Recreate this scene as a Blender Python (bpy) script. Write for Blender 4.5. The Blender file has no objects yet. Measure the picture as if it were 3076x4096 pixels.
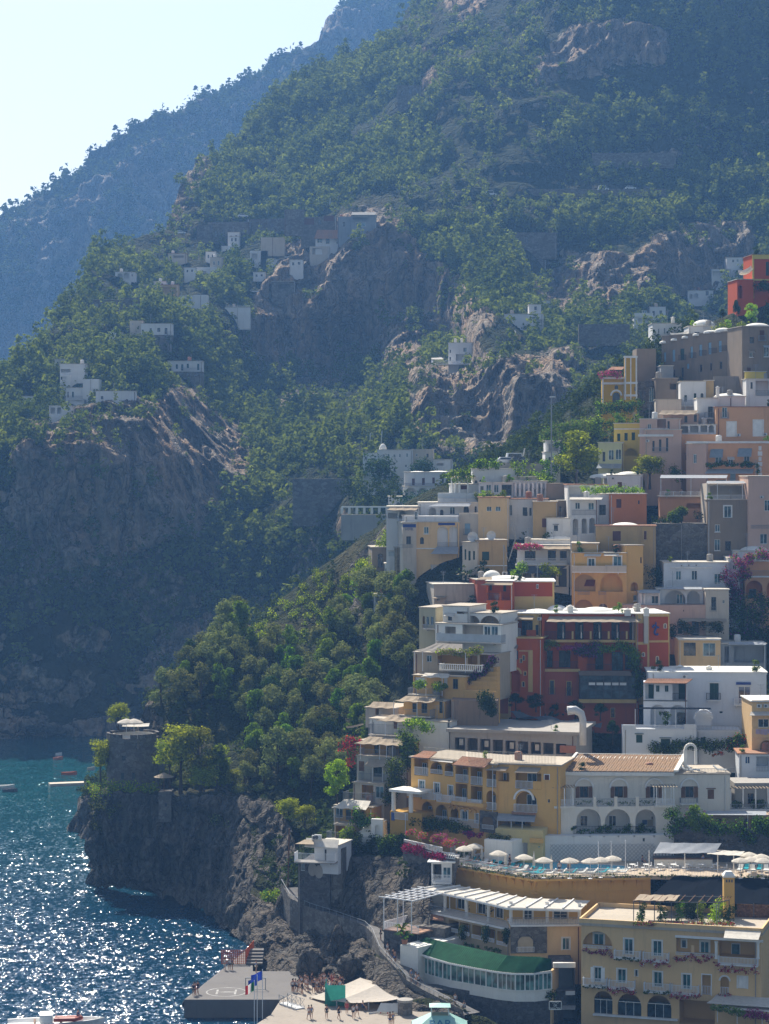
EXPOSURE, SKY_S, HAZE_D, HAZE_COL, HAZE_G = 0.86, .074, .000155, (.23,.50,1.0), .3
import bpy, math, random
import numpy as np
from mathutils import Vector
R = math.radians
rnd = random.Random(7)
sc = bpy.context.scene
COL = sc.collection
FPX, U0, V0, CAMH = 9635.0, 1538.0, 1850.0, 70.0      # the lens in photograph pixels, eye 70 m above the sea
# ------------------------------------------------------------------ geometry helpers
def at(u, v, Y):
 return Vector(((u - U0) / FPX * Y, Y, CAMH - (v - V0) / FPX * Y))
class MB:
 """collects shapes, links them as ONE mesh object"""
 def __init__(s): s.v = []; s.f = []; s.m = []; s.mi = 0
 def add(s, vs, fs):
  o = len(s.v); s.v += [tuple(p) for p in vs]
  for f in fs: s.f.append(tuple(o + i for i in f)); s.m.append(s.mi)
 def quad(s, a, b, c, d): s.add((a, b, c, d), ((0, 1, 2, 3),))
 def hexa(s, p):        # p: 4 bottom corners then 4 top corners
  s.add(p, ((3, 2, 1, 0), (4, 5, 6, 7), (0, 1, 5, 4), (1, 2, 6, 5), (2, 3, 7, 6), (3, 0, 4, 7)))
 def box(s, c, e1, e2, e3):   # centre and three half-extent vectors
  c, e1, e2, e3 = Vector(c), Vector(e1), Vector(e2), Vector(e3)
  s.hexa([c-e1-e2-e3, c+e1-e2-e3, c+e1+e2-e3, c-e1+e2-e3, c-e1-e2+e3, c+e1-e2+e3, c+e1+e2+e3, c-e1+e2+e3])
 def abox(s, x0, x1, y0, y1, z0, z1):
  s.hexa([(x0,y0,z0),(x1,y0,z0),(x1,y1,z0),(x0,y1,z0),(x0,y0,z1),(x1,y0,z1),(x1,y1,z1),(x0,y1,z1)])
 def bar(s, a, b, w, h=None):  # square-section bar from a to b
  a, b = Vector(a), Vector(b); d = (b - a)
  if d.length < 1e-6: return
  d.normalize(); up = Vector((0,0,1)) if abs(d.z) < .95 else Vector((1,0,0))
  n = d.cross(up).normalized(); m = n.cross(d); h = h or w
  s.hexa([a-n*w/2-m*h/2, b-n*w/2-m*h/2, b+n*w/2-m*h/2, a+n*w/2-m*h/2, a-n*w/2+m*h/2, b-n*w/2+m*h/2, b+n*w/2+m*h/2, a+n*w/2+m*h/2])
 def tube(s, pts, rad, n=6, cap=True):
  pts = [Vector(p) for p in pts]
  if not isinstance(rad, (list, tuple)): rad = [rad] * len(pts)
  o = len(s.v); prev = None
  for i, p in enumerate(pts):
   d = (pts[min(i+1, len(pts)-1)] - pts[max(i-1, 0)]).normalized()
   if prev is None:
    up = Vector((0,0,1)) if abs(d.z) < .9 else Vector((1,0,0)); x = d.cross(up).normalized()
   else: x = (prev - d * prev.dot(d)).normalized()
   prev = x; y = d.cross(x)
   for k in range(n):
    a = 2*math.pi*k/n; s.v.append(tuple(p + (x*math.cos(a) + y*math.sin(a)) * rad[i]))
  for i in range(len(pts)-1):
   for k in range(n):
    s.f.append((o+i*n+k, o+i*n+(k+1)%n, o+(i+1)*n+(k+1)%n, o+(i+1)*n+k)); s.m.append(s.mi)
  if cap:
   s.f.append(tuple(o+k for k in range(n))[::-1]); s.m.append(s.mi)
   e = o+(len(pts)-1)*n; s.f.append(tuple(e+k for k in range(n))); s.m.append(s.mi)
 def lathe(s, c, prof, n=12, ex=(1,0,0), ey=(0,1,0), a0=0, a1=2*math.pi):  # prof: (radius, height) about z through c
  c, ex, ey = Vector(c), Vector(ex), Vector(ey); o = len(s.v); full = abs(a1-a0-2*math.pi) < 1e-6
  m = n if full else n+1
  for r, h in prof:
   for k in range(m):
    a = a0 + (a1-a0)*k/n; s.v.append(tuple(c + (ex*math.cos(a) + ey*math.sin(a))*r + Vector((0,0,h))))
  for i in range(len(prof)-1):
   for k in range(n):
    k2 = (k+1) % m
    s.f.append((o+i*m+k, o+i*m+k2, o+(i+1)*m+k2, o+(i+1)*m+k)); s.m.append(s.mi)
 def build(s, name, mats, parent=None, loc=None, smooth=False):
  me = bpy.data.meshes.new(name)
  L = Vector(loc) if loc is not None else (parent['_b'] if parent is not None else Vector((0,0,0)))
  L = Vector(L)
  me.from_pydata([(x-L.x, y-L.y, z-L.z) for x, y, z in s.v], [], s.f)
  if not isinstance(mats, (list, tuple)): mats = [mats]
  for m in mats: me.materials.append(m)
  if len(mats) > 1: me.polygons.foreach_set('material_index', s.m)
  if smooth: me.polygons.foreach_set('use_smooth', [True]*len(s.f))
  me.update()
  o = bpy.data.objects.new(name, me); COL.objects.link(o)
  if parent is None: o.location = L; BASE[o.name] = L
  else: o.parent = parent.o if isinstance(parent, Thing) else parent
  return o
BASE = {}
class Thing:
 """an Empty at the thing's base that parents its parts"""
 def __init__(s, name, label, cat, base, group=None):
  s.o = bpy.data.objects.new(name, None); COL.objects.link(s.o)
  s.base = Vector(base); s.o.location = s.base; tag(s.o, label, cat, group)
 def __getitem__(s, k): return s.base
def tag(o, label=None, cat=None, group=None, kind=None):
 o = o.o if isinstance(o, Thing) else o
 if label: o['label'] = label
 if cat: o['category'] = cat
 if group: o['group'] = group
 if kind: o['kind'] = kind
 return o
def sub(mb, name, mats, parent_obj, base, smooth=False):     # a sub-part: mesh under a part of a Thing
 o = mb.build(name, mats, None, base, smooth); o.location = (0,0,0); o.parent = parent_obj
 return o
def kids(o): return CH.get(o.name, [])
CH = {}
def copy_tree(o, parent=None):
 c = o.copy(); COL.objects.link(c)
 if parent: c.parent = parent
 for ch in [x for x in COL.objects if x.parent == o] if o.name not in CH else CH[o.name]: copy_tree(ch, c)
 return c
def index_children(o):
 CH[o.name] = [x for x in COL.objects if x.parent == o]
 for x in CH[o.name]: index_children(x)
def np_mesh(name, V, F, mat, smooth=False, attrs=None):
 V = np.asarray(V, np.float32); F = np.asarray(F, np.int32); k = F.shape[1]
 me = bpy.data.meshes.new(name)
 me.vertices.add(len(V)); me.vertices.foreach_set('co', V.ravel())
 me.loops.add(F.size); me.loops.foreach_set('vertex_index', F.ravel())
 me.polygons.add(len(F)); me.polygons.foreach_set('loop_start', np.arange(0, F.size, k, dtype=np.int32))
 me.polygons.foreach_set('loop_total', np.full(len(F), k, np.int32))
 if smooth: me.polygons.foreach_set('use_smooth', np.ones(len(F), bool))
 for n, a in (attrs or {}).items():
  at_ = me.attributes.new(n, 'FLOAT', 'POINT'); at_.data.foreach_set('value', np.asarray(a, np.float32).ravel())
 me.update(calc_edges=True); me.materials.append(mat)
 return me
def link(name, me):
 o = bpy.data.objects.new(name, me); COL.objects.link(o); return o
def grid_faces(n, m):
 i = np.arange(n*m).reshape(n, m)
 return np.stack([i[:-1,:-1], i[:-1,1:], i[1:,1:], i[1:,:-1]], -1).reshape(-1, 4)
# ------------------------------------------------------------------ noise and interpolation
def _h(ix, iy, iz, s):
 h = (ix.astype(np.int64)*374761393 + iy.astype(np.int64)*668265263 + iz.astype(np.int64)*2147483647 + s*1274126177) & 0xffffffff
 h = ((h ^ (h >> 13)) * 1274126177) & 0xffffffff
 h = ((h ^ (h >> 16)) * 2246822519) & 0xffffffff
 return ((h ^ (h >> 15)) & 0xffff) / 65535.0
def vnoise(P, s=0):
 f = np.floor(P); i = f.astype(np.int64); t = P - f; t = t*t*t*(t*(t*6-15)+10)
 x, y, z = i[..., 0], i[..., 1], i[..., 2]; tx, ty, tz = t[..., 0], t[..., 1], t[..., 2]
 def c(a, b, d): return _h(x+a, y+b, z+d, s)
 l = lambda a, b, w: a + (b-a)*w
 return l(l(l(c(0,0,0), c(1,0,0), tx), l(c(0,1,0), c(1,1,0), tx), ty), l(l(c(0,0,1), c(1,0,1), tx), l(c(0,1,1), c(1,1,1), tx), ty), tz)*2-1
def fbm(P, octv=4, s=0, ridge=False):
 a, r, tot = 1.0, 0, 0
 for k in range(octv):
  n = vnoise(P*(2.03**k) + 17.3*k, s+k)
  if ridge: n = 1-2*np.abs(n)
  r = r + a*n; tot += a; a *= .5
 return r/tot
def tps(pts, vals, lam=1e-4):
 p = np.asarray(pts, float); n = len(p)
 def K(a, b):
  d2 = ((a[:,None]-b[None])**2).sum(-1); return .5*d2*np.log(d2+1e-12)
 A = np.zeros((n+3, n+3)); A[:n,:n] = K(p, p) + lam*np.eye(n); A[:n,n] = 1; A[:n,n+1:] = p; A[n,:n] = 1; A[n+1:,:n] = p.T
 w = np.linalg.solve(A, np.concatenate([np.asarray(vals, float), np.zeros(3)]))
 def ev(q):
  q = np.asarray(q, float); out = np.empty(len(q))
  for i in range(0, len(q), 20000):
   qq = q[i:i+20000]; out[i:i+20000] = K(qq, p) @ w[:n] + w[n] + qq @ w[n+1:]
  return out
 return ev
def inpoly(x, y, poly):
 r = np.zeros(np.shape(x), bool); n = len(poly)
 for i in range(n):
  (x1, y1), (x2, y2) = poly[i], poly[(i+1) % n]
  c = ((y1 > y) != (y2 > y)) & (x < (x2-x1)*(y-y1)/((y2-y1) or 1e-9) + x1); r ^= c
 return r
def polydist(x, y, poly):
 d = np.full(np.shape(x), 1e9); n = len(poly)
 for i in range(n):
  (x1, y1), (x2, y2) = poly[i], poly[(i+1) % n]
  dx, dy = x2-x1, y2-y1; t = np.clip(((x-x1)*dx + (y-y1)*dy)/(dx*dx+dy*dy), 0, 1)
  d = np.minimum(d, np.hypot(x-x1-t*dx, y-y1-t*dy))
 return np.where(inpoly(x, y, poly), d, -d)
def sstep(a, b, x): t = np.clip((x-a)/(b-a), 0, 1); return t*t*(3-2*t)
# ------------------------------------------------------------------ materials
MATS = {}
class NT:
 def __init__(s, name):
  s.mat = bpy.data.materials.new(name); s.mat.use_nodes = True; s.t = s.mat.node_tree; s.t.nodes.clear()
  s.out = s.n('ShaderNodeOutputMaterial')
 def n(s, t, ins=None, **kw):
  nd = s.t.nodes.new(t)
  for k, v in kw.items(): setattr(nd, k, v)
  for k, v in (ins or {}).items(): s.set(nd, k, v)
  return nd
 def set(s, nd, k, v):
  i = nd.inputs[k]
  if hasattr(v, 'is_linked') or isinstance(v, bpy.types.NodeSocket): s.t.links.new(v, i)
  else: i.default_value = v
 def noise(s, vec, scale, det=4, rough=.55):
  return s.n('ShaderNodeTexNoise', {'Vector': vec, 'Scale': scale, 'Detail': det, 'Roughness': rough}).outputs['Fac']
 def ramp(s, fac, a, b, ca=0., cb=1.):
  return s.n('ShaderNodeMapRange', {'Value': fac, 'From Min': a, 'From Max': b, 'To Min': ca, 'To Max': cb}).outputs[0]
 def mix(s, fac, a, b, mode='MIX'):
  nd = s.n('ShaderNodeMix', data_type='RGBA', blend_type=mode)
  for i, v in ((0, fac), (6, a), (7, b)):
   if isinstance(v, bpy.types.NodeSocket): s.t.links.new(v, nd.inputs[i])
   else: nd.inputs[i].default_value = (*v, 1) if i and len(v) == 3 else v
  return nd.outputs[2]
 def mth(s, op, a, b=0.):
  nd = s.n('ShaderNodeMath', operation=op)
  for i, v in ((0, a), (1, b)):
   if isinstance(v, bpy.types.NodeSocket): s.t.links.new(v, nd.inputs[i])
   else: nd.inputs[i].default_value = v
  return nd.outputs[0]
 def pos(s): return s.n('ShaderNodeNewGeometry').outputs['Position']
 def scaled(s, vec, sx, sy, sz):
  return s.n('ShaderNodeVectorMath', {0: vec, 1: (sx, sy, sz)}, operation='MULTIPLY').outputs[0]
 def bsdf(s, col, rough=.8, spec=.3, bump=None, bdist=.05, bstr=.5, **kw):
  b = s.n('ShaderNodeBsdfPrincipled')
  s.set(b, 'Base Color', col if isinstance(col, bpy.types.NodeSocket) else (*col, 1)); s.set(b, 'Roughness', rough); s.set(b, 'Specular IOR Level', spec)
  for k, v in kw.items(): s.set(b, k.replace('_', ' '), v)
  if bump is not None:
   bp = s.n('ShaderNodeBump', {'Height': bump, 'Distance': bdist, 'Strength': bstr}); s.set(b, 'Normal', bp.outputs[0])
  s.t.links.new(b.outputs[0], s.out.inputs[0]); return b
def c3(c): return tuple(c[:3])
def dark(c, k): return tuple(x*k for x in c)
def plaster(col, dirt=.35, key=None):
 k = ('plaster', tuple(col), dirt)
 if k in MATS: return MATS[k]
 t = NT('plaster'); p = t.pos()
 a = t.noise(p, .35, 5, .6); st = t.noise(t.scaled(p, 1.6, 1.6, .16), 1.0, 5, .65); fine = t.noise(p, 6, 3); dirt = min(1, dirt*1.2); mn = sum(col)/3; col = tuple(max(.01, mn+(x-mn)*1.22) for x in col)
 c = t.mix(t.ramp(a, .35, .7, 0, .55*dirt+.1), col, dark(col, .72))
 grey = tuple(.55*x + .05 for x in (col[0]*.75, col[1]*.75, col[2]*.78))
 c = t.mix(t.ramp(st, .54, .72, 0, dirt), c, grey)
 c = t.mix(t.ramp(fine, .3, .7, 0, .14), c, dark(col, .6))
 t.bsdf(c, .88, .15, fine, .02, .4)
 MATS[k] = t.mat; return t.mat
def stone(col, scale=1.6, joint=.55):
 k = ('stone', tuple(col), scale)
 if k in MATS: return MATS[k]
 t = NT('stone masonry'); p = t.pos()
 w = t.n('ShaderNodeVectorMath', {0: p, 1: t.n('ShaderNodeTexNoise', {'Vector': p, 'Scale': 1.5}).outputs['Color']}, operation='ADD').outputs[0]
 w = t.scaled(w, 1, 1, 1.5)
 vo = t.n('ShaderNodeTexVoronoi', {'Vector': w, 'Scale': scale}); ed = t.n('ShaderNodeTexVoronoi', {'Vector': w, 'Scale': scale}, feature='DISTANCE_TO_EDGE').outputs['Distance']
 hsv = t.n('ShaderNodeSeparateColor', {0: vo.outputs['Color']}).outputs[0]
 big = t.noise(p, .25, 5)
 c = t.mix(t.ramp(hsv, 0, 1, 0, 1), dark(col, .62), tuple(min(1, x*1.3) for x in col))
 c = t.mix(t.ramp(big, .4, .7, 0, .6), c, dark(col, .55))
 c = t.mix(t.ramp(ed, .0, .09, joint, 0), c, dark(col, .4))
 t.bsdf(c, .92, .1, t.ramp(ed, 0, .15), .08, .7)
 MATS[k] = t.mat; return t.mat
def paint(col, rough=.5, spec=.4, metal=0., var=.12):
 k = ('paint', tuple(col), rough, metal, var)
 if k in MATS: return MATS[k]
 t = NT('paint'); p = t.pos()
 c = t.mix(t.ramp(t.noise(p, 1.3, 4), .3, .7, 0, 1), tuple(x*(1-var) for x in col), tuple(min(1, x*(1+var*.6)) for x in col))
 t.bsdf(c, rough, spec, Metallic=metal)
 MATS[k] = t.mat; return t.mat
def glass(tint=(.015,.025,.032)):
 k = ('glass', tuple(tint))
 if k in MATS: return MATS[k]
 t = NT('window glass'); p = t.pos()
 n = t.noise(p, .9, 2)
 t.bsdf(t.mix(t.ramp(n, .4, .62), dark(tint, .5), tuple(x*2.2 for x in tint)), .12, .6)
 MATS[k] = t.mat; return t.mat
def fabric(col, trans=.35, stripe=None, var=.1):
 k = ('fabric', tuple(col), trans, stripe)
 if k in MATS: return MATS[k]
 t = NT('cloth'); p = t.pos(); n = t.noise(p, 2.2, 5)
 c = t.mix(t.ramp(n, .3, .7), tuple(x*.82 for x in col), col)
 if stripe:
  wv = t.n('ShaderNodeTexWave', {'Vector': p, 'Scale': stripe, 'Distortion': .4}, bands_direction='X').outputs['Fac']
  c = t.mix(t.ramp(wv, .3, .8, 0, .35), c, tuple(x*.55 for x in col))
 d = t.n('ShaderNodeBsdfDiffuse', {'Color': c}); tr = t.n('ShaderNodeBsdfTranslucent', {'Color': c})
 m = t.n('ShaderNodeMixShader', {0: trans, 1: d.outputs[0], 2: tr.outputs[0]}); t.t.links.new(m.outputs[0], t.out.inputs[0])
 MATS[k] = t.mat; return t.mat
def leafmat(a, b, trans=.4, tcol=None, name='leaves', ns=.12, mr=.6):
 k = ('leaf', tuple(a), tuple(b))
 if k in MATS: return MATS[k]
 t = NT(name); g = t.n('ShaderNodeNewGeometry'); oi = t.n('ShaderNodeObjectInfo')
 r = t.mth('MULTIPLY', g.outputs['Random Per Island'], mr)
 r = t.mth('ADD', r, t.ramp(t.noise(g.outputs['Position'], ns, 3), .34, .66, 0, 1-mr))
 c = t.mix(r, a, b)
 hs = t.n('ShaderNodeHueSaturation', {'Color': c, 'Hue': t.ramp(oi.outputs['Random'], 0, 1, .475, .52), 'Value': t.ramp(oi.outputs['Random'], 0, 1, .75, 1.2)})
 c = hs.outputs[0]
 d = t.n('ShaderNodeBsdfDiffuse', {'Color': c})
 tc = t.mix(1.0, c, tcol or (1.35, 1.3, .55), 'MULTIPLY')
 tr = t.n('ShaderNodeBsdfTranslucent', {'Color': tc})
 m = t.n('ShaderNodeMixShader', {0: trans, 1: d.outputs[0], 2: tr.outputs[0]}); t.t.links.new(m.outputs[0], t.out.inputs[0])
 MATS[k] = t.mat; return t.mat
def tilemat(a=(.30,.13,.07), b=(.42,.24,.15)):
 k = ('tile', a, b)
 if k in MATS: return MATS[k]
 t = NT('clay tiles'); p = t.pos(); n = t.noise(p, 5, 4); n2 = t.noise(p, .5, 4)
 c = t.mix(t.ramp(n, .32, .68), a, b); c = t.mix(t.ramp(n2, .45, .7, 0, .5), c, (.20,.16,.12))
 t.bsdf(c, .9, .1); MATS[k] = t.mat; return t.mat
# ------------------------------------------------------------------ camera, sun, sky, air
cam = bpy.data.cameras.new('camera'); cam.sensor_fit = 'VERTICAL'; cam.sensor_height = 36; cam.lens = 36*FPX/4096
cam.shift_y = -(2048-V0)/4096; cam.clip_start = 1; cam.clip_end = 12000
co = bpy.data.objects.new('camera', cam); COL.objects.link(co); co.location = (0,0,CAMH); co.rotation_euler = (R(90),0,0); sc.camera = co
SUN_AZ, SUN_EL = -21.0, 46.0      # degrees left of the view direction, above the horizon
sd = Vector((math.sin(R(SUN_AZ))*math.cos(R(SUN_EL)), math.cos(R(SUN_AZ))*math.cos(R(SUN_EL)), math.sin(R(SUN_EL))))
sl = bpy.data.lights.new('sun', 'SUN'); sl.energy = 5.0; sl.angle = R(.53); sl.color = (1,.93,.82)
so = bpy.data.objects.new('sun', sl); COL.objects.link(so); so.rotation_euler = sd.to_track_quat('Z','Y').to_euler(); so.location = (0,0,600)
w = bpy.data.worlds.new('World'); sc.world = w; w.use_nodes = True; wt = w.node_tree
bg = wt.nodes['Background']; sky = wt.nodes.new('ShaderNodeTexSky'); sky.sky_type = 'NISHITA'; sky.sun_disc = False
sky.sun_elevation = R(SUN_EL); sky.sun_rotation = R(SUN_AZ); sky.air_density = 1.0; sky.dust_density = 1.6; sky.ozone_density = .8
hs_ = wt.nodes.new('ShaderNodeHueSaturation'); hs_.inputs['Saturation'].default_value = .72; wt.links.new(sky.outputs[0], hs_.inputs['Color']); wt.links.new(hs_.outputs[0], bg.inputs[0]); bg.inputs[1].default_value = SKY_S
sc.view_settings.view_transform = 'Standard'; sc.view_settings.look = 'None'; sc.view_settings.exposure = EXPOSURE; sc.view_settings.gamma = 1
cy = sc.cycles; cy.max_bounces = 6; cy.diffuse_bounces = 3; cy.glossy_bounces = 3; cy.transmission_bounces = 4; cy.volume_bounces = 1; cy.transparent_max_bounces = 6
cy.use_denoising = True; cy.sample_clamp_indirect = 8; cy.caustics_reflective = False; cy.caustics_refractive = False
hz = MB(); hz.abox(-900, 700, -20, 2650, -3, 560)
t = NT('sea haze')
pv = t.n('ShaderNodeVolumePrincipled', {'Color': (*HAZE_COL, 1), 'Density': HAZE_D, 'Anisotropy': HAZE_G}); t.t.links.new(pv.outputs[0], t.out.inputs['Volume'])
tag(hz.build('haze', t.mat), kind='stuff')
# ------------------------------------------------------------------ sea
t = NT('sea water'); p = t.pos()
def wave(sx, sy, amp, det):
 c = t.n('ShaderNodeTexNoise', {'Vector': t.scaled(p, sx, sy, 1), 'Scale': 1.0, 'Detail': det, 'Roughness': .6}).outputs['Color']
 c = t.n('ShaderNodeVectorMath', {0: c, 1: (.5,.5,.5)}, operation='SUBTRACT').outputs[0]
 return t.scaled(c, amp, amp, 0)
add = lambda a, b: t.n('ShaderNodeVectorMath', {0: a, 1: b}, operation='ADD').outputs[0]
nn = add(add(wave(.32, .22, .9, 2), wave(1.5, .8, 2.1, 2)), add(wave(3.6, 2.0, 1.2, 1), wave(.05, .03, .4, 2)))
yy = t.n('ShaderNodeSeparateXYZ', {0: p}).outputs[1]; calm = t.ramp(t.mth('ADD', yy, t.mth('MULTIPLY', t.noise(p, .03, 3), 90)), 400, 520, 1, .5)
nn = t.n('ShaderNodeVectorMath', {0: nn, 'Scale': calm}, operation='SCALE').outputs[0]
nn = t.n('ShaderNodeVectorMath', {0: add(nn, (0,0,1))}, operation='NORMALIZE').outputs[0]
colw = t.mix(t.ramp(t.mth('ADD', yy, t.mth('MULTIPLY', t.noise(p, .015, 3), 120)), 420, 560), (.004,.036,.072), (.004,.058,.068))
b = t.bsdf(colw, .09, .5, IOR=1.33); t.set(b, 'Normal', nn)
V = np.array([(-880,-15,0),(690,-15,0),(690,2600,0),(-880,2600,0)])
tag(link('sea', np_mesh('sea', V, [[0,1,2,3]], t.mat)), kind='structure')
# ------------------------------------------------------------------ mountains
def landmat(name, soil, soil2, rock, rock2, rscale=1.0):
 t = NT(name); p = t.pos()
 a = t.n('ShaderNodeAttribute', attribute_name='rock').outputs['Fac']
 nb = t.noise(p, .02*rscale, 5, .6); ns = t.noise(t.scaled(p, 1, 1, .18), .09*rscale, 6, .65); nf = t.noise(p, .35*rscale, 6, .65)
 s = t.mix(t.ramp(nb, .5, .66), soil, soil2); s = t.mix(t.ramp(nf, .3, .7, .0, .6), s, dark(soil, .5))
 st_ = t.noise(t.scaled(p, 1, 1, .09), .3*rscale, 6, .7); r = t.mix(t.ramp(ns, .42, .62), rock, rock2); r = t.mix(t.ramp(st_, .38, .6, .6, 0), r, dark(rock, .4)); r = t.mix(t.ramp(nf, .3, .62, .55, 0), r, dark(rock, .35))
 wv = t.n('ShaderNodeVectorMath', {0: t.scaled(p, 1, 1, .45), 1: t.n('ShaderNodeVectorMath', {0: t.n('ShaderNodeTexNoise', {'Vector': p, 'Scale': .16*rscale, 'Detail': 3}).outputs['Color'], 1: (9/rscale,)*3}, operation='MULTIPLY').outputs[0]}, operation='ADD').outputs[0]
 ck = t.n('ShaderNodeTexVoronoi', {'Vector': wv, 'Scale': .16*rscale}, feature='DISTANCE_TO_EDGE').outputs['Distance']; ck2 = t.n('ShaderNodeTexVoronoi', {'Vector': wv, 'Scale': .5*rscale}, feature='DISTANCE_TO_EDGE').outputs['Distance']
 r = t.mix(t.ramp(ck, 0, .05, .6, 0), r, dark(rock, .25)); r = t.mix(t.ramp(ck2, 0, .07, .45, 0), r, dark(rock, .3))
 m = t.ramp(t.mth('ADD', a, t.mth('MULTIPLY', t.mth('SUBTRACT', nf, .5), 1.1)), .38, .6)
 c = t.mix(m, s, r)
 t.bsdf(c, .95, .05, t.mth('ADD', t.mth('ADD', t.mth('MULTIPLY', nf, .8), ns), t.mth('ADD', st_, t.ramp(ck, 0, .12, 0, .7))), 3.0/rscale, 1.0)
 return t.mat
def ridgeline(pts, u): x, y = zip(*pts); return np.interp(u, x, y)
def mountain(name, ridge, vbot, ctrl, rockfn, mat, ustep, nv, amp, seed, u0=-260, u1=3340):
 u = np.arange(u0, u1, ustep, dtype=float); top = ridgeline(ridge, u)
 s = np.linspace(0, 1, nv)[:, None]; v = vbot + (top[None]-vbot)*s; uu = np.broadcast_to(u[None], v.shape)
 f = tps([(a/1000, b/1000) for a, b, _ in ctrl], [c for *_, c in ctrl], 3e-3)
 Y = f(np.stack([uu.ravel()/1000, v.ravel()/1000], 1)).reshape(v.shape)
 rock = rockfn(uu, v)
 X = (uu-U0)/FPX*Y; Z = CAMH-(v-V0)/FPX*Y
 P = np.stack([X, Y, Z], -1)
 big = fbm(P/60, 5, seed); flute = fbm(P*np.array([1/14, 1/14, 1/46]), 5, seed+9, True); lum = fbm(P/22, 4, seed+3)
 strata = fbm(P*np.array([1/70, 1/70, 1/9]), 4, seed+21, True)
 d = amp*((1-.5*rock)*big + rock*(.55*flute+.25*strata+.3*fbm(P*np.array([1/4.5, 1/4.5, 1/16]), 3, seed+31, True)) + (1-rock)*.3*lum)
 dz = amp*(.25*lum)*(1-rock)
 edge = np.clip(s/.03, 0, 1)
 P[..., 1] -= d*edge; P[..., 2] += (dz + d*.25)*edge
 back = []
 for dy, dz_ in ((10,-2),(45,-20),(160,-110)):
  q = P[-1].copy(); q[:,1] += dy; q[:,2] += dz_; back.append(q)
 P = np.concatenate([P, np.array(back)]); rk = np.concatenate([rock, np.repeat(rock[-1:], 3, 0)])
 gu = np.gradient(P, axis=1); gv = np.gradient(P, axis=0); nn = np.cross(gu, gv); nz = np.abs(nn[..., 2])/(np.linalg.norm(nn, axis=-1)+1e-9)
 rk = np.clip(rk*(.62+.38*sstep(.95, .75, nz))*1.1 + .5*sstep(.45, .28, nz), 0, 1)
 me = np_mesh(name, P.reshape(-1, 3), grid_faces(P.shape[0], P.shape[1]), mat, True, {'rock': rk})
 o = link(name, me); tag(o, kind='structure')
 return P, rk, v
def blobs(lst):
 def fn(u, v):
  r = np.zeros(u.shape)
  P = np.stack([u/190, v/190, 0*u], -1); wob = fbm(P, 4, 77)
  for poly, k in lst:
   d = polydist(u, v, poly); r = np.maximum(r, k*sstep(-45, 45, d + wob*85))
  return r
 return fn
D_ = lambda *p: [(x/.54, y/.54) for x, y in p]
RIDGE_A = D_((-160,520),(0,452),(30,444),(36,428),(62,410),(100,402),(128,380),(132,368),(178,352),(190,320),(204,318),(238,304),(276,296),(282,278),(318,272),(350,242),(382,240),(422,226),(440,194),(470,188),(480,180),(500,178),(562,142),(602,112),(640,100),(690,86),(694,44),(742,4),(900,-90),(1200,-200),(1800,-330))
CT_A = [(-300,2300,1600),(400,2300,1590),(1200,2300,1580),(3300,2300,1580),(-300,1600,1650),(500,1500,1640),(-200,1100,1690),(300,1000,1680),(900,700,1760),(0,860,1730),(350,600,1760),(800,350,1850),(1300,100,1930),(1700,-100,2000),(3300,-600,2100),(3300,1000,1800)]
rockA = blobs([(D_((0,470),(120,420),(230,400),(330,420),(330,700),(120,900),(0,820)), .8),(D_((0,560),(180,400),(420,280),(560,190),(400,400),(330,500),(200,600),(60,760),(0,800)), .75),(D_((690,90),(700,20),(860,0),(830,60),(760,90)), .9),(D_((380,250),(560,160),(640,110),(660,130),(420,290)), .5)])
mA = landmat('far scrub and limestone', (.035,.045,.02), (.10,.085,.045), (.36,.33,.29), (.40,.30,.21), .6)
PA, rkA, vA = mountain('far_mountain', RIDGE_A, 2300, CT_A, rockA, mA, 9, 190, 30, 3, -300, 2500)
RIDGE_B = D_((-160,905),(0,836),(50,802),(90,742),(130,692),(150,662),(200,602),(202,572),(250,528),(330,512),(360,500),(366,480),(394,402),(432,346),(500,312),(540,280),(562,252),(600,232),(640,192),(700,152),(760,112),(800,92),(840,82),(862,50),(882,2),(960,-60),(1100,-100),(1400,-130),(1800,-150))
CT_B = [(-250,2944,606),(200,2944,614),(500,2944,616),(900,2944,612),(1500,2944,600),(2200,2944,600),(3300,2944,610),
 (-250,2400,620),(300,2400,630),(600,2400,636),(900,2400,640),(1500,2400,615),(1300,2150,628),(2200,2300,610),(300,2100,642),(700,2100,648),(1000,2050,665),
 (-250,1800,648),(0,1720,656),(300,1700,654),(600,1680,662),(900,1750,712),(-200,1620,690),(0,1570,700),(300,1500,705),(600,1460,716),(800,1500,752),
 (300,1250,780),(600,1250,800),(900,1250,822),(400,1050,880),(650,960,930),(900,900,945),(1200,880,935),(1450,850,900),
 (1520,900,880),(1000,1480,838),(1150,1520,842),(1500,1520,846),(1800,1400,846),(1300,1250,858),(1500,1200,862),(1000,1800,715),(1300,1780,712),(1550,1800,668),(1650,1960,616),(1450,2050,608),
 (1680,1500,705),(1900,1370,716),(1720,1780,676),(2000,1790,676),(2300,1700,670),(2250,1420,718),(2600,1320,780),(2200,1280,830),(2700,1260,838),(3200,1260,840),(2100,920,870),(2600,900,872),(3200,880,866),(2600,750,912),(3200,740,905),(1900,760,905),
 (750,750,985),(1000,600,1040),(1500,600,985),(2200,480,955),(3100,420,945),(1200,330,1100),(1700,200,1050),(2300,300,985),(2300,70,1005),(3100,80,985),(1650,-80,1220),(2300,-200,1060),(3300,-250,1040),(2200,2000,630),(3300,2000,640)]
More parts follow.
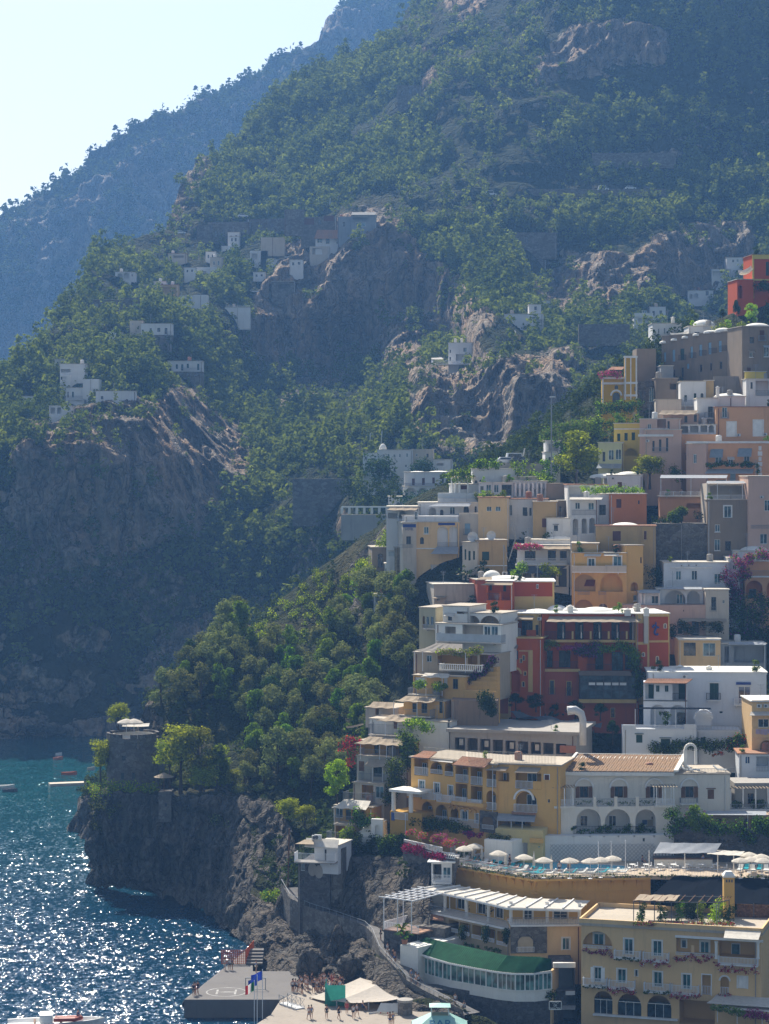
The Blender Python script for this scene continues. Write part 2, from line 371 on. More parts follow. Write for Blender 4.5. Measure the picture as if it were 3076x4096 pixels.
rockB = blobs([(D_((40,890),(200,880),(330,850),(440,855),(540,920),(545,1040),(470,1120),(400,1190),(250,1250),(60,1250),(20,1080)), 1),
 (D_((540,640),(660,530),(780,470),(880,460),(940,560),(1040,620),(1060,700),(960,770),(860,830),(700,810),(550,820)), 1),(D_((890,880),(940,790),(1130,760),(1250,770),(1240,890),(1170,940),(1050,1000),(950,1000),(900,950)), 1),
 (D_((1050,640),(1200,580),(1380,540),(1520,480),(1640,470),(1660,560),(1480,640),(1300,680),(1180,690)), .95),(D_((1150,130),(1200,75),(1330,55),(1440,70),(1430,130),(1250,165),(1170,165)), 1),
 (D_((580,880),(640,820),(690,840),(680,900),(600,930)), .9),(D_((395,400),(430,350),(470,360),(440,430),(380,480)), .7),(D_((350,1360),(460,1330),(480,1380),(350,1500),(300,1480)), .7),
 (D_((0,1540),(0,1592),(330,1600),(330,1560)), .8),(D_((900,100),(960,90),(960,170),(910,190)), .6),(D_((960,0),(1060,0),(1000,60)), .6)])
mB = landmat('scrub and ochre limestone', (.03,.042,.016), (.085,.075,.032), (.40,.345,.275), (.56,.37,.22), 1.0)
PB, rkB, vB = mountain('mountain_slope', RIDGE_B, 2960, CT_B, rockB, mB, 5, 420, 13, 11)
# ------------------------------------------------------------------ headland and the hill under the town
def D0(u, v):
 d = np.interp(v, [1000,1200,1400,1600,1800,2000,2200,2400,2600,2800,3000,3200,3450,3510,3700,3820,3900,4096], [505,488,473,458,443,427,411,396,382,368,354,340,322,316,309,304,300,293])
 return d + max(0, 1900-u)*.03
COAST = [(-16.4,312),(-17,322),(-19,349),(-24.3,364),(-27.7,377),(-37.7,393),(-49.3,404),(-51,420),(-54,442),(-60,458),(-61.5,472),(-50,500),(-25,545),(20,600),(60,700),(260,700),(260,270),(-9,270),(-9,302)]
CP = []
def cp(u, v, Y): p = at(u, v, Y); CP.append((p.x, p.y, p.z))
for u, v, Y in ((405,3140,398),(500,3140,392),(640,3170,386),(918,3170,382),(1000,3185,380),(1149,3225,374),(560,2850,412),(850,2560,434),(1148,2375,458),(1300,2330,466),(1480,2260,474),
 (1296,2790,408),(1000,2800,410),(1200,3050,386),(900,3000,396),(1400,3100,376),(1450,2900,392),(1500,2600,418),(1350,2500,438),(700,2950,402),
 (1127,3589,350),(1200,3900,318),(1350,3930,314),(1500,3950,310),(1660,3990,304),(1250,3600,337),(1468,3645,327),(1530,3725,317),(1660,3850,306),(1800,3960,301),(1350,3620,334),(1450,3400,340),(1350,3400,346)): cp(u, v, Y)
for u in (1650, 2000, 2350, 2700, 3100, 3400):
 for v in (2000, 2200, 2400, 2600, 2800, 3000, 3200, 3450, 3700, 3900, 4096):
  if u < 2000 and v > 3500: continue
  cp(u, v, D0(u, v)+11)
for u, v in ((2150,1760),(2450,1600),(2450,1800),(2700,1350),(2700,1550),(2700,1800),(3076,1150),(3076,1400),(3076,1700),(3300,1100),(1900,1900)): cp(u, v+45, D0(u, v)+16)
CP += [(-45,440,14),(-40,475,8),(-20,500,10),(10,540,25),(40,560,38),(80,590,55),(-55,465,7),(-5,296,1.9),(-5,280,1.9),(12,292,1.9),(30,280,1.9),(60,280,1.9),(120,280,1.9),(150,420,70),(180,560,95)]
_tp = tps([(x/100, y/100) for x, y, z in CP], [z for *_, z in CP], 2e-3)
gx = np.arange(-70, 160, .8); gy = np.arange(272, 620, .8)
GX, GY = np.meshgrid(gx, gy); GZ = _tp(np.stack([GX.ravel()/100, GY.ravel()/100], 1)).reshape(GX.shape)
sdc = polydist(GX, GY, COAST)
P0 = np.stack([GX, GY, GZ], -1)
sdw = sdc + 2.2*fbm(P0*np.array([.12,.12,0]), 4, 5) + .9*fbm(P0*np.array([.5,.5,0]), 3, 6)
cl = -3 + 3.2*sdw + 4*fbm(P0*np.array([.15,.15,0]), 3, 8)
cl = np.where((GX > -12) & (GY < 330), np.maximum(cl, 60*sstep(-11, -8, GX)-6), cl)
GZ = np.minimum(GZ, cl)
gyv, gxv = np.gradient(GZ, .8); steep = np.hypot(gxv, gyv)
rockH = sstep(.9, 1.6, steep) * (1-.8*sstep(-5, 15, GX))
GZ += .9*fbm(P0*np.array([.18,.18,0]), 4, 12) + rockH*1.2*fbm(P0*np.array([.4,.4,0]), 4, 14, True)
GZ -= 3.2*sstep(-2.5, 2.5, polydist(GX, GY, [(-22,345),(-21,322),(-15,314),(0,306),(12,299),(18,301),(8,317),(-3,328),(-12,342)]))
GZ -= 3.2*sstep(-2, 2, polydist(GX, GY, [(-6,300),(8,296),(16,292),(16,278),(-6,278)]))
PH = np.stack([GX, GY, GZ], -1)
PH[..., 0] += rockH*1.6*fbm(PH*np.array([.25,.25,.25]), 4, 31); PH[..., 1] += rockH*2.6*fbm(PH*np.array([.3,.12,.22]), 5, 33, True)
mH = landmat('headland rock and scrub', (.04,.05,.02), (.11,.095,.045), (.19,.175,.155), (.26,.22,.175), 3.0)
tag(link('headland', np_mesh('headland', PH.reshape(-1,3), grid_faces(*GX.shape), mH, True, {'rock': rockH})), kind='structure')
def ground(x, y):
 i = (x-gx[0])/.8; j = (y-gy[0])/.8
 i = min(max(i, 0), len(gx)-1.001); j = min(max(j, 0), len(gy)-1.001); a, b = int(i), int(j); s, q = i-a, j-b
 return float((GZ[b,a]*(1-s)+GZ[b,a+1]*s)*(1-q) + (GZ[b+1,a]*(1-s)+GZ[b+1,a+1]*s)*q)
def hit(u, v, y0=300, y1=600):
 Y = y0
 while Y < y1:
  p = at(u, v, Y)
  if p.z <= ground(p.x, p.y): return Vector((p.x, p.y, ground(p.x, p.y)))
  Y += .5
 return None
# ------------------------------------------------------------------ vegetation
def cards(C, Rr, n, size, g, up=.35, squash=.8):
 """n leaf-sized quads spread through lobes C (k,3) with radii Rr (k,)"""
 k = g.choice(len(C), n, p=(Rr**2)/(Rr**2).sum())
 d = g.normal(size=(n, 3)); d /= np.linalg.norm(d, axis=1)[:, None]
 rad = Rr[k]*(g.random(n)**.45)
 P = C[k] + d*rad[:, None]*np.array([1, 1, squash])
 nrm = d*1.1 + g.normal(size=(n, 3))*.42 + np.array([0, 0, up]); nrm /= np.linalg.norm(nrm, axis=1)[:, None]
 a = np.cross(nrm, g.normal(size=(n, 3))); a /= np.linalg.norm(a, axis=1)[:, None]+1e-9; b = np.cross(nrm, a)
 s = size*(.6+.8*g.random(n))[:, None]
 return np.stack([P-a*s*.62, P-b*s*.36+nrm*s*.1, P+a*s*.62, P+b*s*.36-nrm*s*.06], 1)     # leaf-shaped diamonds
def lobes(g, n, h, w, flat=False, base=.35):
 C = []; Rr = []
 for i in range(n):
  t = g.random(); z = h*(base + (1-base)*t*.88)
  rr = w*(.75 if flat else math.sqrt(max(.06, 1-(2*t-.75)**2*.75)))*.62*math.sqrt(g.random())
  a = g.random()*6.283; C.append((math.cos(a)*rr, math.sin(a)*rr, z)); Rr.append(w*(.26+.2*g.random()))
 return np.array(C), np.array(Rr)
def bulk(name, pos, size, mat, ncard, cardrel, seed, nprot=8, hw=(1.0,1.3)):
 """many far shrubs in one object (a far-off wood)"""
 g = np.random.default_rng(seed); prot = []
 for k in range(nprot):
  q_ = k % 4; C, Rr = lobes(g, 5+2*q_, .85+.35*q_, .95-.13*q_, base=.1); prot.append(cards(C, Rr, ncard, cardrel, g, .5))
 pos = np.asarray(pos); size = np.asarray(size); out = []
 kk = g.integers(0, nprot, len(pos)); rot = g.random(len(pos))*6.283
 for k in range(nprot):
  m = kk == k; p, s, r = pos[m], size[m], rot[m]; q = prot[k].reshape(-1, 3)
  x = q[None,:,0]*np.cos(r)[:,None]-q[None,:,1]*np.sin(r)[:,None]; y = q[None,:,0]*np.sin(r)[:,None]+q[None,:,1]*np.cos(r)[:,None]; z = np.broadcast_to(q[None,:,2], x.shape)
  out.append((np.stack([x, y, z], -1)*s[:,None,None] + p[:,None]).reshape(-1, 3))
 V = np.concatenate(out)
 o = link(name, np_mesh(name, V, np.arange(len(V)).reshape(-1, 4), mat)); tag(o, kind='stuff'); return o
def scatter(P, rk, n, seed, vmin=None, dens=None):
 g = np.random.default_rng(seed); N, M = P.shape[:2]
 a = P[1:,:-1]-P[:-1,:-1]; b = P[:-1,1:]-P[:-1,:-1]; ar = np.linalg.norm(np.cross(a, b), axis=-1)
 cr = np.clip(1-1.25*rk[:-1,:-1], .02, 1); wgt = ar*cr
 Q = P[:-1,:-1]; cl_ = fbm(Q/45, 3, seed+50); wgt = wgt*np.clip(.35+2.3*cl_, .05, 1.6)
 if dens is not None: wgt = wgt*dens(Q)
 wgt = wgt.ravel()/wgt.sum(); i = g.choice(len(wgt), n, p=wgt)
 r, c = i // (M-1), i % (M-1); s = g.random((n, 2))
 return P[r,c]*(1-s[:,:1]) + P[r+1,c]*s[:,:1] + (P[r,c+1]-P[r,c])*s[:,1:], g
L_scrub = leafmat((.030,.056,.012), (.18,.22,.045), .4, name='scrub leaves', ns=.05, mr=.35)
L_far = leafmat((.025,.042,.014), (.07,.095,.03), .25, name='far leaves')
L_olive = leafmat((.080,.105,.032), (.30,.33,.11), .3, (1.1,1.1,.7), name='olive leaves')
L_broad = leafmat((.034,.080,.010), (.17,.28,.028), .5, name='broad leaves')
L_pine = leafmat((.09,.13,.010), (.40,.43,.035), .5, (1.3,1.25,.4), name='pine needles')
L_lime = leafmat((.10,.18,.012), (.38,.50,.04), .58, (1.3,1.25,.4), name='lime green leaves')
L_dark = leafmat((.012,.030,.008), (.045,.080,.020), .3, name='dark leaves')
L_bark = paint((.07,.05,.035), .95, .1, var=.4)
pos, g = scatter(PB[30:-2], rkB[30:-2], 22000, 5)
dist = pos[:,1]; sz = (1.3+4.9*g.random(len(pos))**2.4)
pos[:,2] -= .12*sz
SCRUB = (pos, sz*1.15)
pos, g = scatter(PA[40:-2], rkA[40:-2]*.6, 10000, 6)
sz = 3+5*g.random(len(pos))**1.8; pos[:,2] -= .15*sz
bulk('far_mountain_woods', pos, sz, L_far, 24, .36, 62)
gp = np.stack([GX, GY, GZ], -1)
pos, g = scatter(gp, np.clip(rockH*.8 + (GZ < 3.5), 0, 1), 15000, 8)
m_ = (pos[:,2] > 4) & ((pos[:,0] < 22+.25*(pos[:,1]-330)) | (pos[:,0] > .158*pos[:,1])) & ~((pos[:,0] > -8) & (pos[:,1] < 325)); pos = pos[m_]; sz = 1.0+2.3*g.random(len(pos))**1.5; pos[:,2] -= .1
bulk('hillside_undergrowth', pos, sz, leafmat((.020,.040,.012), (.075,.100,.035), .3, name='undergrowth leaves'), 60, .2, 63)
def tree_proto(kind, seed, h, w, leaf, n, card, flat=False, nl=12, base=.35, trunk=.16, squash=.8):
 g = np.random.default_rng(seed); T = Thing(kind, 'tree', 'tree', (0,0,-500))
 C, Rr = lobes(g, nl, h, w, flat, base)
 Q = cards(C, Rr, n, card, g, .5, squash)
 c = link('crown', np_mesh('crown', Q.reshape(-1,3), np.arange(n*4).reshape(-1,4), leaf)); c.parent = T.o
 m = MB(); lean = Vector((g.normal()*.25, g.normal()*.25, 0)); top = Vector((0,0,h*.72))+lean
 m.tube([(0,0,-1.2), (lean.x*.1,lean.y*.1,h*.14), lean*.5+Vector((0,0,h*.36)), top], [trunk*1.5, trunk, trunk*.75, trunk*.2], 7)
 for i in range(0, len(C), 2):
  a = lean*.35+Vector((0,0,h*(.2+.25*g.random()))); e = Vector(C[i]); m.tube([a, (a+e)/2+Vector((0,0,h*.03)), e], [trunk*.5, trunk*.35, trunk*.1], 5, False)
 tr = m.build('trunk', L_bark); tr.parent = T.o
 CH[T.o.name] = [c, tr]; CH[c.name] = []; CH[tr.name] = []
 T.used = False; T.h = h
 return T.o
PROTO = {}
for kind, specs in {
 'olive_tree': [(6, 3.0, L_olive, 1900, .30, False, 13, .22), (6.5, 2.7, L_olive, 1900, .30, False, 14, .2), (6, 3.3, L_olive, 2000, .30, False, 15, .22), (7, 2.9, L_olive, 2100, .3, False, 15, .18)],
 'broadleaf_tree': [(7, 3.0, L_broad, 1900, .36, False, 13, .22), (7, 3.3, L_broad, 2000, .36, False, 14, .2), (7.5, 2.6, L_broad, 1800, .34, False, 13, .2)],
 'pine_tree': [(9, 4.0, L_pine, 3000, .30, True, 18, .5), (8, 3.6, L_pine, 2600, .28, True, 15, .45), (9, 3.2, L_pine, 2600, .28, False, 16, .3)],
 'plane_tree': [(9, 3.6, L_lime, 2800, .36, False, 18, .2)],
 'dark_tree': [(6, 3.0, L_dark, 1900, .34, False, 13, .22), (6, 3.4, L_dark, 1900, .34, False, 12, .2)],
 'lime_shrub': [(3, 1.7, L_lime, 700, .24, False, 8, .1), (3, 1.5, L_lime, 700, .22, False, 8, .1)],
 'dark_shrub': [(3, 1.7, L_dark, 700, .24, False, 8, .1)],
 'green_shrub': [(3, 1.7, L_broad, 700, .24, False, 8, .1), (3, 1.9, L_broad, 800, .24, False, 9, .08)],
 }.items():
 PROTO[kind] = [tree_proto(kind, 100+7*i+len(kind), h, w_, lf, n, cd, fl, nl, bs, .06 if 'shrub' in kind else .16) for i, (h, w_, lf, n, cd, fl, nl, bs) in enumerate(specs)]
USED = set(); PH_H = {'olive_tree':6.4,'broadleaf_tree':7.2,'pine_tree':8.7,'plane_tree':9,'dark_tree':6,'lime_shrub':3,'dark_shrub':3,'green_shrub':3}
def put(kind, p, h, label, group=None, wide=1.0, cat=None, k=None):
 pr = PROTO[kind]; i = rnd.randrange(len(pr)) if k is None else k; src = pr[i]
 if src.name not in USED: o = src; USED.add(src.name)
 else: o = copy_tree(src)
 s = h/PH_H[kind]; o.location = p; o.scale = (s*wide, s*wide, s); o.rotation_euler = (0,0,rnd.random()*6.28)
 for q in ('label','category','group'):
  if q in o: del o[q]
 return tag(o, label, cat or ('shrub' if 'shrub' in kind else 'tree'), group)
def tree_px(kind, u, vb, vt, label, Y=None, group=None, wide=1.0, dz=0, k=None):
 """tree whose foot is at (u, vb) in the photograph and whose top reaches vt"""
 p = at(u, vb, Y) if Y else (hit(u, vb) or at(u, vb, D0(u, vb)))
 return put(kind, p+Vector((0,0,dz)), (vb-vt)/FPX*p.y, label, group, wide, k=k)
def purge_protos():
 for l in PROTO.values():
  for o in l:
   if o.name not in USED:
    for ch in CH[o.name]: bpy.data.objects.remove(ch)
    bpy.data.objects.remove(o)
OL = 'silvery olive tree in the grove on the headland slope'; BR = 'green broadleaf tree among the olives on the headland slope'
gg = random.Random(21); taken = []
tries = 0
while len(taken) < 210 and tries < 9000:
 tries += 1
 u = gg.uniform(620, 1700); v = gg.uniform(2300, 3190)
 if v > 3190 - max(0, (u-1350))*.5: continue
 lim = np.interp(u, [620,760,850,950,1150,1300,1500,1660], [2830,2690,2600,2520,2400,2370,2340,2440])
 if v < lim: continue
 if inpoly(np.array(u), np.array(v), [(940,2480),(1250,2320),(1420,2290),(1430,2400),(1270,2640),(980,2640)]): continue
 if inpoly(np.array(u), np.array(v), [(1370,2580),(1500,2560),(1500,2800),(1380,2740)]) or u > 1500 and v > 2720 or u > 1640 or 610 < u < 990 and 2830 < v < 3185: continue
 p = hit(u, v)
 if p is None or any((p.x-q.x)**2+(p.y-q.y)**2 < 2.9**2 for q in taken): continue
 taken.append(p)
for p in taken:
 r_ = gg.random(); h = gg.uniform(4.6, 7.6)
 if r_ < .62: put('olive_tree', p, h, OL, 'olive grove on the headland', gg.uniform(.85, 1.2))
 elif r_ < .94: put('broadleaf_tree', p, h*1.05, BR, 'broadleaf trees on the headland', gg.uniform(.75, 1.05))
 else: put('dark_tree', p, h, 'dark green bushy tree between the olives on the headland', 'dark trees on the headland')
# ------------------------------------------------------------------ buildings
CROP = [0, 0, 1.0]
def crop(x, y, s): CROP[:] = [x, y, s]
def S(x, y): return CROP[0]+x/CROP[2], CROP[1]+y/CROP[2]
CAMP = Vector((0,0,CAMH))
class Face:
 """one vertical wall plane; features are given by where the photograph shows them"""
 def __init__(s, T, O, e, n, w, inset=0.):
  s.T, s.O, s.e, s.n, s.w, s.inset = T, Vector(O), Vector(e), Vector(n), w, inset; s.holes = []; s.occ = []; s.flat = False
 def px(s, x, y, out=0.):
  u, v = S(x, y); r = Vector(((u-U0)/FPX, 1, -(v-V0)/FPX)); o = s.O + s.n*out
  t = (o-CAMP).dot(s.n)/r.dot(s.n); p = CAMP + r*t; return (p-o).dot(s.e), p.z
 def pt(s, a, z, out=0.): p = s.O + s.e*a + s.n*out; return Vector((p.x, p.y, z))
 lit = None
 def rect(s, x0, y0, x1, y1, out=0.):
  if s.lit: r, s.lit = s.lit, None; s.occ.append(r); return r
  ym = (y0+y1)/2; xm = (x0+x1)/2
  a, b = s.px(x0, ym, out)[0], s.px(x1, ym, out)[0]; r = min(a,b), max(a,b), s.px(xm, y1, out)[1], s.px(xm, y0, out)[1]; s.occ.append(r); return r
 def bx(s, m, a, b, c, d, o0, o1):
  m.hexa([s.pt(a,c,o1), s.pt(b,c,o1), s.pt(b,c,o0), s.pt(a,c,o0), s.pt(a,d,o1), s.pt(b,d,o1), s.pt(b,d,o0), s.pt(a,d,o0)])
 def back(s, depth):
  f = Face(s.T, s.O - s.n*depth, s.e, s.n, s.w); f.flat = True; return f
 def hole(s, x0, y0, x1, y1, depth=.2, arch=False, closed=False, out=0.):
  r = s.rect(x0, y0, x1, y1); s.holes.append((*r, depth, arch, closed)); return r
 def win(s, x0, y0, x1, y1, arch=False, frame=None, pane=None, shut=None, closed=None, trim=None, bars=1, name='window', sill=False, hood=None, tr=0):
  a, b, c, d = s.rect(x0, y0, x1, y1)
  if s.flat: o = .02
  else: s.holes.append((a, b, c, d, .2, arch, False)); o = -.19
  fr = frame or M_white; m = MB(); k = min(.075, (b-a)*.12)
  s.bx(m, a, a+k, c, d, o, o+.06); s.bx(m, b-k, b, c, d, o, o+.06); s.bx(m, a+k, b-k, d-k, d, o, o+.06); s.bx(m, a+k, b-k, c, c+k, o, o+.06)
  for i in range(bars):
   q = a+(b-a)*(i+1)/(bars+1); s.bx(m, q-k*.4, q+k*.4, c+k, d-k, o, o+.05)
  for i in range(tr):
   q = c+(d-c)*(i+1)/(tr+1); s.bx(m, a+k, b-k, q-k*.3, q+k*.3, o, o+.045)
  if sill: s.bx(m, a-.1, b+.1, c-.09, c-.003, .003, .14)
  if hood: s.bx(m, a-.2, b+.2, d+.12, d+.2, .003, .3)
  wo = m.build(name, fr, s.T)
  m = MB(); m.quad(s.pt(a,c,o+.012), s.pt(b,c,o+.012), s.pt(b,d,o+.012), s.pt(a,d,o+.012)); sub(m, 'pane', pane or M_glass, wo, s.T.base)
  if closed:
   m = MB(); s.bx(m, a+.02, (a+b)/2-.01, c+.02, d-.02, o+.065, o+.11); s.bx(m, (a+b)/2+.01, b-.02, c+.02, d-.02, o+.065, o+.11)
   sub(m, 'shutter', closed, wo, s.T.base)
  if shut:
   for lo, hi in ((a-(b-a)*.5, a-.03), (b+.03, b+(b-a)*.5)):
    m = MB(); s.bx(m, lo, hi, c, d, .004 if not s.flat else .03, .06)
    for q in (.04, .5, .96): s.bx(m, lo+.02, hi-.02, c+(d-c)*q-.04, c+(d-c)*q+.04, .06, .075)
    sub(m, 'shutter', shut, wo, s.T.base)
  if trim:
   m = MB(); k = .16 if (b-a) > .8 else .1
   s.bx(m, a-k, a, c, d+k, .003, .05); s.bx(m, b, b+k, c, d+k, .003, .05)
   if arch:
    h = min((b-a)/2, d-c); s.arcband(m, a, b, d-h, h, k, .003, .05)
    m.v = m.v[16:]; m.f = [tuple(i-16 for i in f) for f in m.f[12:]]; m.m = m.m[12:]
    s.bx(m, a-k, a, c, d-h, .003, .05); s.bx(m, b, b+k, c, d-h, .003, .05)
   else: s.bx(m, a, b, d, d+k, .003, .05)
   sub(m, 'surround', trim, wo, s.T.base)
  return wo
 def wins(s, xs, y0, y1, w, **k):
  for x in xs: s.win(x-w/2, y0, x+w/2, y1, **k)
 def arcband(s, m, a, b, z, h, k, o0, o1, n=10):
  cx, rx = (a+b)/2, (b-a)/2; P = []
  for i in range(n+1):
   t = math.pi*(1-i/n); P.append((cx+rx*math.cos(t), z+h*math.sin(t), cx+(rx+k)*math.cos(t), z+(h+k)*math.sin(t)))
  for p, q in zip(P[:-1], P[1:]):
   m.hexa([s.pt(p[0],p[1],o1), s.pt(q[0],q[1],o1), s.pt(q[0],q[1],o0), s.pt(p[0],p[1],o0), s.pt(p[2],p[3],o1), s.pt(q[2],q[3],o1), s.pt(q[2],q[3],o0), s.pt(p[2],p[3],o0)])
 def loggia(s, x0, y0, x1, y1, depth=1.8, arch=False):
  s.hole(x0, y0, x1, y1, depth, arch, True); return s.back(depth)
 def rail(s, m, a, b, z0, z1, o, style, ends=0):
  """railing from a to b at distance o, with returns to the wall of length ends"""
  segs = [(s.pt(a,0,o), s.pt(b,0,o))]
  if ends: segs += [(s.pt(a,0,o-ends), s.pt(a,0,o)), (s.pt(b,0,o), s.pt(b,0,o-ends))]
  for p, q in segs: railing(m, p, q, z0, z1, style)
 def balcony(s, x0, x1, yt, yb, out=1.1, style='iron', mat=None, slabmat=None, slab=.16, name='balcony'):
  a, b, z0, z1 = s.rect(x0, yt, x1, yb, out)
  m = MB(); s.bx(m, a, b, z0, z0+slab, .004, out)
  if slab > .05:
   for q in (.15, .85): s.bx(m, a+(b-a)*q-.06, a+(b-a)*q+.06, z0-.25, z0-.002, .004, out*.55)
  o = m.build(name, slabmat or M_white, s.T); m = MB()
  s.rail(m, a+.04, b-.04, z0+slab, z1, out-.04, style, out-.05); sub(m, 'railing', mat or RAILM[style], o, s.T.base)
  return (a, b, z0+slab, z1, out)
 def fence(s, x0, x1, yt, yb, out=.0, style='iron', mat=None, name='railing'):
  a, b, z0, z1 = s.rect(x0, yt, x1, yb, out); m = MB(); s.rail(m, a, b, z0, z1, out, style); return m.build(name, mat or RAILM[style], s.T)
 def awning(s, x0, x1, yb, xf0, xf1, yf, out, mat, posts=None, py=None, name='awning', thick=.05, val=0, wavy=0):
  """sloping canopy: back edge on the wall, front edge held out"""
  a, b = s.px(x0, yb)[0], s.px(x1, yb)[0]; za = zb = s.px((x0+x1)/2, yb)[1]; c, d = s.px(xf0, yf, out)[0], s.px(xf1, yf, out)[0]; zc = zd = s.px((xf0+xf1)/2, yf, out)[1]
  m = MB(); n = max(2, int(abs(d-c)/.5)); lo = []
  for j in (0, 1):
   for i in range(n+1):
    t = i/n; p = s.pt(a+(b-a)*t, za+(zb-za)*t, .01); q = s.pt(c+(d-c)*t, zc+(zd-zc)*t, out)
    mid = (p+q)/2 - Vector((0,0,.06*out*.5 + wavy*(.5+.5*math.sin(i*2.1+1)))); ww = Vector((0,0,wavy*.6*math.sin(i*1.7)))
    for r_ in (p, mid+ww*.5, q+ww): lo.append(r_ - Vector((0,0,thick*j)))
  k = 3*(n+1); F = []
  for i in range(n):
   for r_ in (0, 1):
    i0 = i*3+r_; F += [(i0, i0+3, i0+4, i0+1), (k+i0, k+i0+1, k+i0+4, k+i0+3)]
   F.append((i*3+2, i*3+5, k+i*3+5, k+i*3+2))
  for e_ in (0, n*3): F += [(e_, e_+1, k+e_+1, k+e_), (e_+1, e_+2, k+e_+2, k+e_+1)]
  m.add(lo, F)
  if val:
   m.quad(s.pt(c,zc,out+.005), s.pt(d,zd,out+.005), s.pt(d,zd-val,out+.005), s.pt(c,zc-val,out+.005))
  o = m.build(name, mat, s.T)
  for x in (posts or []):
   aa = s.px(x, yf, out-.12)[0]; zz = zc; z2 = s.px((xf0+xf1)/2, py, out-.12)[1]; m = MB(); m.tube([s.pt(aa, z2, out-.12), s.pt(aa, zz-.06, out-.12)], .05, 6)
   sub(m, 'post', M_whiteiron, o, s.T.base)
  return o
 def slab(s, x0, x1, yt, yb, o0, o1, mat, name='ledge'):
  a, b, z0, z1 = s.rect(x0, yt, x1, yb, max(o0, o1)); m = MB(); s.bx(m, a, b, z0, z1, o0, o1); return m.build(name, mat, s.T)
 def band(s, x0, y0, x1, y1, mat, name='band', out=.03):
  a, b, z0, z1 = s.rect(x0, y0, x1, y1); m = MB(); s.bx(m, a, b, z0, z1, .003, out); return m.build(name, mat, s.T)
 def archtrim(s, x0, y0, x1, y1, mat, k=.15, name='arch_surround', out=.06):
  a, b, c, d = s.rect(x0, y0, x1, y1); h = min((b-a)/2, d-c); m = MB(); s.arcband(m, a, b, d-h, h, k, .003, out); return m.build(name, mat, s.T)
 def column(s, x, yt, yb, out, r=.16, mat=None, name='column'):
  a, z1 = s.px(x, yt, out); _, z0 = s.px(x, yb, out); m = MB(); p = s.pt(a, z0, out)
  m.lathe(p, [(r*1.3,0),(r*1.3,.12),(r,.14),(r,z1-z0-.2),(r*1.35,z1-z0-.12),(r*1.35,z1-z0)], 8); return m.build(name, mat or M_white, s.T, smooth=False)
 def bx_ac(s, x, z): s.lit = (x-.42, x+.42, z, z+.6); s.ac(0, 0)
 def ac(s, x, y, w=14):
  a, b, c, d = s.rect(x-w/2, y-w*.36, x+w/2, y+w*.36); m = MB(); s.bx(m, a, b, c, d, .05, .38); o = m.build('air_conditioner', M_acw, s.T)
  m = MB(); m.lathe((0,0,0), [(0,0),(min(b-a,d-c)*.38,0)], 10); q = s.pt((a+b)/2-(b-a)*.12, (c+d)/2, .385)
  m.v = [tuple(q + s.e*x_ + Vector((0,0,y_))) for x_, y_, z_ in m.v]; sub(m, 'fan_grille', M_darkmetal, o, s.T.base)
 def text(s, x0, y0, x1, y1, body, mat, out=.06, name='lettering'):
  a, b, c, d = s.rect(x0, y0, x1, y1); cu = bpy.data.curves.new(name, 'FONT'); cu.body = body; cu.align_x = 'CENTER'; cu.align_y = 'CENTER'; cu.extrude = .015; cu.size = 1
  lines = body.split('\n'); wid = max(len(l) for l in lines)*.62; k = (d-c)/len(lines)*1.25; kx = (b-a)/wid
  rot = Matrix((s.e, Vector((0,0,1)), s.n)).transposed().to_4x4()
  o = bpy.data.objects.new('t', cu); COL.objects.link(o); me = bpy.data.meshes.new_from_object(o.evaluated_get(bpy.context.evaluated_depsgraph_get())); bpy.data.objects.remove(o)
  me.name = name; me.materials.clear(); me.materials.append(mat); me.transform(Matrix.Translation(s.pt((a+b)/2, (c+d)/2, out) - s.T.base) @ rot @ Matrix.Diagonal((kx, k, 1, 1))); o = link(name, me); o.parent = s.T.o; return o
from mathutils import Matrix
def railing(m, p, q, z0, z1, style):
 p = Vector((p.x, p.y, 0)); q = Vector((q.x, q.y, 0)); L = (q-p).length
 if L < .05: return
 d = (q-p)/L; Z = Vector((0,0,1)); n = Vector((-d.y, d.x, 0)); H = z1-z0
 def B(a, b, c, e_, th): m.box((p+d*(a+b)/2)+Z*(c+e_)/2, d*(b-a)/2, n*th/2, Z*(e_-c)/2)
 if style == 'solid': B(0, L, z0, z1, .12); return
 if style == 'glass':
  B(0, L, z1-.04, z1, .04); B(0, L, z0+.08, z1-.06, .02); return
 if style == 'arcs':
  B(0, L, z1-.1, z1, .16); B(0, L, z0, z0+.1, .16); k = max(1, int(L/.32))
  for i in range(k+1): B(L*i/k-.06 if i else 0, L*i/k+.06 if i < k else L, z0+.1, z1-.1, .1)
  return
 t = .05 if style == 'white' else .035
 B(0, L, z1-.05, z1, .05); B(0, L, z0+.06, z0+.1, .035)
 if style == 'cross':
  k = max(1, round(L/1.1))
  for i in range(k):
   a, b = p+d*(L*i/k), p+d*(L*(i+1)/k); m.bar(a+Z*(z0+.1), b+Z*(z1-.05), .03); m.bar(a+Z*(z1-.05), b+Z*(z0+.1), .03); B(L*i/k, L*i/k+.05, z0, z1, .05)
  return
 k = max(1, int(L/(.17 if style == 'white' else .2)))
 for i in range(k+1):
  x = min(L-t/2, max(t/2, L*i/k)); B(x-t/2, x+t/2, z0+.1, z1-.05, t)
ROOFS = []
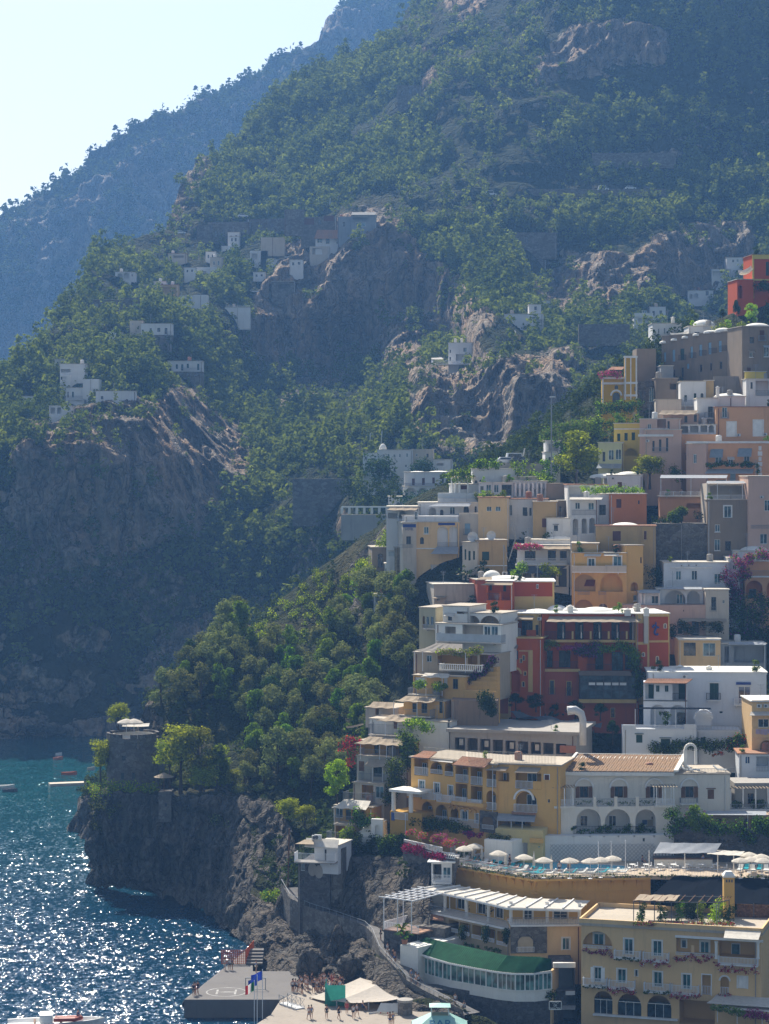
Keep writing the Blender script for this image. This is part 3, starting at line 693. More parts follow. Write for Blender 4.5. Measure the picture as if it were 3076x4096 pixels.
def autowin(s):
 f = s.front; r_ = random.Random(int(s.L.x*13+s.z1*17)); n = 0; z = s.z0+.9
 st = r_.choice((None, None, M_greensh, M_brown, M_shb))
 while z < s.z1-1.9 and n < 8:
  x = 1.0+r_.random()*.6
  while x < s.w-1.6:
   w, h = r_.choice(((.85, 1.25), (.95, 1.9), (.7, 1.0))); dz = r_.uniform(0, .3)
   if r_.random() < .62 and not any(x-.6 < b and x+w+.6 > a and z+dz-.5 < d and z+dz+h+.5 > c for a, b, c, d in f.occ):
    f.lit = (x, x+w, z+dz, z+dz+h); k = r_.random()
    f.win(0, 0, 0, 0, **(dict(closed=st, frame=st) if st and k < .6 else dict(frame=M_darkmetal, hood=M_tile) if k < .3 else dict(frame=M_white, pane=M_glassb, sill=True))); n += 1
    if k > .8: m = MB(); m.hexa([f.pt(x-.2,z+dz+h-.2,.9), f.pt(x+w+.2,z+dz+h-.2,.9), f.pt(x+w+.2,z+dz+h+.25,.01), f.pt(x-.2,z+dz+h+.25,.01), f.pt(x-.2,z+dz+h-.15,.9), f.pt(x+w+.2,z+dz+h-.15,.9), f.pt(x+w+.2,z+dz+h+.3,.01), f.pt(x-.2,z+dz+h+.3,.01)]); m.build('awning', r_.choice((M_canvas, M_canvasgrey, M_reed)), s.T)
    if h > 1.5 and k < .7: m = MB(); f.rail(m, x-.25, x+w+.25, z+dz, z+dz+.95, .3, 'iron', .28); f.bx(m, x-.3, x+w+.3, z+dz-.12, z+dz-.01, .004, .34); m.build('balcony', M_greyiron, s.T)
   x += r_.uniform(2.0, 3.4)
  z += 3.1
 if s.w > 5 and r_.random() < .5: x = s.w*r_.uniform(.1, .9); f.bx_ac(x, s.z0+r_.uniform(2, 3)) if not any(x-.8 < b and x+.8 > a for a, b, c, d in f.occ) else 0
class Vol:
 """a box-shaped part of a building: walls with openings, and its faces"""
 def __init__(s, T, x0, x1, y0, y1, yaw=0, dep=9, mat=None, D=None, off=0., ext=7, inner=None, part='wall', roof=None, par=0., auto=False):
  s.auto = auto
  u0, v0 = S(x0, y0); u1, v1 = S(x1, y1); uc = (u0+u1)/2; D = (D or D0(uc, v1))+off
  a = R(yaw); e = Vector((math.cos(a), math.sin(a), 0)); n = Vector((math.sin(a), -math.cos(a), 0)); P = at(uc, v1, D)
  f = Face(T, P, e, n, 0); sL = f.px(x0, (y0+y1)/2)[0]; sR = f.px(x1, (y0+y1)/2)[0]
  s.z0, s.z1 = P.z, f.px((x0+x1)/2, y0)[1]; s.base = P; s.T = T; s.mat = mat or M_cream; s.inner = inner or s.mat; s.ext, s.dep, s.part, s.e, s.n = ext, dep, part, e, n
  L, Rr = P + e*sL, P + e*sR; s.L, s.Rr = L, Rr; s.w = sR-sL; s.roofs = roof; s.par = par
 def faces(s, T):
  s.T = T
  s.front = Face(T, s.L, s.e, s.n, s.w); s.left = Face(T, s.L - s.n*s.dep, s.n, -s.e, s.dep); s.right = Face(T, s.Rr, -s.n, s.e, s.dep); return s
 def done(s):
  m = MB(); zb, zt = s.z0-s.ext, s.z1
  if s.auto: autowin(s)
  for f in (s.front, s.left, s.right): wallface(m, f, 0, f.w, zb, zt)
  c = [s.L, s.Rr, s.Rr-s.n*s.dep, s.L-s.n*s.dep]; m.mi = 0
  m.quad(*[Vector((p.x, p.y, zt)) for p in c]); m.quad(*[Vector((p.x, p.y, zb)) for p in c[::-1]])
  m.quad(*[Vector((c[i].x, c[i].y, z)) for i, z in ((2,zb),(3,zb),(3,zt),(2,zt))])
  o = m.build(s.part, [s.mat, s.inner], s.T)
  if s.w > 4 and s.ext > 2:
   r_ = random.Random(int(s.L.x*31+s.z0*7)); a = s.w*r_.choice((.04, .96, .5 if not s.front.holes else .97)); m = MB(); m.tube([s.front.pt(a, zb, .07), s.front.pt(a, zt-.2, .07)], .06, 5, False); m.build('drainpipe', r_.choice((M_conc, M_brown, M_acw)), s.T)
   if s.roofs and r_.random() < .8:
    q = s.front.pt(s.w*r_.uniform(.2,.8), zt+.1, -r_.uniform(1,4)); m = MB(); h = r_.uniform(1.6, 3); m.tube([q, q+Vector((0,0,h))], .035, 4)
    for k in range(4): m.bar(q+Vector((-.5+.08*k,0,h-.2*k)), q+Vector((.5-.08*k,0,h-.2*k)), .035)
    m.build('aerial', M_greyiron, s.T)
   if s.roofs and r_.random() < .45:
    q = s.front.pt(s.w*r_.uniform(.15,.85), zt+.1, -r_.uniform(1.5,4)); m = MB(); m.lathe(q, [(.02,0),(.55,0),(.55,1.1),(.4,1.25),(.02,1.3)], 10); m.build('water_tank', r_.choice((M_acw, M_conc, paint((.30,.14,.08), .8))), s.T)
  if s.roofs:
   ROOFS.append(s); mt, ov, th = s.roofs; m = MB(); q = [s.L - s.e*ov + s.n*ov, s.Rr + s.e*ov + s.n*ov, s.Rr + s.e*ov - s.n*(s.dep+ov), s.L - s.e*ov - s.n*(s.dep+ov)]
   m.hexa([Vector((p.x, p.y, zt+.003)) for p in q] + [Vector((p.x, p.y, zt+th)) for p in q]); r = m.build('roof', mt, s.T)
   if s.par:
    m = MB(); t_ = .22
    for i in range(4):
     p, p2 = q[i], q[(i+1)%4]; d = (p2-p).normalized(); nn = Vector((-d.y, d.x, 0)); z = zt+th+.003
     a_, b_ = p + d*(0 if i % 2 == 0 else t_), p2 - d*(0 if i % 2 == 0 else t_)
     if i % 2: pass
     m.hexa([Vector((k.x, k.y, z)) for k in (a_, b_, b_+nn*t_, a_+nn*t_)] + [Vector((k.x, k.y, z+s.par)) for k in (a_, b_, b_+nn*t_, a_+nn*t_)])
    sub(m, 'parapet', s.mat, r, s.T.base)
   s.roofobj = r
  return o
 def dome(s, x0, x1, yb, yt, back=None, mat=None, name='dome', ry=None):
  back = s.dep/2 if back is None else back; f = Face(s.T, s.L - s.n*back, s.e, s.n, s.w)
  a, z = f.px(x0, yb); b, _ = f.px(x1, yb); _, zt = f.px((x0+x1)/2, yt); m = MB(); rx = (b-a)/2; ry = ry or min(rx, max(back, .8)*1.05); z = min(z, s.z1+.25)
  h = max(.2, zt-z); pr = [(math.cos(t)*1., h*math.sin(t)) for t in [i*math.pi/2/7 for i in range(8)]]
  m.lathe(f.pt((a+b)/2, z), [(1,-.3)]+pr, 20, s.e*rx, s.n*ry); return m.build(name, mat or M_lime, s.T, smooth=True)
 def chim(s, x, yb, yt, w=.5, back=1., mat=None, cap=True):
  f = Face(s.T, s.L - s.n*back, s.e, s.n, s.w); a, z0 = f.px(x, yb); _, z1 = f.px(x, yt); z0 = min(z0, s.z1); m = MB(); h = w/2
  f.bx(m, a-h, a+h, z0-.3, z1-.25, -h, h)
  if cap: f.bx(m, a-h*1.3, a+h*1.3, z1-.245, z1-.15, -h*1.3, h*1.3); m.lathe(f.pt(a, z1-.148), [(h*.9,0),(h*.5,.15),(.02,.2)], 6)
  return m.build('chimney', mat or s.mat, s.T)
 def roofrail(s, x0, x1, yt, yb, back=.15, style='iron', mat=None):
  f = Face(s.T, s.L - s.n*back, s.e, s.n, s.w); a, b, z0, z1 = f.rect(x0, yt, x1, yb); m = MB(); f.rail(m, a, b, s.z1+.15 if abs(z0-s.z1) < 1 else z0, z1, 0, style); return m.build('railing', mat or RAILM[style], s.T)
def wallface(m, f, s0, s1, z0, z1):
 H = [(max(a, s0+.02), min(b, s1-.02), max(c, z0+.02), min(d, z1-.02), dp, ar, cl) for a, b, c, d, dp, ar, cl in f.holes if b > s0+.1 and a < s1-.1]
 xs = sorted({s0, s1, *[h[0] for h in H], *[h[1] for h in H]}); zs = sorted({z0, z1, *[h[2] for h in H], *[h[3] for h in H]})
 m.mi = 0
 for a, b in zip(xs[:-1], xs[1:]):
  for c, d in zip(zs[:-1], zs[1:]):
   x, z = (a+b)/2, (c+d)/2
   if not any(h[0] < x < h[1] and h[2] < z < h[3] for h in H): m.quad(f.pt(a,c), f.pt(b,c), f.pt(b,d), f.pt(a,d))
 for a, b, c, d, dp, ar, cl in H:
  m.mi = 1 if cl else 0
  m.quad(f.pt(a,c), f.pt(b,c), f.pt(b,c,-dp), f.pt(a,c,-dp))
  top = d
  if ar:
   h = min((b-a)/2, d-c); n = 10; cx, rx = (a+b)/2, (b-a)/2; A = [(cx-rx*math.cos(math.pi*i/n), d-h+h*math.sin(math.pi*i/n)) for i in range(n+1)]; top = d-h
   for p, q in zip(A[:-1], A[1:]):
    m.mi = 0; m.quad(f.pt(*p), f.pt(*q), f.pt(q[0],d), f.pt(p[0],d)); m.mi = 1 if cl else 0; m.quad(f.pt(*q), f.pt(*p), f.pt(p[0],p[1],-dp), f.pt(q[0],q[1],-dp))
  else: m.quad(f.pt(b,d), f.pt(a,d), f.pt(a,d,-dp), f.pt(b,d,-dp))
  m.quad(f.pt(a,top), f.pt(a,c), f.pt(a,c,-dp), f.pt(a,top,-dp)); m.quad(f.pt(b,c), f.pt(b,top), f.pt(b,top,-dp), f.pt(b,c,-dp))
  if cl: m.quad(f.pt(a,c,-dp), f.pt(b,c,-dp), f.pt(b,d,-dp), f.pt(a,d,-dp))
class Bld(Thing):
 def __init__(s, name, label, x0, x1, y0, y1, cat='house', group=None, **k):
  v = Vol(None, x0, x1, y0, y1, **k); Thing.__init__(s, name, label, cat, v.base, group); s.v = v.faces(s); s.vols = [v]
  s.F, s.Lf, s.Rf = v.front, v.left, v.right
 def vol(s, x0, x1, y0, y1, **k): v = Vol(s, x0, x1, y0, y1, **k).faces(s); s.vols.append(v); return v
 def done(s):
  for v in s.vols: v.done()
  return s
M_white = paint((.78,.77,.73), .6, .25); M_whiteiron = paint((.72,.73,.74), .5, .4); M_lime = plaster((.80,.78,.72), .25); M_iron = paint((.03,.035,.045), .5, .4)
M_greyiron = paint((.24,.26,.28), .5, .4); M_darkmetal = paint((.08,.09,.10), .4, .5); M_acw = paint((.62,.62,.60), .5, .3); M_glass = glass(); M_glassb = glass((.05,.10,.12)); M_glassteal = glass((.02,.075,.08))
M_cream = plaster((.62,.50,.30)); M_wood = paint((.17,.085,.045), .7, .2, var=.3); M_greensh = paint((.012,.05,.035), .6, .3); M_greysh = paint((.16,.20,.20), .6, .3); M_brown = paint((.12,.045,.03), .7, .2)
M_blue = paint((.02,.05,.22), .5, .3); M_terr = paint((.40,.24,.16), .9, .1, var=.25); M_conc = plaster((.36,.34,.31), .5); M_tile = tilemat(); M_roofl = plaster((.46,.41,.34), .6)
M_reed = fabric((.52,.43,.32), .25, 3.0); M_reedgrey = fabric((.36,.33,.29), .2, 3.0); M_canvas = fabric((.80,.76,.68), .35); M_canvasgrey = fabric((.50,.52,.54), .3); M_sail = fabric((.74,.66,.55), .35)
M_stone = stone((.19,.175,.155)); M_stoneg = stone((.13,.125,.125), 1.8); M_tuff = stone((.30,.235,.15), 2.2, .35); M_netd = fabric((.012,.014,.018), .1)
RAILM = {'iron': M_iron, 'white': M_whiteiron, 'solid': M_lime, 'glass': paint((.42,.47,.50), .15, .6), 'arcs': M_white, 'cross': M_whiteiron}
ORD = ['first','second','third','fourth','fifth','sixth','seventh','eighth','ninth','tenth','eleventh','twelfth','thirteenth','fourteenth','fifteenth','sixteenth']
L_flow = leafmat((.35,.012,.07), (.55,.03,.16), .3, (1,.8,.9), name='magenta blossoms'); L_flowp = leafmat((.45,.04,.16), (.65,.14,.30), .35, (1,.8,.9), name='pink blossoms'); L_flowr = leafmat((.5,.02,.02), (.65,.08,.05), .3, (1,.7,.7), name='red blossoms')
L_flowd = leafmat((.16,.006,.03), (.30,.012,.07), .2, (1,.8,.9), name='dark red blossoms'); L_white = leafmat((.5,.5,.45), (.75,.72,.7), .3, (1,1,1), name='white blossoms'); L_viol = leafmat((.10,.02,.10), (.22,.06,.2), .3, (1,.8,1), name='violet blossoms')
def foliage(name, label, P, rad, n, size, mats, cat, group=None, seed=0, frac=None, squash=.9):
 """a plant made of leaf-sized faces round the points P; mats share the faces out by frac"""
 g = np.random.default_rng(seed+len(P)*31+int(abs(P[0][0])*97)); P = np.array([tuple(p) for p in P]); Rr = np.full(len(P), rad)*(.7+.6*g.random(len(P)))
 Q = cards(P, Rr, n, size, g, .3, squash); base = P.mean(0); base[2] = P[:,2].min(); Q = Q - base
 me = np_mesh(name, Q.reshape(-1,3), np.arange(n*4).reshape(-1,4), mats[0])
 for m_ in mats[1:]: me.materials.append(m_)
 if len(mats) > 1:
  k = g.choice(len(mats), n, p=frac or [1/len(mats)]*len(mats)); me.polygons.foreach_set('material_index', k.astype(np.int32))
 o = link(name, me); o.location = base; return tag(o, label, cat, group)
def boxrow(f, x0, x1, y, out, mats, label, rad=.28, n=None, size=.15, drop=.25, frac=None, name='flower_box', cat='flowers', group=None):
 """flowers along a railing"""
 a, z = f.px(x0, y, out); b, _ = f.px(x1, y, out); k = max(3, int(abs(b-a)/.25)); g = random.Random(int(x0*7+y))
 P = [f.pt(a+(b-a)*(i+.5)/k, z-g.random()*drop*2+drop*.5, out+g.uniform(-.1,.15)) for i in range(k)]
 return foliage(name, label, P, rad, n or int(abs(b-a)*130), size, mats, cat, group, int(x0), frac)
def ivy(f, pts, label, rad=.6, n=900, size=.24, mats=None, out=.25, frac=None, name='climbing_vine', cat='vine', k=1):
 """creeper along a path of photograph points on a wall"""
 P = []; g = random.Random(int(pts[0][0]))
 for (x0, y0), (x1, y1) in zip(pts[:-1], pts[1:]):
  p = f.pt(*f.px(x0, y0, out), out); q = f.pt(*f.px(x1, y1, out), out); m = max(2, int((q-p).length/(rad*.7)))
  for i in range(m):
   for _ in range(k): P.append(p.lerp(q, i/m)+Vector((g.uniform(-.5,.5), g.uniform(-.3,.3), g.uniform(-.5,.5)))*rad*1.1)
 return foliage(name, label, P, rad, n, size, mats or [L_dark, L_broad], cat, None, int(pts[0][1]), frac)
def pq(x, y, Y): return at(*S(x, y), Y)
def sheet(name, a, b, c, d, mat, T=None, n=8, sag=.15, thick=.04, lift=0.):
 """cloth or roof sheet through four corners a b (back), c d (front: c below a)"""
 a, b, c, d = map(Vector, (a, b, c, d)); V = []; N = n+1
 for j in (0, 1):
  for i in range(N):
   for k in range(N):
    s, t_ = i/n, k/n; p = (a*(1-t_)+b*t_)*(1-s) + (c*(1-t_)+d*t_)*s
    p.z -= sag*4*(s*(1-s)*.6 + t_*(1-t_)*.4) + thick*j - lift*math.sin(6.28*t_*3+s*5)*.5; V.append(p)
 q = N*N; F = []
 for i in range(n):
  for k in range(n):
   o = i*N+k; F += [(o, o+N, o+N+1, o+1), (q+o, q+o+1, q+o+N+1, q+o+N)]
 for k in range(n):
  F += [(n*N+k, q+n*N+k, q+n*N+k+1, n*N+k+1), (k, k+1, q+k+1, q+k), (k*N, q+k*N, q+(k+1)*N, (k+1)*N), (k*N+n, (k+1)*N+n, q+(k+1)*N+n, q+k*N+n)]
 m = MB(); m.add(V, F); return m.build(name, mat, T) if T is not None else m.build(name, mat, None, (a+b+c+d)/4)
def polyslab(name, pts, z0, z1, mat, T=None):
 m = MB(); n = len(pts); m.add([(p[0],p[1],z0) for p in pts]+[(p[0],p[1],z1) for p in pts], [tuple(range(n))[::-1], tuple(range(n, 2*n))]+[(i,(i+1)%n,n+(i+1)%n,n+i) for i in range(n)])
 return m.build(name, mat, T) if T is not None else m.build(name, mat, None, (pts[0][0],pts[0][1],z0))
# ------------------------------------------------------------------ small things: prototypes and copies
class Kit:
 """copies of a prototype thing; each carries its own label"""
 def __init__(s, T): s.o = T.o if isinstance(T, Thing) else T; index_children(s.o); s.used = False
 def put(s, p, label, cat, group=None, rz=0., sc_=1., name=None):
  o = copy_tree(s.o) if s.used else s.o
  if s.used: pass
  s.used = True; o.location = p; o.rotation_euler = (0,0,rz); o.scale = (sc_,)*3 if not isinstance(sc_, tuple) else sc_
  if 'group' in o: del o['group']
  return tag(o, label, cat, group)
def lst(m, T, name, mat, smooth=False): return m.build(name, mat, T, smooth=smooth)
def parasol_kit(col, r=1.25, h=2.35):
 T = Thing('parasol', 'parasol', 'parasol', (0,0,0)); m = MB(); m.tube([(0,0,0),(0,0,h+.35)], .03, 6); m.lathe((0,0,0), [(.28,0),(.28,.06),(.02,.1)], 10); lst(m, T, 'pole', M_whiteiron)
 m = MB(); n = 8
 m.lathe((0,0,h-.1), [(r,0),(r*.72,.2),(r*.4,.36),(.03,.5)], n); m.lathe((0,0,h-.1), [(r*.99,-.16),(r,0)], n); lst(m, T, 'canopy', fabric(col, .35)); return Kit(T)
def closed_kit():
 T = Thing('closed_parasol', 'parasol', 'parasol', (0,0,0)); m = MB(); m.tube([(0,0,0),(0,0,2.6)], .03, 6); lst(m, T, 'pole', M_whiteiron)
 m = MB(); m.lathe((0,0,.7), [(.16,0),(.2,.3),(.13,1.2),(.02,1.95)], 8); lst(m, T, 'canopy', M_canvas); return Kit(T)
def lounger_kit(cush, tilt=.5):
 T = Thing('sun_lounger', 'sun lounger', 'sun lounger', (0,0,0)); m = MB(); m.abox(-.33,.33,-.95,.4,.28,.33)
 for x in (-.3,.3):
  for y in (-.85,.3): m.abox(x-.03,x+.03,y-.03,y+.03,0,.28)
 lst(m, T, 'frame', M_white); m = MB(); m.abox(-.31,.31,-.93,.38,.334,.42); m.hexa([(-.31,.38,.335),(.31,.38,.335),(.31,.95,.335+tilt),(-.31,.95,.335+tilt),(-.31,.34,.42),(.31,.34,.42),(.31,.91,.43+tilt),(-.31,.91,.43+tilt)]); lst(m, T, 'cushion', cush); return Kit(T)
def chair_kit(mat):
 T = Thing('terrace_chair', 'chair', 'chair', (0,0,0)); m = MB(); m.abox(-.22,.22,-.22,.22,.42,.46); lst(m, T, 'seat', mat); m = MB(); m.abox(-.22,.22,.2,.24,.463,.9); lst(m, T, 'backrest', mat)
 for x in (-.2,.2):
  for y in (-.2,.2): m = MB(); m.tube([(x,y,0),(x,y,.42)], .02, 4); lst(m, T, 'leg', mat)
 return Kit(T)
def table_kit(mat):
 T = Thing('terrace_table', 'table', 'table', (0,0,0)); m = MB(); m.lathe((0,0,.72), [(.02,.03),(.45,.03),(.45,0),(.02,0)], 12); lst(m, T, 'tabletop', mat); m = MB(); m.lathe((0,0,0), [(.25,0),(.25,.03),(.04,.06),(.04,.72)], 8); lst(m, T, 'pedestal', M_whiteiron); return Kit(T)
K_par = parasol_kit((.80,.74,.64)); K_closed = closed_kit(); K_lw = lounger_kit(fabric((.72,.72,.68), .1)); K_lt = lounger_kit(fabric((.05,.34,.40), .1)); K_chair = chair_kit(paint((.62,.63,.64), .5)); K_table = table_kit(paint((.70,.70,.68), .5))
def skin(verts, edges, sub_=1):
 me = bpy.data.meshes.new('body'); me.from_pydata([v[:3] for v in verts], edges, []); ob = bpy.data.objects.new('tmp', me); COL.objects.link(ob)
 ob.modifiers.new('s', 'SKIN').use_smooth_shade = True
 for i, v in enumerate(verts): me.skin_vertices[0].data[i].radius = (v[3], v[4] if len(v) > 4 else v[3])
 me.skin_vertices[0].data[0].use_root = True; ob.modifiers.new('u', 'SUBSURF').levels = sub_; ob.modifiers['u'].render_levels = sub_
 dg = bpy.context.evaluated_depsgraph_get(); r = bpy.data.meshes.new_from_object(ob.evaluated_get(dg)); bpy.data.objects.remove(ob); return r
def person_kit(pose, shirt, legs_c, skin_c, hair_c, bare=False, skirt=False):
 V = []; E = []; J = {}
 def j(n, p, r, par=None):
  J[n] = len(V); V.append((*p, *(r if isinstance(r, tuple) else (r,))))
  if par: E.append((J[par], J[n]))
 if pose in ('stand', 'walk'):
  hz_, knee, ank = .92, .48, .07; st = .0 if pose == 'stand' else .24
  j('pel', (0,0,hz_), (.15,.11)); j('wai', (0,.01,1.1), (.13,.095), 'pel'); j('che', (0,.01,1.3), (.155,.11), 'wai'); j('nek', (0,0,1.46), .055, 'che'); j('jaw', (0,-.015,1.56), (.062,.075), 'nek'); j('hed', (0,-.005,1.65), (.072,.088), 'jaw'); j('nos', (0,-.105,1.59), .012, 'jaw')
  for s_, k in ((-1, 1), (1, -1)):
   a = 'l' if s_ < 0 else 'r'; f_ = k*st
   j(a+'hip', (s_*.09,0,.86), .088, 'pel'); j(a+'kne', (s_*.10,-f_*.5-.02,knee), .058, a+'hip'); j(a+'ank', (s_*.10,-f_*.9+(.03 if k < 0 else 0),ank), .036, a+'kne'); j(a+'toe', (s_*.115,-f_*.9-.15,.035), .03, a+'ank')
   j(a+'sho', (s_*.18,.01,1.38), .055, 'che'); j(a+'elb', (s_*.25,.03+f_*.3,1.12), .040, a+'sho'); j(a+'wri', (s_*.26,-.08+f_*.6,.90), .026, a+'elb'); hand = (s_*.26,-.10+f_*.65,.83); j(a+'han', hand, (.034,.016), a+'wri')
   for q in range(4): j(a+'f%d' % q, (hand[0]+s_*.004, hand[1]+(q-1.5)*.018, hand[2]-.075+.012*abs(q-1.5)), .009, a+'han')
   j(a+'th', (hand[0]-s_*.01, hand[1]-.045, hand[2]-.02), .010, a+'han')
 elif pose == 'sit':
  j('pel', (0,0,.50), (.16,.12)); j('wai', (0,.05,.68), (.13,.095), 'pel'); j('che', (0,.06,.88), (.155,.11), 'wai'); j('nek', (0,.04,1.04), .055, 'che'); j('jaw', (0,.02,1.14), (.062,.075), 'nek'); j('hed', (0,.03,1.23), (.072,.088), 'jaw'); j('nos', (0,-.07,1.17), .012, 'jaw')
  for s_ in (-1, 1):
   a = 'l' if s_ < 0 else 'r'
   j(a+'hip', (s_*.1,-.06,.50), .088, 'pel'); j(a+'kne', (s_*.12,-.44,.50), .06, a+'hip'); j(a+'ank', (s_*.12,-.46,.08), .036, a+'kne'); j(a+'toe', (s_*.13,-.62,.04), .03, a+'ank')
   j(a+'sho', (s_*.18,.06,.96), .055, 'che'); j(a+'elb', (s_*.24,.0,.72), .04, a+'sho'); j(a+'wri', (s_*.16,-.22,.62), .026, a+'elb'); j(a+'han', (s_*.14,-.30,.60), (.034,.018), a+'wri')
   for q in range(4): j(a+'f%d' % q, (s_*.14+(q-1.5)*.018,-.37,.585), .009, a+'han')
   j(a+'th', (s_*.10,-.32,.60), .010, a+'han')
 else:
  j('pel', (0,0,.53), (.16,.11)); j('wai', (0,.18,.55), (.13,.095), 'pel'); j('che', (0,.38,.64), (.155,.11), 'wai'); j('nek', (0,.53,.73), .055, 'che'); j('jaw', (0,.61,.80), (.062,.07), 'nek'); j('hed', (0,.69,.85), (.072,.085), 'jaw'); j('nos', (0,.60,.90), .012, 'jaw')
  for s_ in (-1, 1):
   a = 'l' if s_ < 0 else 'r'
   j(a+'hip', (s_*.1,-.06,.52), .088, 'pel'); j(a+'kne', (s_*.12,-.46,.56 if s_ < 0 else .5), .058, a+'hip'); j(a+'ank', (s_*.12,-.86,.47), .036, a+'kne'); j(a+'toe', (s_*.14,-.92,.6), .028, a+'ank')
   j(a+'sho', (s_*.18,.44,.66), .055, 'che'); j(a+'elb', (s_*.27,.2,.53), .04, a+'sho'); j(a+'wri', (s_*.25,-.02,.5), .026, a+'elb'); j(a+'han', (s_*.24,-.10,.49), (.034,.018), a+'wri')
   for q in range(4): j(a+'f%d' % q, (s_*.24+(q-1.5)*.018,-.17,.48), .009, a+'han')
   j(a+'th', (s_*.20,-.12,.49), .010, a+'han')
 T = Thing('person', 'person', 'person', (0,0,0)); b = skin(V, E); b.materials.append(paint(skin_c, .6, .3)); o = link('body', b); o.parent = T.o
 def wear(names, edges, grow, mat, name):
  vv = [(V[J[n]][0], V[J[n]][1], V[J[n]][2], V[J[n]][3]+grow, (V[J[n]][4] if len(V[J[n]]) > 4 else V[J[n]][3])+grow) for n in names]; me = skin(vv, [(names.index(a), names.index(c)) for a, c in edges]); me.materials.append(mat); o = link(name, me); o.parent = T.o
 if not bare: wear(['pel','wai','che','lsho','rsho'], [('pel','wai'),('wai','che'),('che','lsho'),('che','rsho')], .022, fabric(shirt, .1), 'shirt')
 if skirt: wear(['pel','lkne','rkne'], [('pel','lkne'),('pel','rkne')], .06, fabric(legs_c, .1), 'skirt')
 else:
  for s_ in 'lr':      # shorts reach halfway down the thigh
   h, k = V[J[s_+'hip']], V[J[s_+'kne']]; V.append(tuple((h[i]+k[i])/2 for i in range(3))+(.075,)); J[s_+'mid'] = len(V)-1
  wear(['pel','lhip','rhip','lmid','rmid'], [('pel','lhip'),('pel','rhip'),('lhip','lmid'),('rhip','rmid')], .02, fabric(legs_c, .1), 'shorts')
 h = V[J['hed']]; m = MB(); m.lathe((h[0], h[1]+.015, h[2]-.01), [(.10*math.cos(t_), .105*math.sin(t_)) for t_ in (-.5,-.2,.15,.5,.9,1.25,1.55)], 10); lst(m, T, 'hair', paint(hair_c, .8, .2), True); return Kit(T)
SKN = [(.42,.23,.15), (.50,.29,.19), (.33,.17,.10)]
K_stand = [person_kit('stand', (.70,.70,.70), (.05,.06,.09), SKN[0], (.03,.02,.015)), person_kit('stand', (.03,.035,.05), (.10,.12,.10), SKN[1], (.10,.06,.03)), person_kit('stand', (.55,.10,.12), (.60,.10,.12), SKN[0], (.02,.015,.012)), person_kit('stand', (.5,.5,.5), (.06,.10,.25), SKN[2], (.03,.02,.015), bare=True), person_kit('stand', (.25,.35,.55), (.5,.45,.35), SKN[1], (.06,.035,.02))]
K_walk = [person_kit('walk', (.72,.70,.68), (.66,.62,.58), SKN[0], (.10,.06,.03), skirt=True), person_kit('walk', (.45,.52,.62), (.03,.03,.04), SKN[1], (.03,.02,.015)), person_kit('walk', (.04,.04,.05), (.05,.07,.12), SKN[2], (.02,.015,.012))]
K_sit = [person_kit('sit', (.06,.10,.22), (.06,.07,.10), SKN[1], (.03,.02,.015)), person_kit('sit', (.65,.62,.58), (.2,.2,.22), SKN[0], (.12,.07,.035))]
K_lie = [person_kit('lie', (.4,.05,.08), (.4,.05,.08), SKN[0], (.03,.02,.015), bare=True), person_kit('lie', (.04,.06,.2), (.04,.06,.2), SKN[2], (.06,.035,.02), bare=True)]
# ================================================================== the cream hotel at the bottom right
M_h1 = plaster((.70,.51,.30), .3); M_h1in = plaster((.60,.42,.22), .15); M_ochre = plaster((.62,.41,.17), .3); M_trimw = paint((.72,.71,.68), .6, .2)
crop(2250, 3650, 2.0109)
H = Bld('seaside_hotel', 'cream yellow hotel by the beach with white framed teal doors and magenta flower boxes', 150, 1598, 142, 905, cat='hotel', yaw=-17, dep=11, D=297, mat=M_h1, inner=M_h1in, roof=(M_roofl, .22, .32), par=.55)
f = H.F; W = dict(trim=M_trimw, pane=M_glassteal)
b_ = f.loggia(162, 150, 400, 272, 1.4, True); b_.win(252, 168, 333, 272, trim=M_trimw, pane=M_glassteal)
f.win(497, 212, 566, 338, **W); f.win(727, 228, 798, 352, **W)
b_ = f.loggia(915, 208, 1222, 332, 1.2); b_.win(958, 218, 998, 285, bars=0, trim=M_trimw); b_.win(1110, 232, 1180, 333, **W); b_.fence(1035, 1060, 262, 333, .9, 'solid', M_h1, 'divider')
b_ = f.loggia(1254, 232, 1556, 366, 2.4); b_.win(1358, 248, 1430, 362, pane=M_glassb, bars=0)
f.win(255, 440, 312, 560, shut=M_white, **W); f.win(443, 455, 510, 568, **W); f.win(583, 462, 604, 515, bars=0, trim=M_trimw); f.win(733, 478, 800, 600, **W); f.win(965, 497, 1030, 618, **W)
b_ = f.loggia(1124, 503, 1193, 662, .9); f.fence(1126, 1191, 590, 662, -.05, 'white'); f.band(1115, 492, 1202, 502, M_trimw); f.band(1115, 502, 1124, 668, M_trimw, 'band'); f.band(1193, 502, 1202, 668, M_trimw)
f.loggia(1270, 515, 1340, 662, .9, True); f.archtrim(1270, 515, 1340, 662, M_trimw, .2); f.fence(1272, 1338, 600, 662, -.05, 'white')
f.win(1412, 518, 1484, 612, closed=M_white, trim=M_trimw)
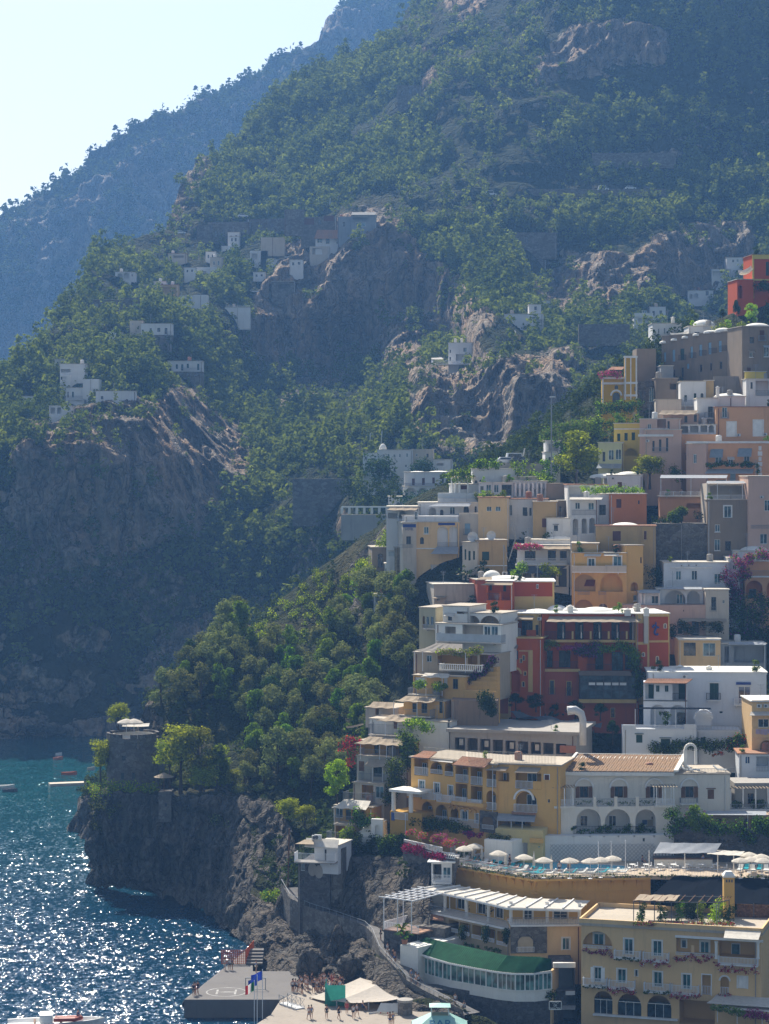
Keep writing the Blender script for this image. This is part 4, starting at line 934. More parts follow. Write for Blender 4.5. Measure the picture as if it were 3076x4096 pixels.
for a_ in ((253, 632, 402, 822), (443, 652, 634, 842), (680, 666, 875, 858)):
 f.loggia(*a_, 3.2, True); fr = Face(H, f.O - f.n*.25, f.e, f.n, f.w); fr.flat = True
 a, b, c, d = f.rect(*a_); m = MB(); q = c+(d-c)*.62; f.bx(m, a, b, q-.04, q+.04, -.3, -.24); f.bx(m, a, b, c, c+.1, -.3, -.2)
 for k in (1/3, 2/3): f.bx(m, a+(b-a)*k-.025, a+(b-a)*k+.025, c+.1, q-.04, -.3, -.25)
 o = m.build('window', M_white, H); m = MB(); m.quad(f.pt(a,c,-.34), f.pt(b,c,-.34), f.pt(b,d-.9,-.34), f.pt(a,d-.9,-.34)); sub(m, 'pane', M_glass, o, H.base)
f.loggia(940, 708, 1225, 905, 3.4)
f.slab(244, 925, 838, 852, 0, .5, M_trimw, 'ledge')
for x0, x1, yt, yb in ((410, 622, 308, 380), (642, 850, 325, 402), (160, 352, 530, 604), (368, 576, 548, 622), (650, 860, 570, 650), (870, 1090, 588, 668)): f.balcony(x0, x1, yt, yb, 1.0, 'white')
f.balcony(1248, 1568, 362, 432, 1.1, 'white'); f.fence(164, 400, 264, 292, .06, 'white'); f.fence(912, 1224, 324, 350, .06, 'white')
f.column(1237, 232, 372, .7, .17); f.column(1572, 238, 372, .7, .17); f.slab(905, 1612, 206, 222, .5, .85, M_white, 'beam')
f.awning(1310, 1600, 135, 1296, 1575, 212, 2.4, M_canvas);
f.awning(1240, 1900, 680, 1160, 1900, 752, 3.2, M_canvas, thick=.06); f.awning(1310, 1900, 730, 1240, 1900, 792, 4.4, M_canvas, posts=(1246, 1405, 1606, 1800), py=905)
H.done()
fl = [L_flow, L_flowd, L_dark]
hot = 'the cream hotel'
for i, (x0, x1, y, o, lab) in enumerate(((165, 402, 296, .2, 'magenta flowers under the arched loggia at the top left of '+hot), (632, 866, 378, 1.0, 'magenta and white flowers on the upper right balcony of '+hot), (902, 1226, 348, .2, 'long row of dark magenta flowers on the upper recess of '+hot), (1242, 1566, 432, 1.1, 'mixed magenta flowers below the column terrace of '+hot), (366, 580, 608, 1.0, 'magenta flowers on the second lower balcony of '+hot), (865, 1110, 648, 1.0, 'magenta flowers on the lower right balcony of '+hot), (1255, 1350, 665, .3, 'small clump of magenta flowers under the arched opening of '+hot))):
 boxrow(f, x0, x1, y, o, fl + [L_white], lab, .34, drop=.4, frac=[.42,.32,.14,.12], group='flower boxes of the cream hotel')
for x0, x1, y, lab in ((412, 620, 362, 'green plants without blossom on the upper left balcony of '+hot), (162, 350, 585, 'green plants on the lowest left balcony of '+hot), (652, 858, 630, 'green plants on the third lower balcony of '+hot)):
 boxrow(f, x0, x1, y, .9, [L_broad, L_dark], lab, .2, drop=.15, cat='plants', name='balcony_plants')
foliage('bougainvillea', 'bright pink bougainvillea on the white canopy in the lower right corner', [f.pt(*f.px(x, y, 4.4), 4.4) for x, y in ((1480,820),(1520,812),(1560,815),(1600,822),(1640,838),(1670,845))], .7, 900, .2, [L_flowp, L_flow, L_broad], 'vine', frac=[.6,.25,.15])
foliage('climbing_vine', 'green vine along the canopy edge left of the pink bougainvillea', [f.pt(*f.px(x, y, 4.3), 4.3) for x, y in ((1215,765),(1260,768),(1320,775),(1370,790),(1420,800),(1470,812))], .6, 800, .22, [L_broad, L_olive], 'vine')
crop(2300, 3300, 2.1405)
zt = H.v.z1+.35
def rq(x, y, z): u, v = S(x, y); Y = (CAMH-z)*FPX/(v-V0); return at(u, v, Y)
T = Thing('roof_pergola', 'dark wooden roof garden pergola with a reed canopy on the cream hotel', 'pergola', rq(900, 835, zt))
m = MB(); pts = [(502,835),(680,838),(825,840),(1050,842),(1232,842),(1320,820)]
P = [rq(x, y, zt) for x, y in pts]; bk = [p+Vector((1.2,4.0,0)) for p in P]
for p in P+bk: m.tube([p, p+Vector((0,0,2.6))], .06, 5)
for l in (P, bk):
 for p, q in zip(l[:-1], l[1:]): m.bar(p+Vector((0,0,2.6)), q+Vector((0,0,2.6)), .1)
m.build('frame', M_darkmetal, T); m = MB()
for i in range(14):
 t_ = i/13; k = min(4, int(t_*5)); p = P[k].lerp(P[k+1], t_*5-k); m.bar(p+Vector((-.15,-.5,2.72)), p+Vector((1.3,4.4,2.72)), .06)
m.build('rafters', M_wood, T)
h_ = Vector((0,0,2.8)); sheet('canopy', bk[0]+h_, bk[2]+h_+Vector((.4,0,0)), P[0]+h_, P[2]+h_+Vector((.4,0,0)), M_reed, T, 8, .1, lift=.12)
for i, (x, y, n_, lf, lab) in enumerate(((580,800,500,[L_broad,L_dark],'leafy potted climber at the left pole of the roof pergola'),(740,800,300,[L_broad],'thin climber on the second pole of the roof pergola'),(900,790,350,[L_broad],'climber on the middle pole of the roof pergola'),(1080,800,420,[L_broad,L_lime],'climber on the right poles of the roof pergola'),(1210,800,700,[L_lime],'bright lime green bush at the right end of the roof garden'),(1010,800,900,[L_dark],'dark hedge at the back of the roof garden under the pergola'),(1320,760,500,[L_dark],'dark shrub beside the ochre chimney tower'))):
 p = rq(x, 838, zt); w_ = 1.0 if i < 4 else 1.4
 foliage('potted_shrub', lab, [p+Vector((rnd.uniform(-.4,.4)*w_, 1+rnd.uniform(-.3,.3)+(2 if i in (5,) else 0), .3+k*.45)) for k in range(5 if i < 5 else 4)], .6 if i < 4 else .85, n_, .2, lf, 'shrub', None, i)
for x0, x1, y, lab in ((500, 900, 838, 'red and green flower border along the left parapet of the roof garden'), (905, 1350, 842, 'dark red flower border along the right parapet of the roof garden')):
 foliage('flower_border', lab, [rq(x0+(x1-x0)*i/24, y+rnd.uniform(-6,8), zt+.4)+Vector((0,-.2,0)) for i in range(25)], .32, 1100, .14, [L_flowd, L_flowr, L_broad], 'flowers', frac=[.35,.15,.5])
m = MB(); p0 = rq(1278, 800, zt); p1 = rq(1368, 800, zt); c_ = (p0+p1)/2+Vector((0,.9,0)); w_ = (p1-p0).length/2
T = Thing('chimney_tower', 'square ochre chimney tower with a pale cap beside the roof garden', 'chimney', c_)
m.abox(c_.x-w_, c_.x+w_, c_.y-.7, c_.y+.7, c_.z-1, c_.z+5.1); m.build('shaft', M_ochre, T); m = MB()
m.abox(c_.x-w_*1.15, c_.x+w_*1.15, c_.y-.8, c_.y+.8, c_.z+5.103, c_.z+5.35); m.hexa([(c_.x+sx*w_*1.05, c_.y+sy*.75, c_.z+5.353) for sx, sy in ((-1,-1),(1,-1),(1,1),(-1,1))]+[(c_.x+sx*w_*.6, c_.y+sy*.4, c_.z+5.8) for sx, sy in ((-1,-1),(1,-1),(1,1),(-1,1))]); m.build('cap', M_lime, T); m = MB()
for k in (-.5, 0, .5): m.abox(c_.x+w_*k-.1, c_.x+w_*k+.1, c_.y-.72, c_.y-.702, c_.z+4.5, c_.z+4.85)
m.build('vents', M_darkmetal, T)
o = sheet('shade_net', pq(850,436,317), pq(1760,436,316), pq(620,612,305), pq(1760,690,303.5), M_netd, None, 14, .35, lift=.25); tag(o, 'large black shade net stretched below the pool terrace railing', 'shade net')
v = Bld('garden_wall', 'low cream wall with a brown wicker screen under the black shade net', 1385, 1800, 800, 930, cat='wall', yaw=-12, dep=5, D=303, mat=M_h1, ext=2); v.F.slab(1385, 1800, 684, 799, -.4, -.3, stone((.20,.11,.06), 3.5), 'wicker_screen'); v.F.fence(1528, 1534, 670, 880, -.2, 'solid', M_darkmetal, 'pole'); v.done()
# ================================================================== hotel with the pool terrace
ZP = 15.6                                     # pool deck
def dq(x, y, z=ZP): u, v = S(x, y); return at(u, v, (CAMH-z)*FPX/(v-V0))
crop(1500, 3350, 1.954)
A_, B_ = dq(597, 207), dq(1240, 312)
crop(2300, 3300, 2.1405)
C_, E_ = dq(640, 432), dq(1750, 455)
A_, B_, C_, E_ = [Vector((p.x, p.y, 0)) for p in (A_, B_, C_, E_)]
PT = Thing('pool_terrace_hotel', 'ochre hotel with a pool on its roof and a white pergola along its curved front', 'hotel', (B_.x, B_.y, ZP-10))
def ring(p, q, z): return Vector((p.x, p.y, z))
polyslab('terrace', [A_, B_, C_, E_, E_+Vector((0,24,0)), Vector((A_.x+2, A_.y+18, 0)), Vector((A_.x-1, A_.y+3,0))], ZP-.5, ZP, plaster((.50,.42,.33), .3), PT)
def seg_face(p, q, T):
 e = (q-p).normalized(); n = Vector((e.y, -e.x, 0)); return Face(T, Vector((p.x,p.y,0)), e, n, (q-p).length)
fs = []
for p, q, k in ((A_, B_, 10), (B_, C_, 9)):
 fa = seg_face(p, q, PT); fs.append(fa); m = MB(); L = fa.w; ins = .9
 fa.bx(m, -.5 if k == 10 else .3, L+(.3 if k == 9 else -.3), ZP-7.5, ZP-.5, -3, -ins); m.build('wall', M_ochre, PT)
 m = MB()
 for i in range(k+1):
  s_ = L*(i+.15)/k
  if s_ > L: continue
  prof = [(0,0),(-.0,-.15)]+[(-ins*(math.sin(t_*math.pi/2)), -.15-1.3*(1-math.cos(t_*math.pi/2))) for t_ in (.25,.5,.75,1)]
  vs = [fa.pt(s_+dx, ZP-.5+z, o) for dx in (-.14,.14) for o, z in prof+[(-ins,0)]]; n_ = len(prof)+1
  m.add(vs, [tuple(range(n_))[::-1], tuple(range(n_, 2*n_))]+[(i_, (i_+1)%n_, n_+(i_+1)%n_, n_+i_) for i_ in range(n_)])
 m.build('brackets', M_ochre, PT); m = MB(); fa.bx(m, -.3, L+.1, ZP-2.3, ZP-2.1, -ins, -ins+.12); fa.bx(m, -.3, L+.1, ZP-.5, ZP-.25, -.05, .12); m.build('cornice', M_ochre, PT)
for p, q in ((A_, B_), (B_, C_), (C_, E_)):
 fa = seg_face(p, q, PT); m = MB(); railing(m, fa.pt(0,0,-.1), fa.pt(fa.w,0,-.1), ZP, ZP+1.0, 'iron'); m.build('railing', M_whiteiron, PT)
 o = foliage('flower_planter', {0:'green planters with white flowers along the slanted left edge of the pool terrace'}.get(0 if p is A_ else 1, ('green planters under the flagpoles on the middle edge of the pool terrace' if p is B_ else 'low planters along the dining end of the pool terrace')), [fa.pt(fa.w*(i+.5)/(fa.w/.45), ZP+.05+rnd.uniform(-.25,.25), .1) for i in range(int(fa.w/.45))], .26, int(fa.w*75), .15, [L_broad, L_dark, L_white], 'plants', frac=[.45,.4,.15])
crop(1500, 3000, 2.01875)
pool = [dq(x, y) for x, y in ((1130,918),(1200,938),(1350,957),(1600,972),(1850,972),(2015,963),(2015,938),(1800,925),(1500,908),(1250,893),(1110,893))]
t = NT('pool water'); p_ = t.pos(); t.bsdf(t.mix(t.ramp(t.noise(p_, 1.2, 3), .35, .65), (.03,.40,.56), (.07,.50,.62)), .06, .5)
tag(polyslab('pool_water', pool, ZP-.3, ZP+.012, t.mat), kind='structure')
m = MB()
for p, q in zip(pool, pool[1:]+pool[:1]):
 d = (q-p).normalized(); n = Vector((d.y,-d.x,0)); m.hexa([Vector((k.x,k.y,z)) for z in (ZP+.004, ZP+.03) for k in (p, q, q+n*.45, p+n*.45)])
m.build('pool_rim', paint((.62,.58,.52), .7, .2), PT)
crop(1500, 3350, 1.954)
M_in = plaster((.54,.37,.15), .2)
V2 = PT.vv = Vol(PT, 430, 1060, 655, 905, yaw=-50, dep=12, D=314, mat=plaster((.52,.42,.28), .45), inner=M_in, ext=3, part='lower_floor').faces(PT); f = V2.front
for x0, x1, y0, y1 in ((575,655,648,745),(660,745,668,770),(760,850,690,800),(860,940,715,820),(955,1040,738,850)):
 b_ = f.loggia(x0, y0, x1, y1, 1.6); b_.win(x0+42, y0+14, x0+78, y1-6, pane=M_glassb)
 f.fence(x0-4, x1-8, y1-36, y1-2, .9, 'white')
V2.done()
for x0, x1, y, lab in ((535,640,800,'left'), (700,815,838,'middle'), (870,990,868,'right')): boxrow(f, x0, x1, y-8, 1.1, [L_dark, L_broad], 'green planter box on the '+lab+' balcony over the green roof', .25, cat='plants', name='planter_box')
for x, y, lab in ((690,795,'left'), (868,815,'middle'), (1025,835,'right')):
 a, z = f.px(x, y, .9); foliage('potted_tree', 'dark potted tree at the '+lab+' gap over the green roof', [f.pt(a, z+.4+k*.4, .9) for k in range(4)], .6, 500, .2, [L_dark], 'tree')
PV = Vol(PT, 545, 1075, 470, 640, yaw=-50, dep=8, D=317.5, mat=M_in, ext=1, part='upper_floor').faces(PT); g_ = PV.front
for x0, x1 in ((640,700),(800,865),(940,1000)): g_.win(x0, 470+(x0-640)*.22, x1, 560+(x0-640)*.24, frame=M_white, trim=M_trimw, pane=M_glass)
PV.done(); ZF = V2.z1
m = MB(); f.bx(m, -.5, f.w, ZF, ZF+.22, -4, .45); m.build('terrace_floor', M_trimw, PT); m = MB(); f.rail(m, 0, f.w, ZF+.22, ZF+1.15, .35, 'iron'); m.build('railing', M_greyiron, PT)
VR = Vol(PT, 1060, 1612, 690, 905, yaw=3, dep=10, D=307.5, mat=M_h1, inner=M_in, ext=4, part='lower_floor').faces(PT); f2 = VR.front
f2.slab(1060, 1345, 695, 905, 0, .25, M_stone, 'stone_pier'); f2.win(1465, 785, 1520, 880, trim=M_trimw, pane=M_glassteal)
b3 = Face(PT, f2.O+f2.n*.26, f2.e, f2.n, f2.w); b3.flat = True; b3.win(1112, 770, 1240, 900, arch=False, pane=paint((.45,.36,.24), .9), frame=M_stone, bars=0, name='niche'); b3.archtrim(1112, 768, 1240, 900, M_stoneg, .2); b3.fence(1108, 1245, 855, 900, .15, 'white')
VR.done()
PR = Vol(PT, 1060, 1660, 535, 690, yaw=3, dep=7, D=311, mat=M_in, ext=1, part='upper_floor').faces(PT); g2 = PR.front
for x0, x1 in ((1165,1230),(1395,1505)): g2.win(x0, 540, x1, 668, trim=M_trimw, tr=1)
PR.done(); m = MB(); f2.bx(m, 0, f2.w, VR.z1, VR.z1+.22, -4, .5); m.build('terrace_floor', M_trimw, PT); m = MB(); f2.rail(m, 0, f2.w, VR.z1+.22, VR.z1+1.15, .4, 'iron'); m.build('railing', M_greyiron, PT)
zr = f.px(745, 470, .5)[1]
def pr(x, y, z): u, v = S(x, y); return at(u, v, (CAMH-z)*FPX/(v-V0))
zr = ZF+2.95; PF = [pr(385,400,zr), pr(700,465,zr), pr(1040,545,zr), pr(1610,562,zr)]; PB_ = [pr(590,366,zr+.25), pr(900,420,zr+.25), pr(1180,472,zr+.25), pr(1680,492,zr+.25)]
for i in range(3): sheet('pergola_roof', PB_[i], PB_[i+1], PF[i], PF[i+1], M_canvas, PT, 6, 0, .06)
m = MB()
for i in range(3):
 m.bar(PF[i]-Vector((0,0,.2)), PF[i+1]-Vector((0,0,.2)), .22, .26)
 for k in range(4): m.bar(PF[i].lerp(PF[i+1], k/4)+Vector((0,0,.1)), PB_[i].lerp(PB_[i+1], k/4)+Vector((0,0,.1)), .16)
m.build('pergola_beams', M_white, PT)
for x, y in ((435,405),(548,432),(716,470),(888,508),(1062,548),(1346,553),(1598,560)):
 p = pr(x, y, zr-.3); m = MB(); m.lathe(Vector((p.x,p.y,ZF+.2 if x < 1050 else VR.z1+.2)), [(.3,0),(.3,.15),(.22,.2),(.22,zr-.55-ZF),(.34,zr-.4-ZF)], 10); m.build('column', M_white, PT)
for i, (x, y, r_, n_) in enumerate(((800,545,1.0,900),(970,580,1.0,900),(1150,610,.95,700),(1250,560,.4,150))):
 p = pr(x, y+40, ZF+.3); foliage('potted_shrub', 'dark shrub on the pergola terrace, '+ORD[i]+' from the left', [p+Vector((k*.7-.7, .8, .6+(k%2)*.5)) for k in range(4)], r_, n_, .24, [L_dark], 'shrub')
LW = Vol(PT, 440, 600, 195, 360, yaw=-8, dep=6, D=323, mat=M_trimw, ext=3, part='side_wing', roof=(M_lime, .5, .15)).faces(PT); LW.front.loggia(452, 208, 520, 330, 2.5); LW.front.win(530, 232, 592, 320, pane=M_glassb); LW.front.balcony(446, 592, 292, 362, .7, 'white'); LW.done()
TW = Vol(PT, 425, 560, 640, 735, yaw=-30, dep=5, D=319, mat=M_ochre, ext=1, part='side_room').faces(PT); TW.front.win(472, 652, 510, 735, pane=M_glassb); TW.front.awning(360, 540, 585, 352, 535, 640, 1.6, M_tile, name='tiled_canopy'); TW.done()
SW = Vol(PT, 325, 545, 700, 800, yaw=-30, dep=7, D=315, mat=M_stone, ext=5, part='stone_base').faces(PT); SW.done()
tub = pr(490, 500, ZF+.9); m = MB(); m.lathe(tub-Vector((0,0,.9)), [(1.15,0),(1.2,.85),(1.05,.9),(1.0,.75),(.02,.75)], 16); tag(m.build('hot_tub', paint((.45,.44,.42), .6), None, tub-Vector((0,0,.9))), 'round hot tub on the left corner of the pergola terrace', 'hot tub')
crop(1500, 3000, 2.01875)
RT = Thing('glass_restaurant', 'curved glass fronted restaurant with a green sheet roof above the beach path', 'restaurant', pr(900, 1900, 5))
ze = 6.7; EV = [(252,1592,7.3),(355,1640,7.0),(470,1680,6.9),(600,1718,6.8),(790,1755,6.7),(975,1787,6.7),(1120,1803,6.7),(1280,1803,6.7),(1425,1780,6.7)]
EP = [pr(x, y, z) for x, y, z in EV]; BK = [(410,1515),(470,1530),(560,1552),(700,1580),(880,1620),(1070,1662),(1200,1668),(1330,1672),(1425,1690)]
BP = [pr(x, y, 8.3) for x, y in BK]
m = MB(); N = 24
for i in range(8):
 for k in range(N):
  a, b = EP[i].lerp(EP[i+1], k/N), EP[i].lerp(EP[i+1], (k+1)/N); c, d = BP[i].lerp(BP[i+1], (k+1)/N), BP[i].lerp(BP[i+1], k/N); h_ = Vector((0,0,.06));
  if k % 2: m.quad(a+h_, b+h_, c+h_, d+h_); m.quad(a, a+h_, d+h_, d); m.quad(b+h_, b, c, c+h_)
  else: m.quad(a, b, c, d)
m.build('roof', paint((.014,.085,.036), .85, .08, var=.3), RT); m = MB()
for i in range(8): m.bar(EP[i]-Vector((0,0,.1)), EP[i+1]-Vector((0,0,.1)), .16, .22)
m.build('eaves', M_white, RT)
IN = [p + (BP[i]-p).normalized()*.5 for i, p in enumerate(EP)]
IN = [Vector((p.x, p.y, 0)) for p in IN]; zs, zg = ze-2.3, ze-.25; mw = MB(); mb2 = MB(); mg = MB(); ms = MB()
for i in range(1, 8):
 p, q = IN[i], IN[i+1]; fa = seg_face(p, q, RT); L = fa.w
 fa.bx(mw, 0, L, zs-1.3, zs, -.3, .0); fa.bx(mw, -.05, L+.05, zs, zs+.12, -.1, .12); fa.bx(mw, 0, L, zg-.02, zg+.25, -.1, .02); fa.bx(ms, -.1, L+.1, zs-6, zs-1.3, -.4, -.1)
 k = max(1, round(L/1.5))
 for j in range(k+1): fa.bx(mb2, L*j/k-.07, L*j/k+.07, zs+.12, zg-.02, -.08, .06)
 for j in range(k): fa.bx(mb2, L*(j+.5)/k-.03, L*(j+.5)/k+.03, zs+.12, zg-.02, -.06, .0)
 mg.quad(fa.pt(0,zs+.12,-.05), fa.pt(L,zs+.12,-.05), fa.pt(L,zg,-.05), fa.pt(0,zg,-.05))
 if 2 < i < 5:
  for j in range(2): fa.bx(ms, L*(j+.1)/2, L*(j+.9)/2, zs-2.1, zs-1.45, -.1, -.05)
mw.build('wall', M_lime, RT); o = mb2.build('window_band', M_white, RT); sub(mg, 'pane', glass((.06,.13,.12)), o, RT.base); ms.build('stone_base', M_stoneg, RT)
fa = seg_face(IN[8], IN[8]+Vector((1.6,5,0)), RT); m = MB(); fa.bx(m, 0, fa.w, zs-6, zg+.2, -.3, 0); m.build('side_wall', M_h1, RT)
fa = seg_face(Vector((BP[0].x-1.2,BP[0].y,0)), IN[1], RT); m = MB(); fa.bx(m, 0, fa.w, zs-5, zs+.6, -.3, 0); m.build('side_wall', M_lime, RT)
# ================================================================== on the pool terrace
LR = [None]
crop(1500, 3000, 2.01875)
def deckp(x, y, h=0): return pr(x, y, ZP+h)-Vector((0,0,h))
pool_par = [(720,787,'leftmost open white parasol at the left end of the pool terrace'),(805,767,'open white parasol behind the leftmost one beside the planted white wall'),(995,824,'open white parasol left of the pool, alone between loungers'),(1203,855,'open white parasol at the left tip of the pool'),(1363,879,'open white parasol over the near pool edge, left of the two standing people'),(1570,884,'open white parasol over the far pool edge above the two standing people')]
for x, y, l in pool_par: K_par.put(deckp(x, y, 2.5), l, 'parasol', 'open parasols on the pool terrace', rnd.random())
crop(2200, 3000, 1.896)
for x, y, l in ((152,830,'open white parasol in front of the wall trellis beside the pool'),(305,832,'open white parasol left of the overlapping pair by the flagpoles'),(385,824,'right one of the overlapping pair of parasols by the flagpoles'),(475,814,'open white parasol behind the third flagpole'),(1510,786,'highest parasol of the cluster right of the bar canopy'),(1603,801,'rear right parasol of the cluster right of the bar canopy'),(1445,829,'front left parasol of the cluster right of the bar canopy'),(1525,821,'front middle parasol of the cluster right of the bar canopy'),(1615,831,'front right parasol of the cluster at the right photo edge')):
 K_par.put(deckp(x, y, 2.5), l, 'parasol', 'open parasols on the pool terrace', rnd.random())
crop(1500, 3000, 2.01875)
for x, y, l in ((617,775,'left one of the two folded parasols at the far left corner of the pool terrace'),(642,775,'right one of the two folded parasols at the far left corner of the pool terrace'),(790,815,'folded parasol between sunbathers left of the white planter wall'),(862,830,'folded parasol under the planted white wall'),(1055,868,'folded parasol beside the turquoise lounger left of the pool'),(1283,880,'folded beige parasol at the far edge of the pool'),(1423,905,'folded parasol just left of the two standing people by the pool')):
 K_closed.put(deckp(x, y, 1.6), l, 'parasol', 'folded parasols on the pool terrace')
ed = [A_, B_, C_]; k = 0
for i in range(12):
 t_ = (i+.6)/12.5; p = A_.lerp(B_, t_)+Vector((1.15,1.3,ZP)); (K_lt if i % 3 else K_lw).put(p, 'sun lounger in the row along the slanted edge of the pool terrace', 'sun lounger', 'loungers along the slanted pool terrace edge', R(-50+rnd.uniform(-6,6)))
for i in range(9):
 t_ = (i+.4)/11; p = B_.lerp(C_, t_)+Vector((.2,1.25,ZP)); (K_lw if i % 3 else K_lt).put(p, 'sun lounger in the row between the pool and its front railing', 'sun lounger', 'loungers between pool and front railing', R(-80+rnd.uniform(-8,8)))
for i, (x, y) in enumerate(((860,862),(905,872),(960,878),(1000,885),(780,850),(740,846),(1090,868))): (K_lt if i in (2,3,6) else K_lw).put(deckp(x, y), 'sun lounger set in the inner row on the left half of the pool terrace', 'sun lounger', 'loungers in the inner row left of the pool', R(-60+rnd.uniform(-20,20)))
crop(2200, 3000, 1.896)
for i, (x, y) in enumerate(((1440,925),(1490,915),(1540,928),(1590,918),(1640,926),(1500,880),(1560,878),(1620,875),(1440,880))): (K_lt if i % 2 else K_lw).put(deckp(x, y), 'sun lounger under the parasol cluster right of the bar canopy', 'sun lounger', 'loungers at the right end of the pool terrace', R(-10+rnd.uniform(-15,15)))
for i in range(15):
 x = 600+i*52; K_chair.put(deckp(x, 915-(i%2)*12), 'white chair at the tables along the dining railing of the pool terrace', 'chair', 'white dining chairs on the pool terrace', R(rnd.choice((90,-90))+rnd.uniform(-15,15)))
for i in range(7): K_table.put(deckp(626+i*104, 908), 'round white table along the dining railing of the pool terrace', 'table', 'white dining tables on the pool terrace')
crop(1500, 3000, 2.01875)
K_stand[0].put(deckp(1488,1003), 'person in a white shirt and dark trousers standing at the pool railing', 'person', None, R(190)); K_stand[3].put(deckp(1568,1006), 'bare backed person in dark shorts standing at the pool railing', 'person', None, R(160))
K_stand[1].put(deckp(1088,945), 'person standing between loungers at the left end of the pool', 'person', None, R(120)); K_walk[0].put(deckp(1238,842), 'person in white walking out of the pool house doorway, left of two', 'person'); K_walk[1].put(deckp(1266,846), 'person walking beside the pool house doorway, right of two', 'person', None, R(40))
for i, t_ in enumerate((.1,.22,.38,.55,.7,.86)):
 n_ = int(t_*12.5-.6+.5); p = A_.lerp(B_, (n_+.6)/12.5)+Vector((1.15,1.3,ZP)); K_lie[i%2].put(p+Vector((0,0,-.06)), 'person sunbathing on the '+ORD[i]+' occupied lounger along the slanted terrace edge from the left', 'person', None, R(-50))
crop(2200, 3000, 1.896)
K_walk[2].put(deckp(188,838), 'dark figure walking in front of the wall trellis behind the pool', 'person', None, R(80)); K_stand[0].put(deckp(798,868), 'waiter in a white shirt standing at the left end of the bar', 'person', None, R(200)); K_stand[4].put(deckp(1160,885), 'person in blue standing before the bar counter under the canopy', 'person', None, R(30)); K_sit[0].put(deckp(703,870), 'person in dark clothes sitting left of the bar', 'person', None, R(60))
for x, yt, yb, l in ((367,702,950,'left'),(464,697,945,'middle'),(572,690,935,'right')):
 p = deckp(x, yb); m = MB(); m.tube([p, p+Vector((0,0,(yb-yt)/1.896/FPX*p.y))], .05, 6); m.lathe(p+Vector((0,0,(yb-yt)/1.896/FPX*p.y)), [(.02,0),(.09,.06),(.02,.14)], 8); tag(m.build('flagpole', M_whiteiron, None, p), l+' bare white flagpole of the three at the pool railing', 'flagpole')
BT = Thing('pool_bar', 'pool bar counter under a sagging grey and cream cloth canopy on white posts', 'bar', deckp(1015, 880))
def dz(x, y, h): return pr(x, y, ZP+h)
sheet('canopy', dz(835,700,3.9), dz(1300,706,3.9), dz(783,782,2.9), dz(1250,778,2.9), M_canvasgrey, BT, 10, .12, lift=.06)
sheet('front_canopy', dz(1210,752,3.1), dz(1478,768,3.1), dz(1190,786,2.85), dz(1440,800,2.85), M_canvas, BT, 8, .1, lift=.08)
m = MB()
for x in (752, 1022, 1272, 1393): q = deckp(x, 930); m.tube([q, q+Vector((0,0,2.9))], .07, 6)
m.build('posts', M_white, BT); m = MB(); q = deckp(1012, 888); m.abox(q.x-3.9, q.x+3.9, q.y, q.y+.7, ZP, ZP+1.05); m.build('counter', M_lime, BT); m = MB(); m.abox(q.x-4, q.x+4, q.y-.15, q.y+.85, ZP+1.053, ZP+1.12); m.build('counter_top', M_wood, BT)
m = MB()
for i in range(16): m.lathe((q.x-3.5+i*.45, q.y+2, ZP+1.2), [(.06,0),(.06,.25),(.02,.35),(.02,.42)], 6)
m.abox(q.x-3.9, q.x+3.9, q.y+1.8, q.y+2.3, ZP, ZP+1.19); m.build('back_shelf', M_darkmetal, BT)
# ================================================================== white house above the pool
LR = None
M_wh = plaster((.72,.68,.60), .3); M_whb = plaster((.70,.69,.66), .2)
G = Bld('white_villa', 'white villa with a brown tiled roof, arched loggias and brown shutters above the pool', 85, 1366, 190, 440, yaw=3, dep=9, D=334, mat=M_wh, inner=M_whb, roof=(M_roofl, .12, .2), cat='villa')
f = G.F
for x in (258, 523, 790, 1058): f.win(x-32, 276, x+32, 362, shut=M_wood, frame=M_wood); f.archtrim(x-62, 222, x+62, 300, M_trimw, .22, 'arch_hood', .28)
f.win(1195, 300, 1244, 372, closed=M_wood, frame=M_wood, hood=M_tile); f.balcony(992, 1124, 366, 416, 1.0, 'iron', M_greyiron)
v = G.vol(40, 942, 428, 652, yaw=3, dep=3.2, D=330.6, mat=M_wh, inner=M_whb, ext=1, part='lower_wall'); l = v.front
for i, (x0, x1) in enumerate(((200,386),(416,610),(648,802))):
 b_ = l.loggia(x0, 446+i*2, x1, 640, 2.6, True); (b_.win(x0+28, 496, x0+86, 578, frame=M_white) if i < 2 else b_.win(x0+118, 500, x0+150, 530, bars=0)); l.fence(x0-25, x1-5, 578, 636, .12, 'iron', M_iron)
b_.band(700, 530, 735, 565, fabric((.10,.16,.30)), 'towel', .1); b_.band(738, 528, 790, 575, fabric((.55,.45,.28)), 'towel', .1)
m = MB(); l.rail(m, *[l.px(x, 400)[0] for x in (185, 800)], v.z1, v.z1+1.05, -.12, 'iron'); m.build('terrace_railing', M_greyiron, G); m = MB()
for x in (340, 500, 662): a = l.px(x, 400)[0]; l.bx(m, a-.22, a+.22, v.z1, v.z1+1.3, -.35, .05)
m.build('pillars', M_wh, G)
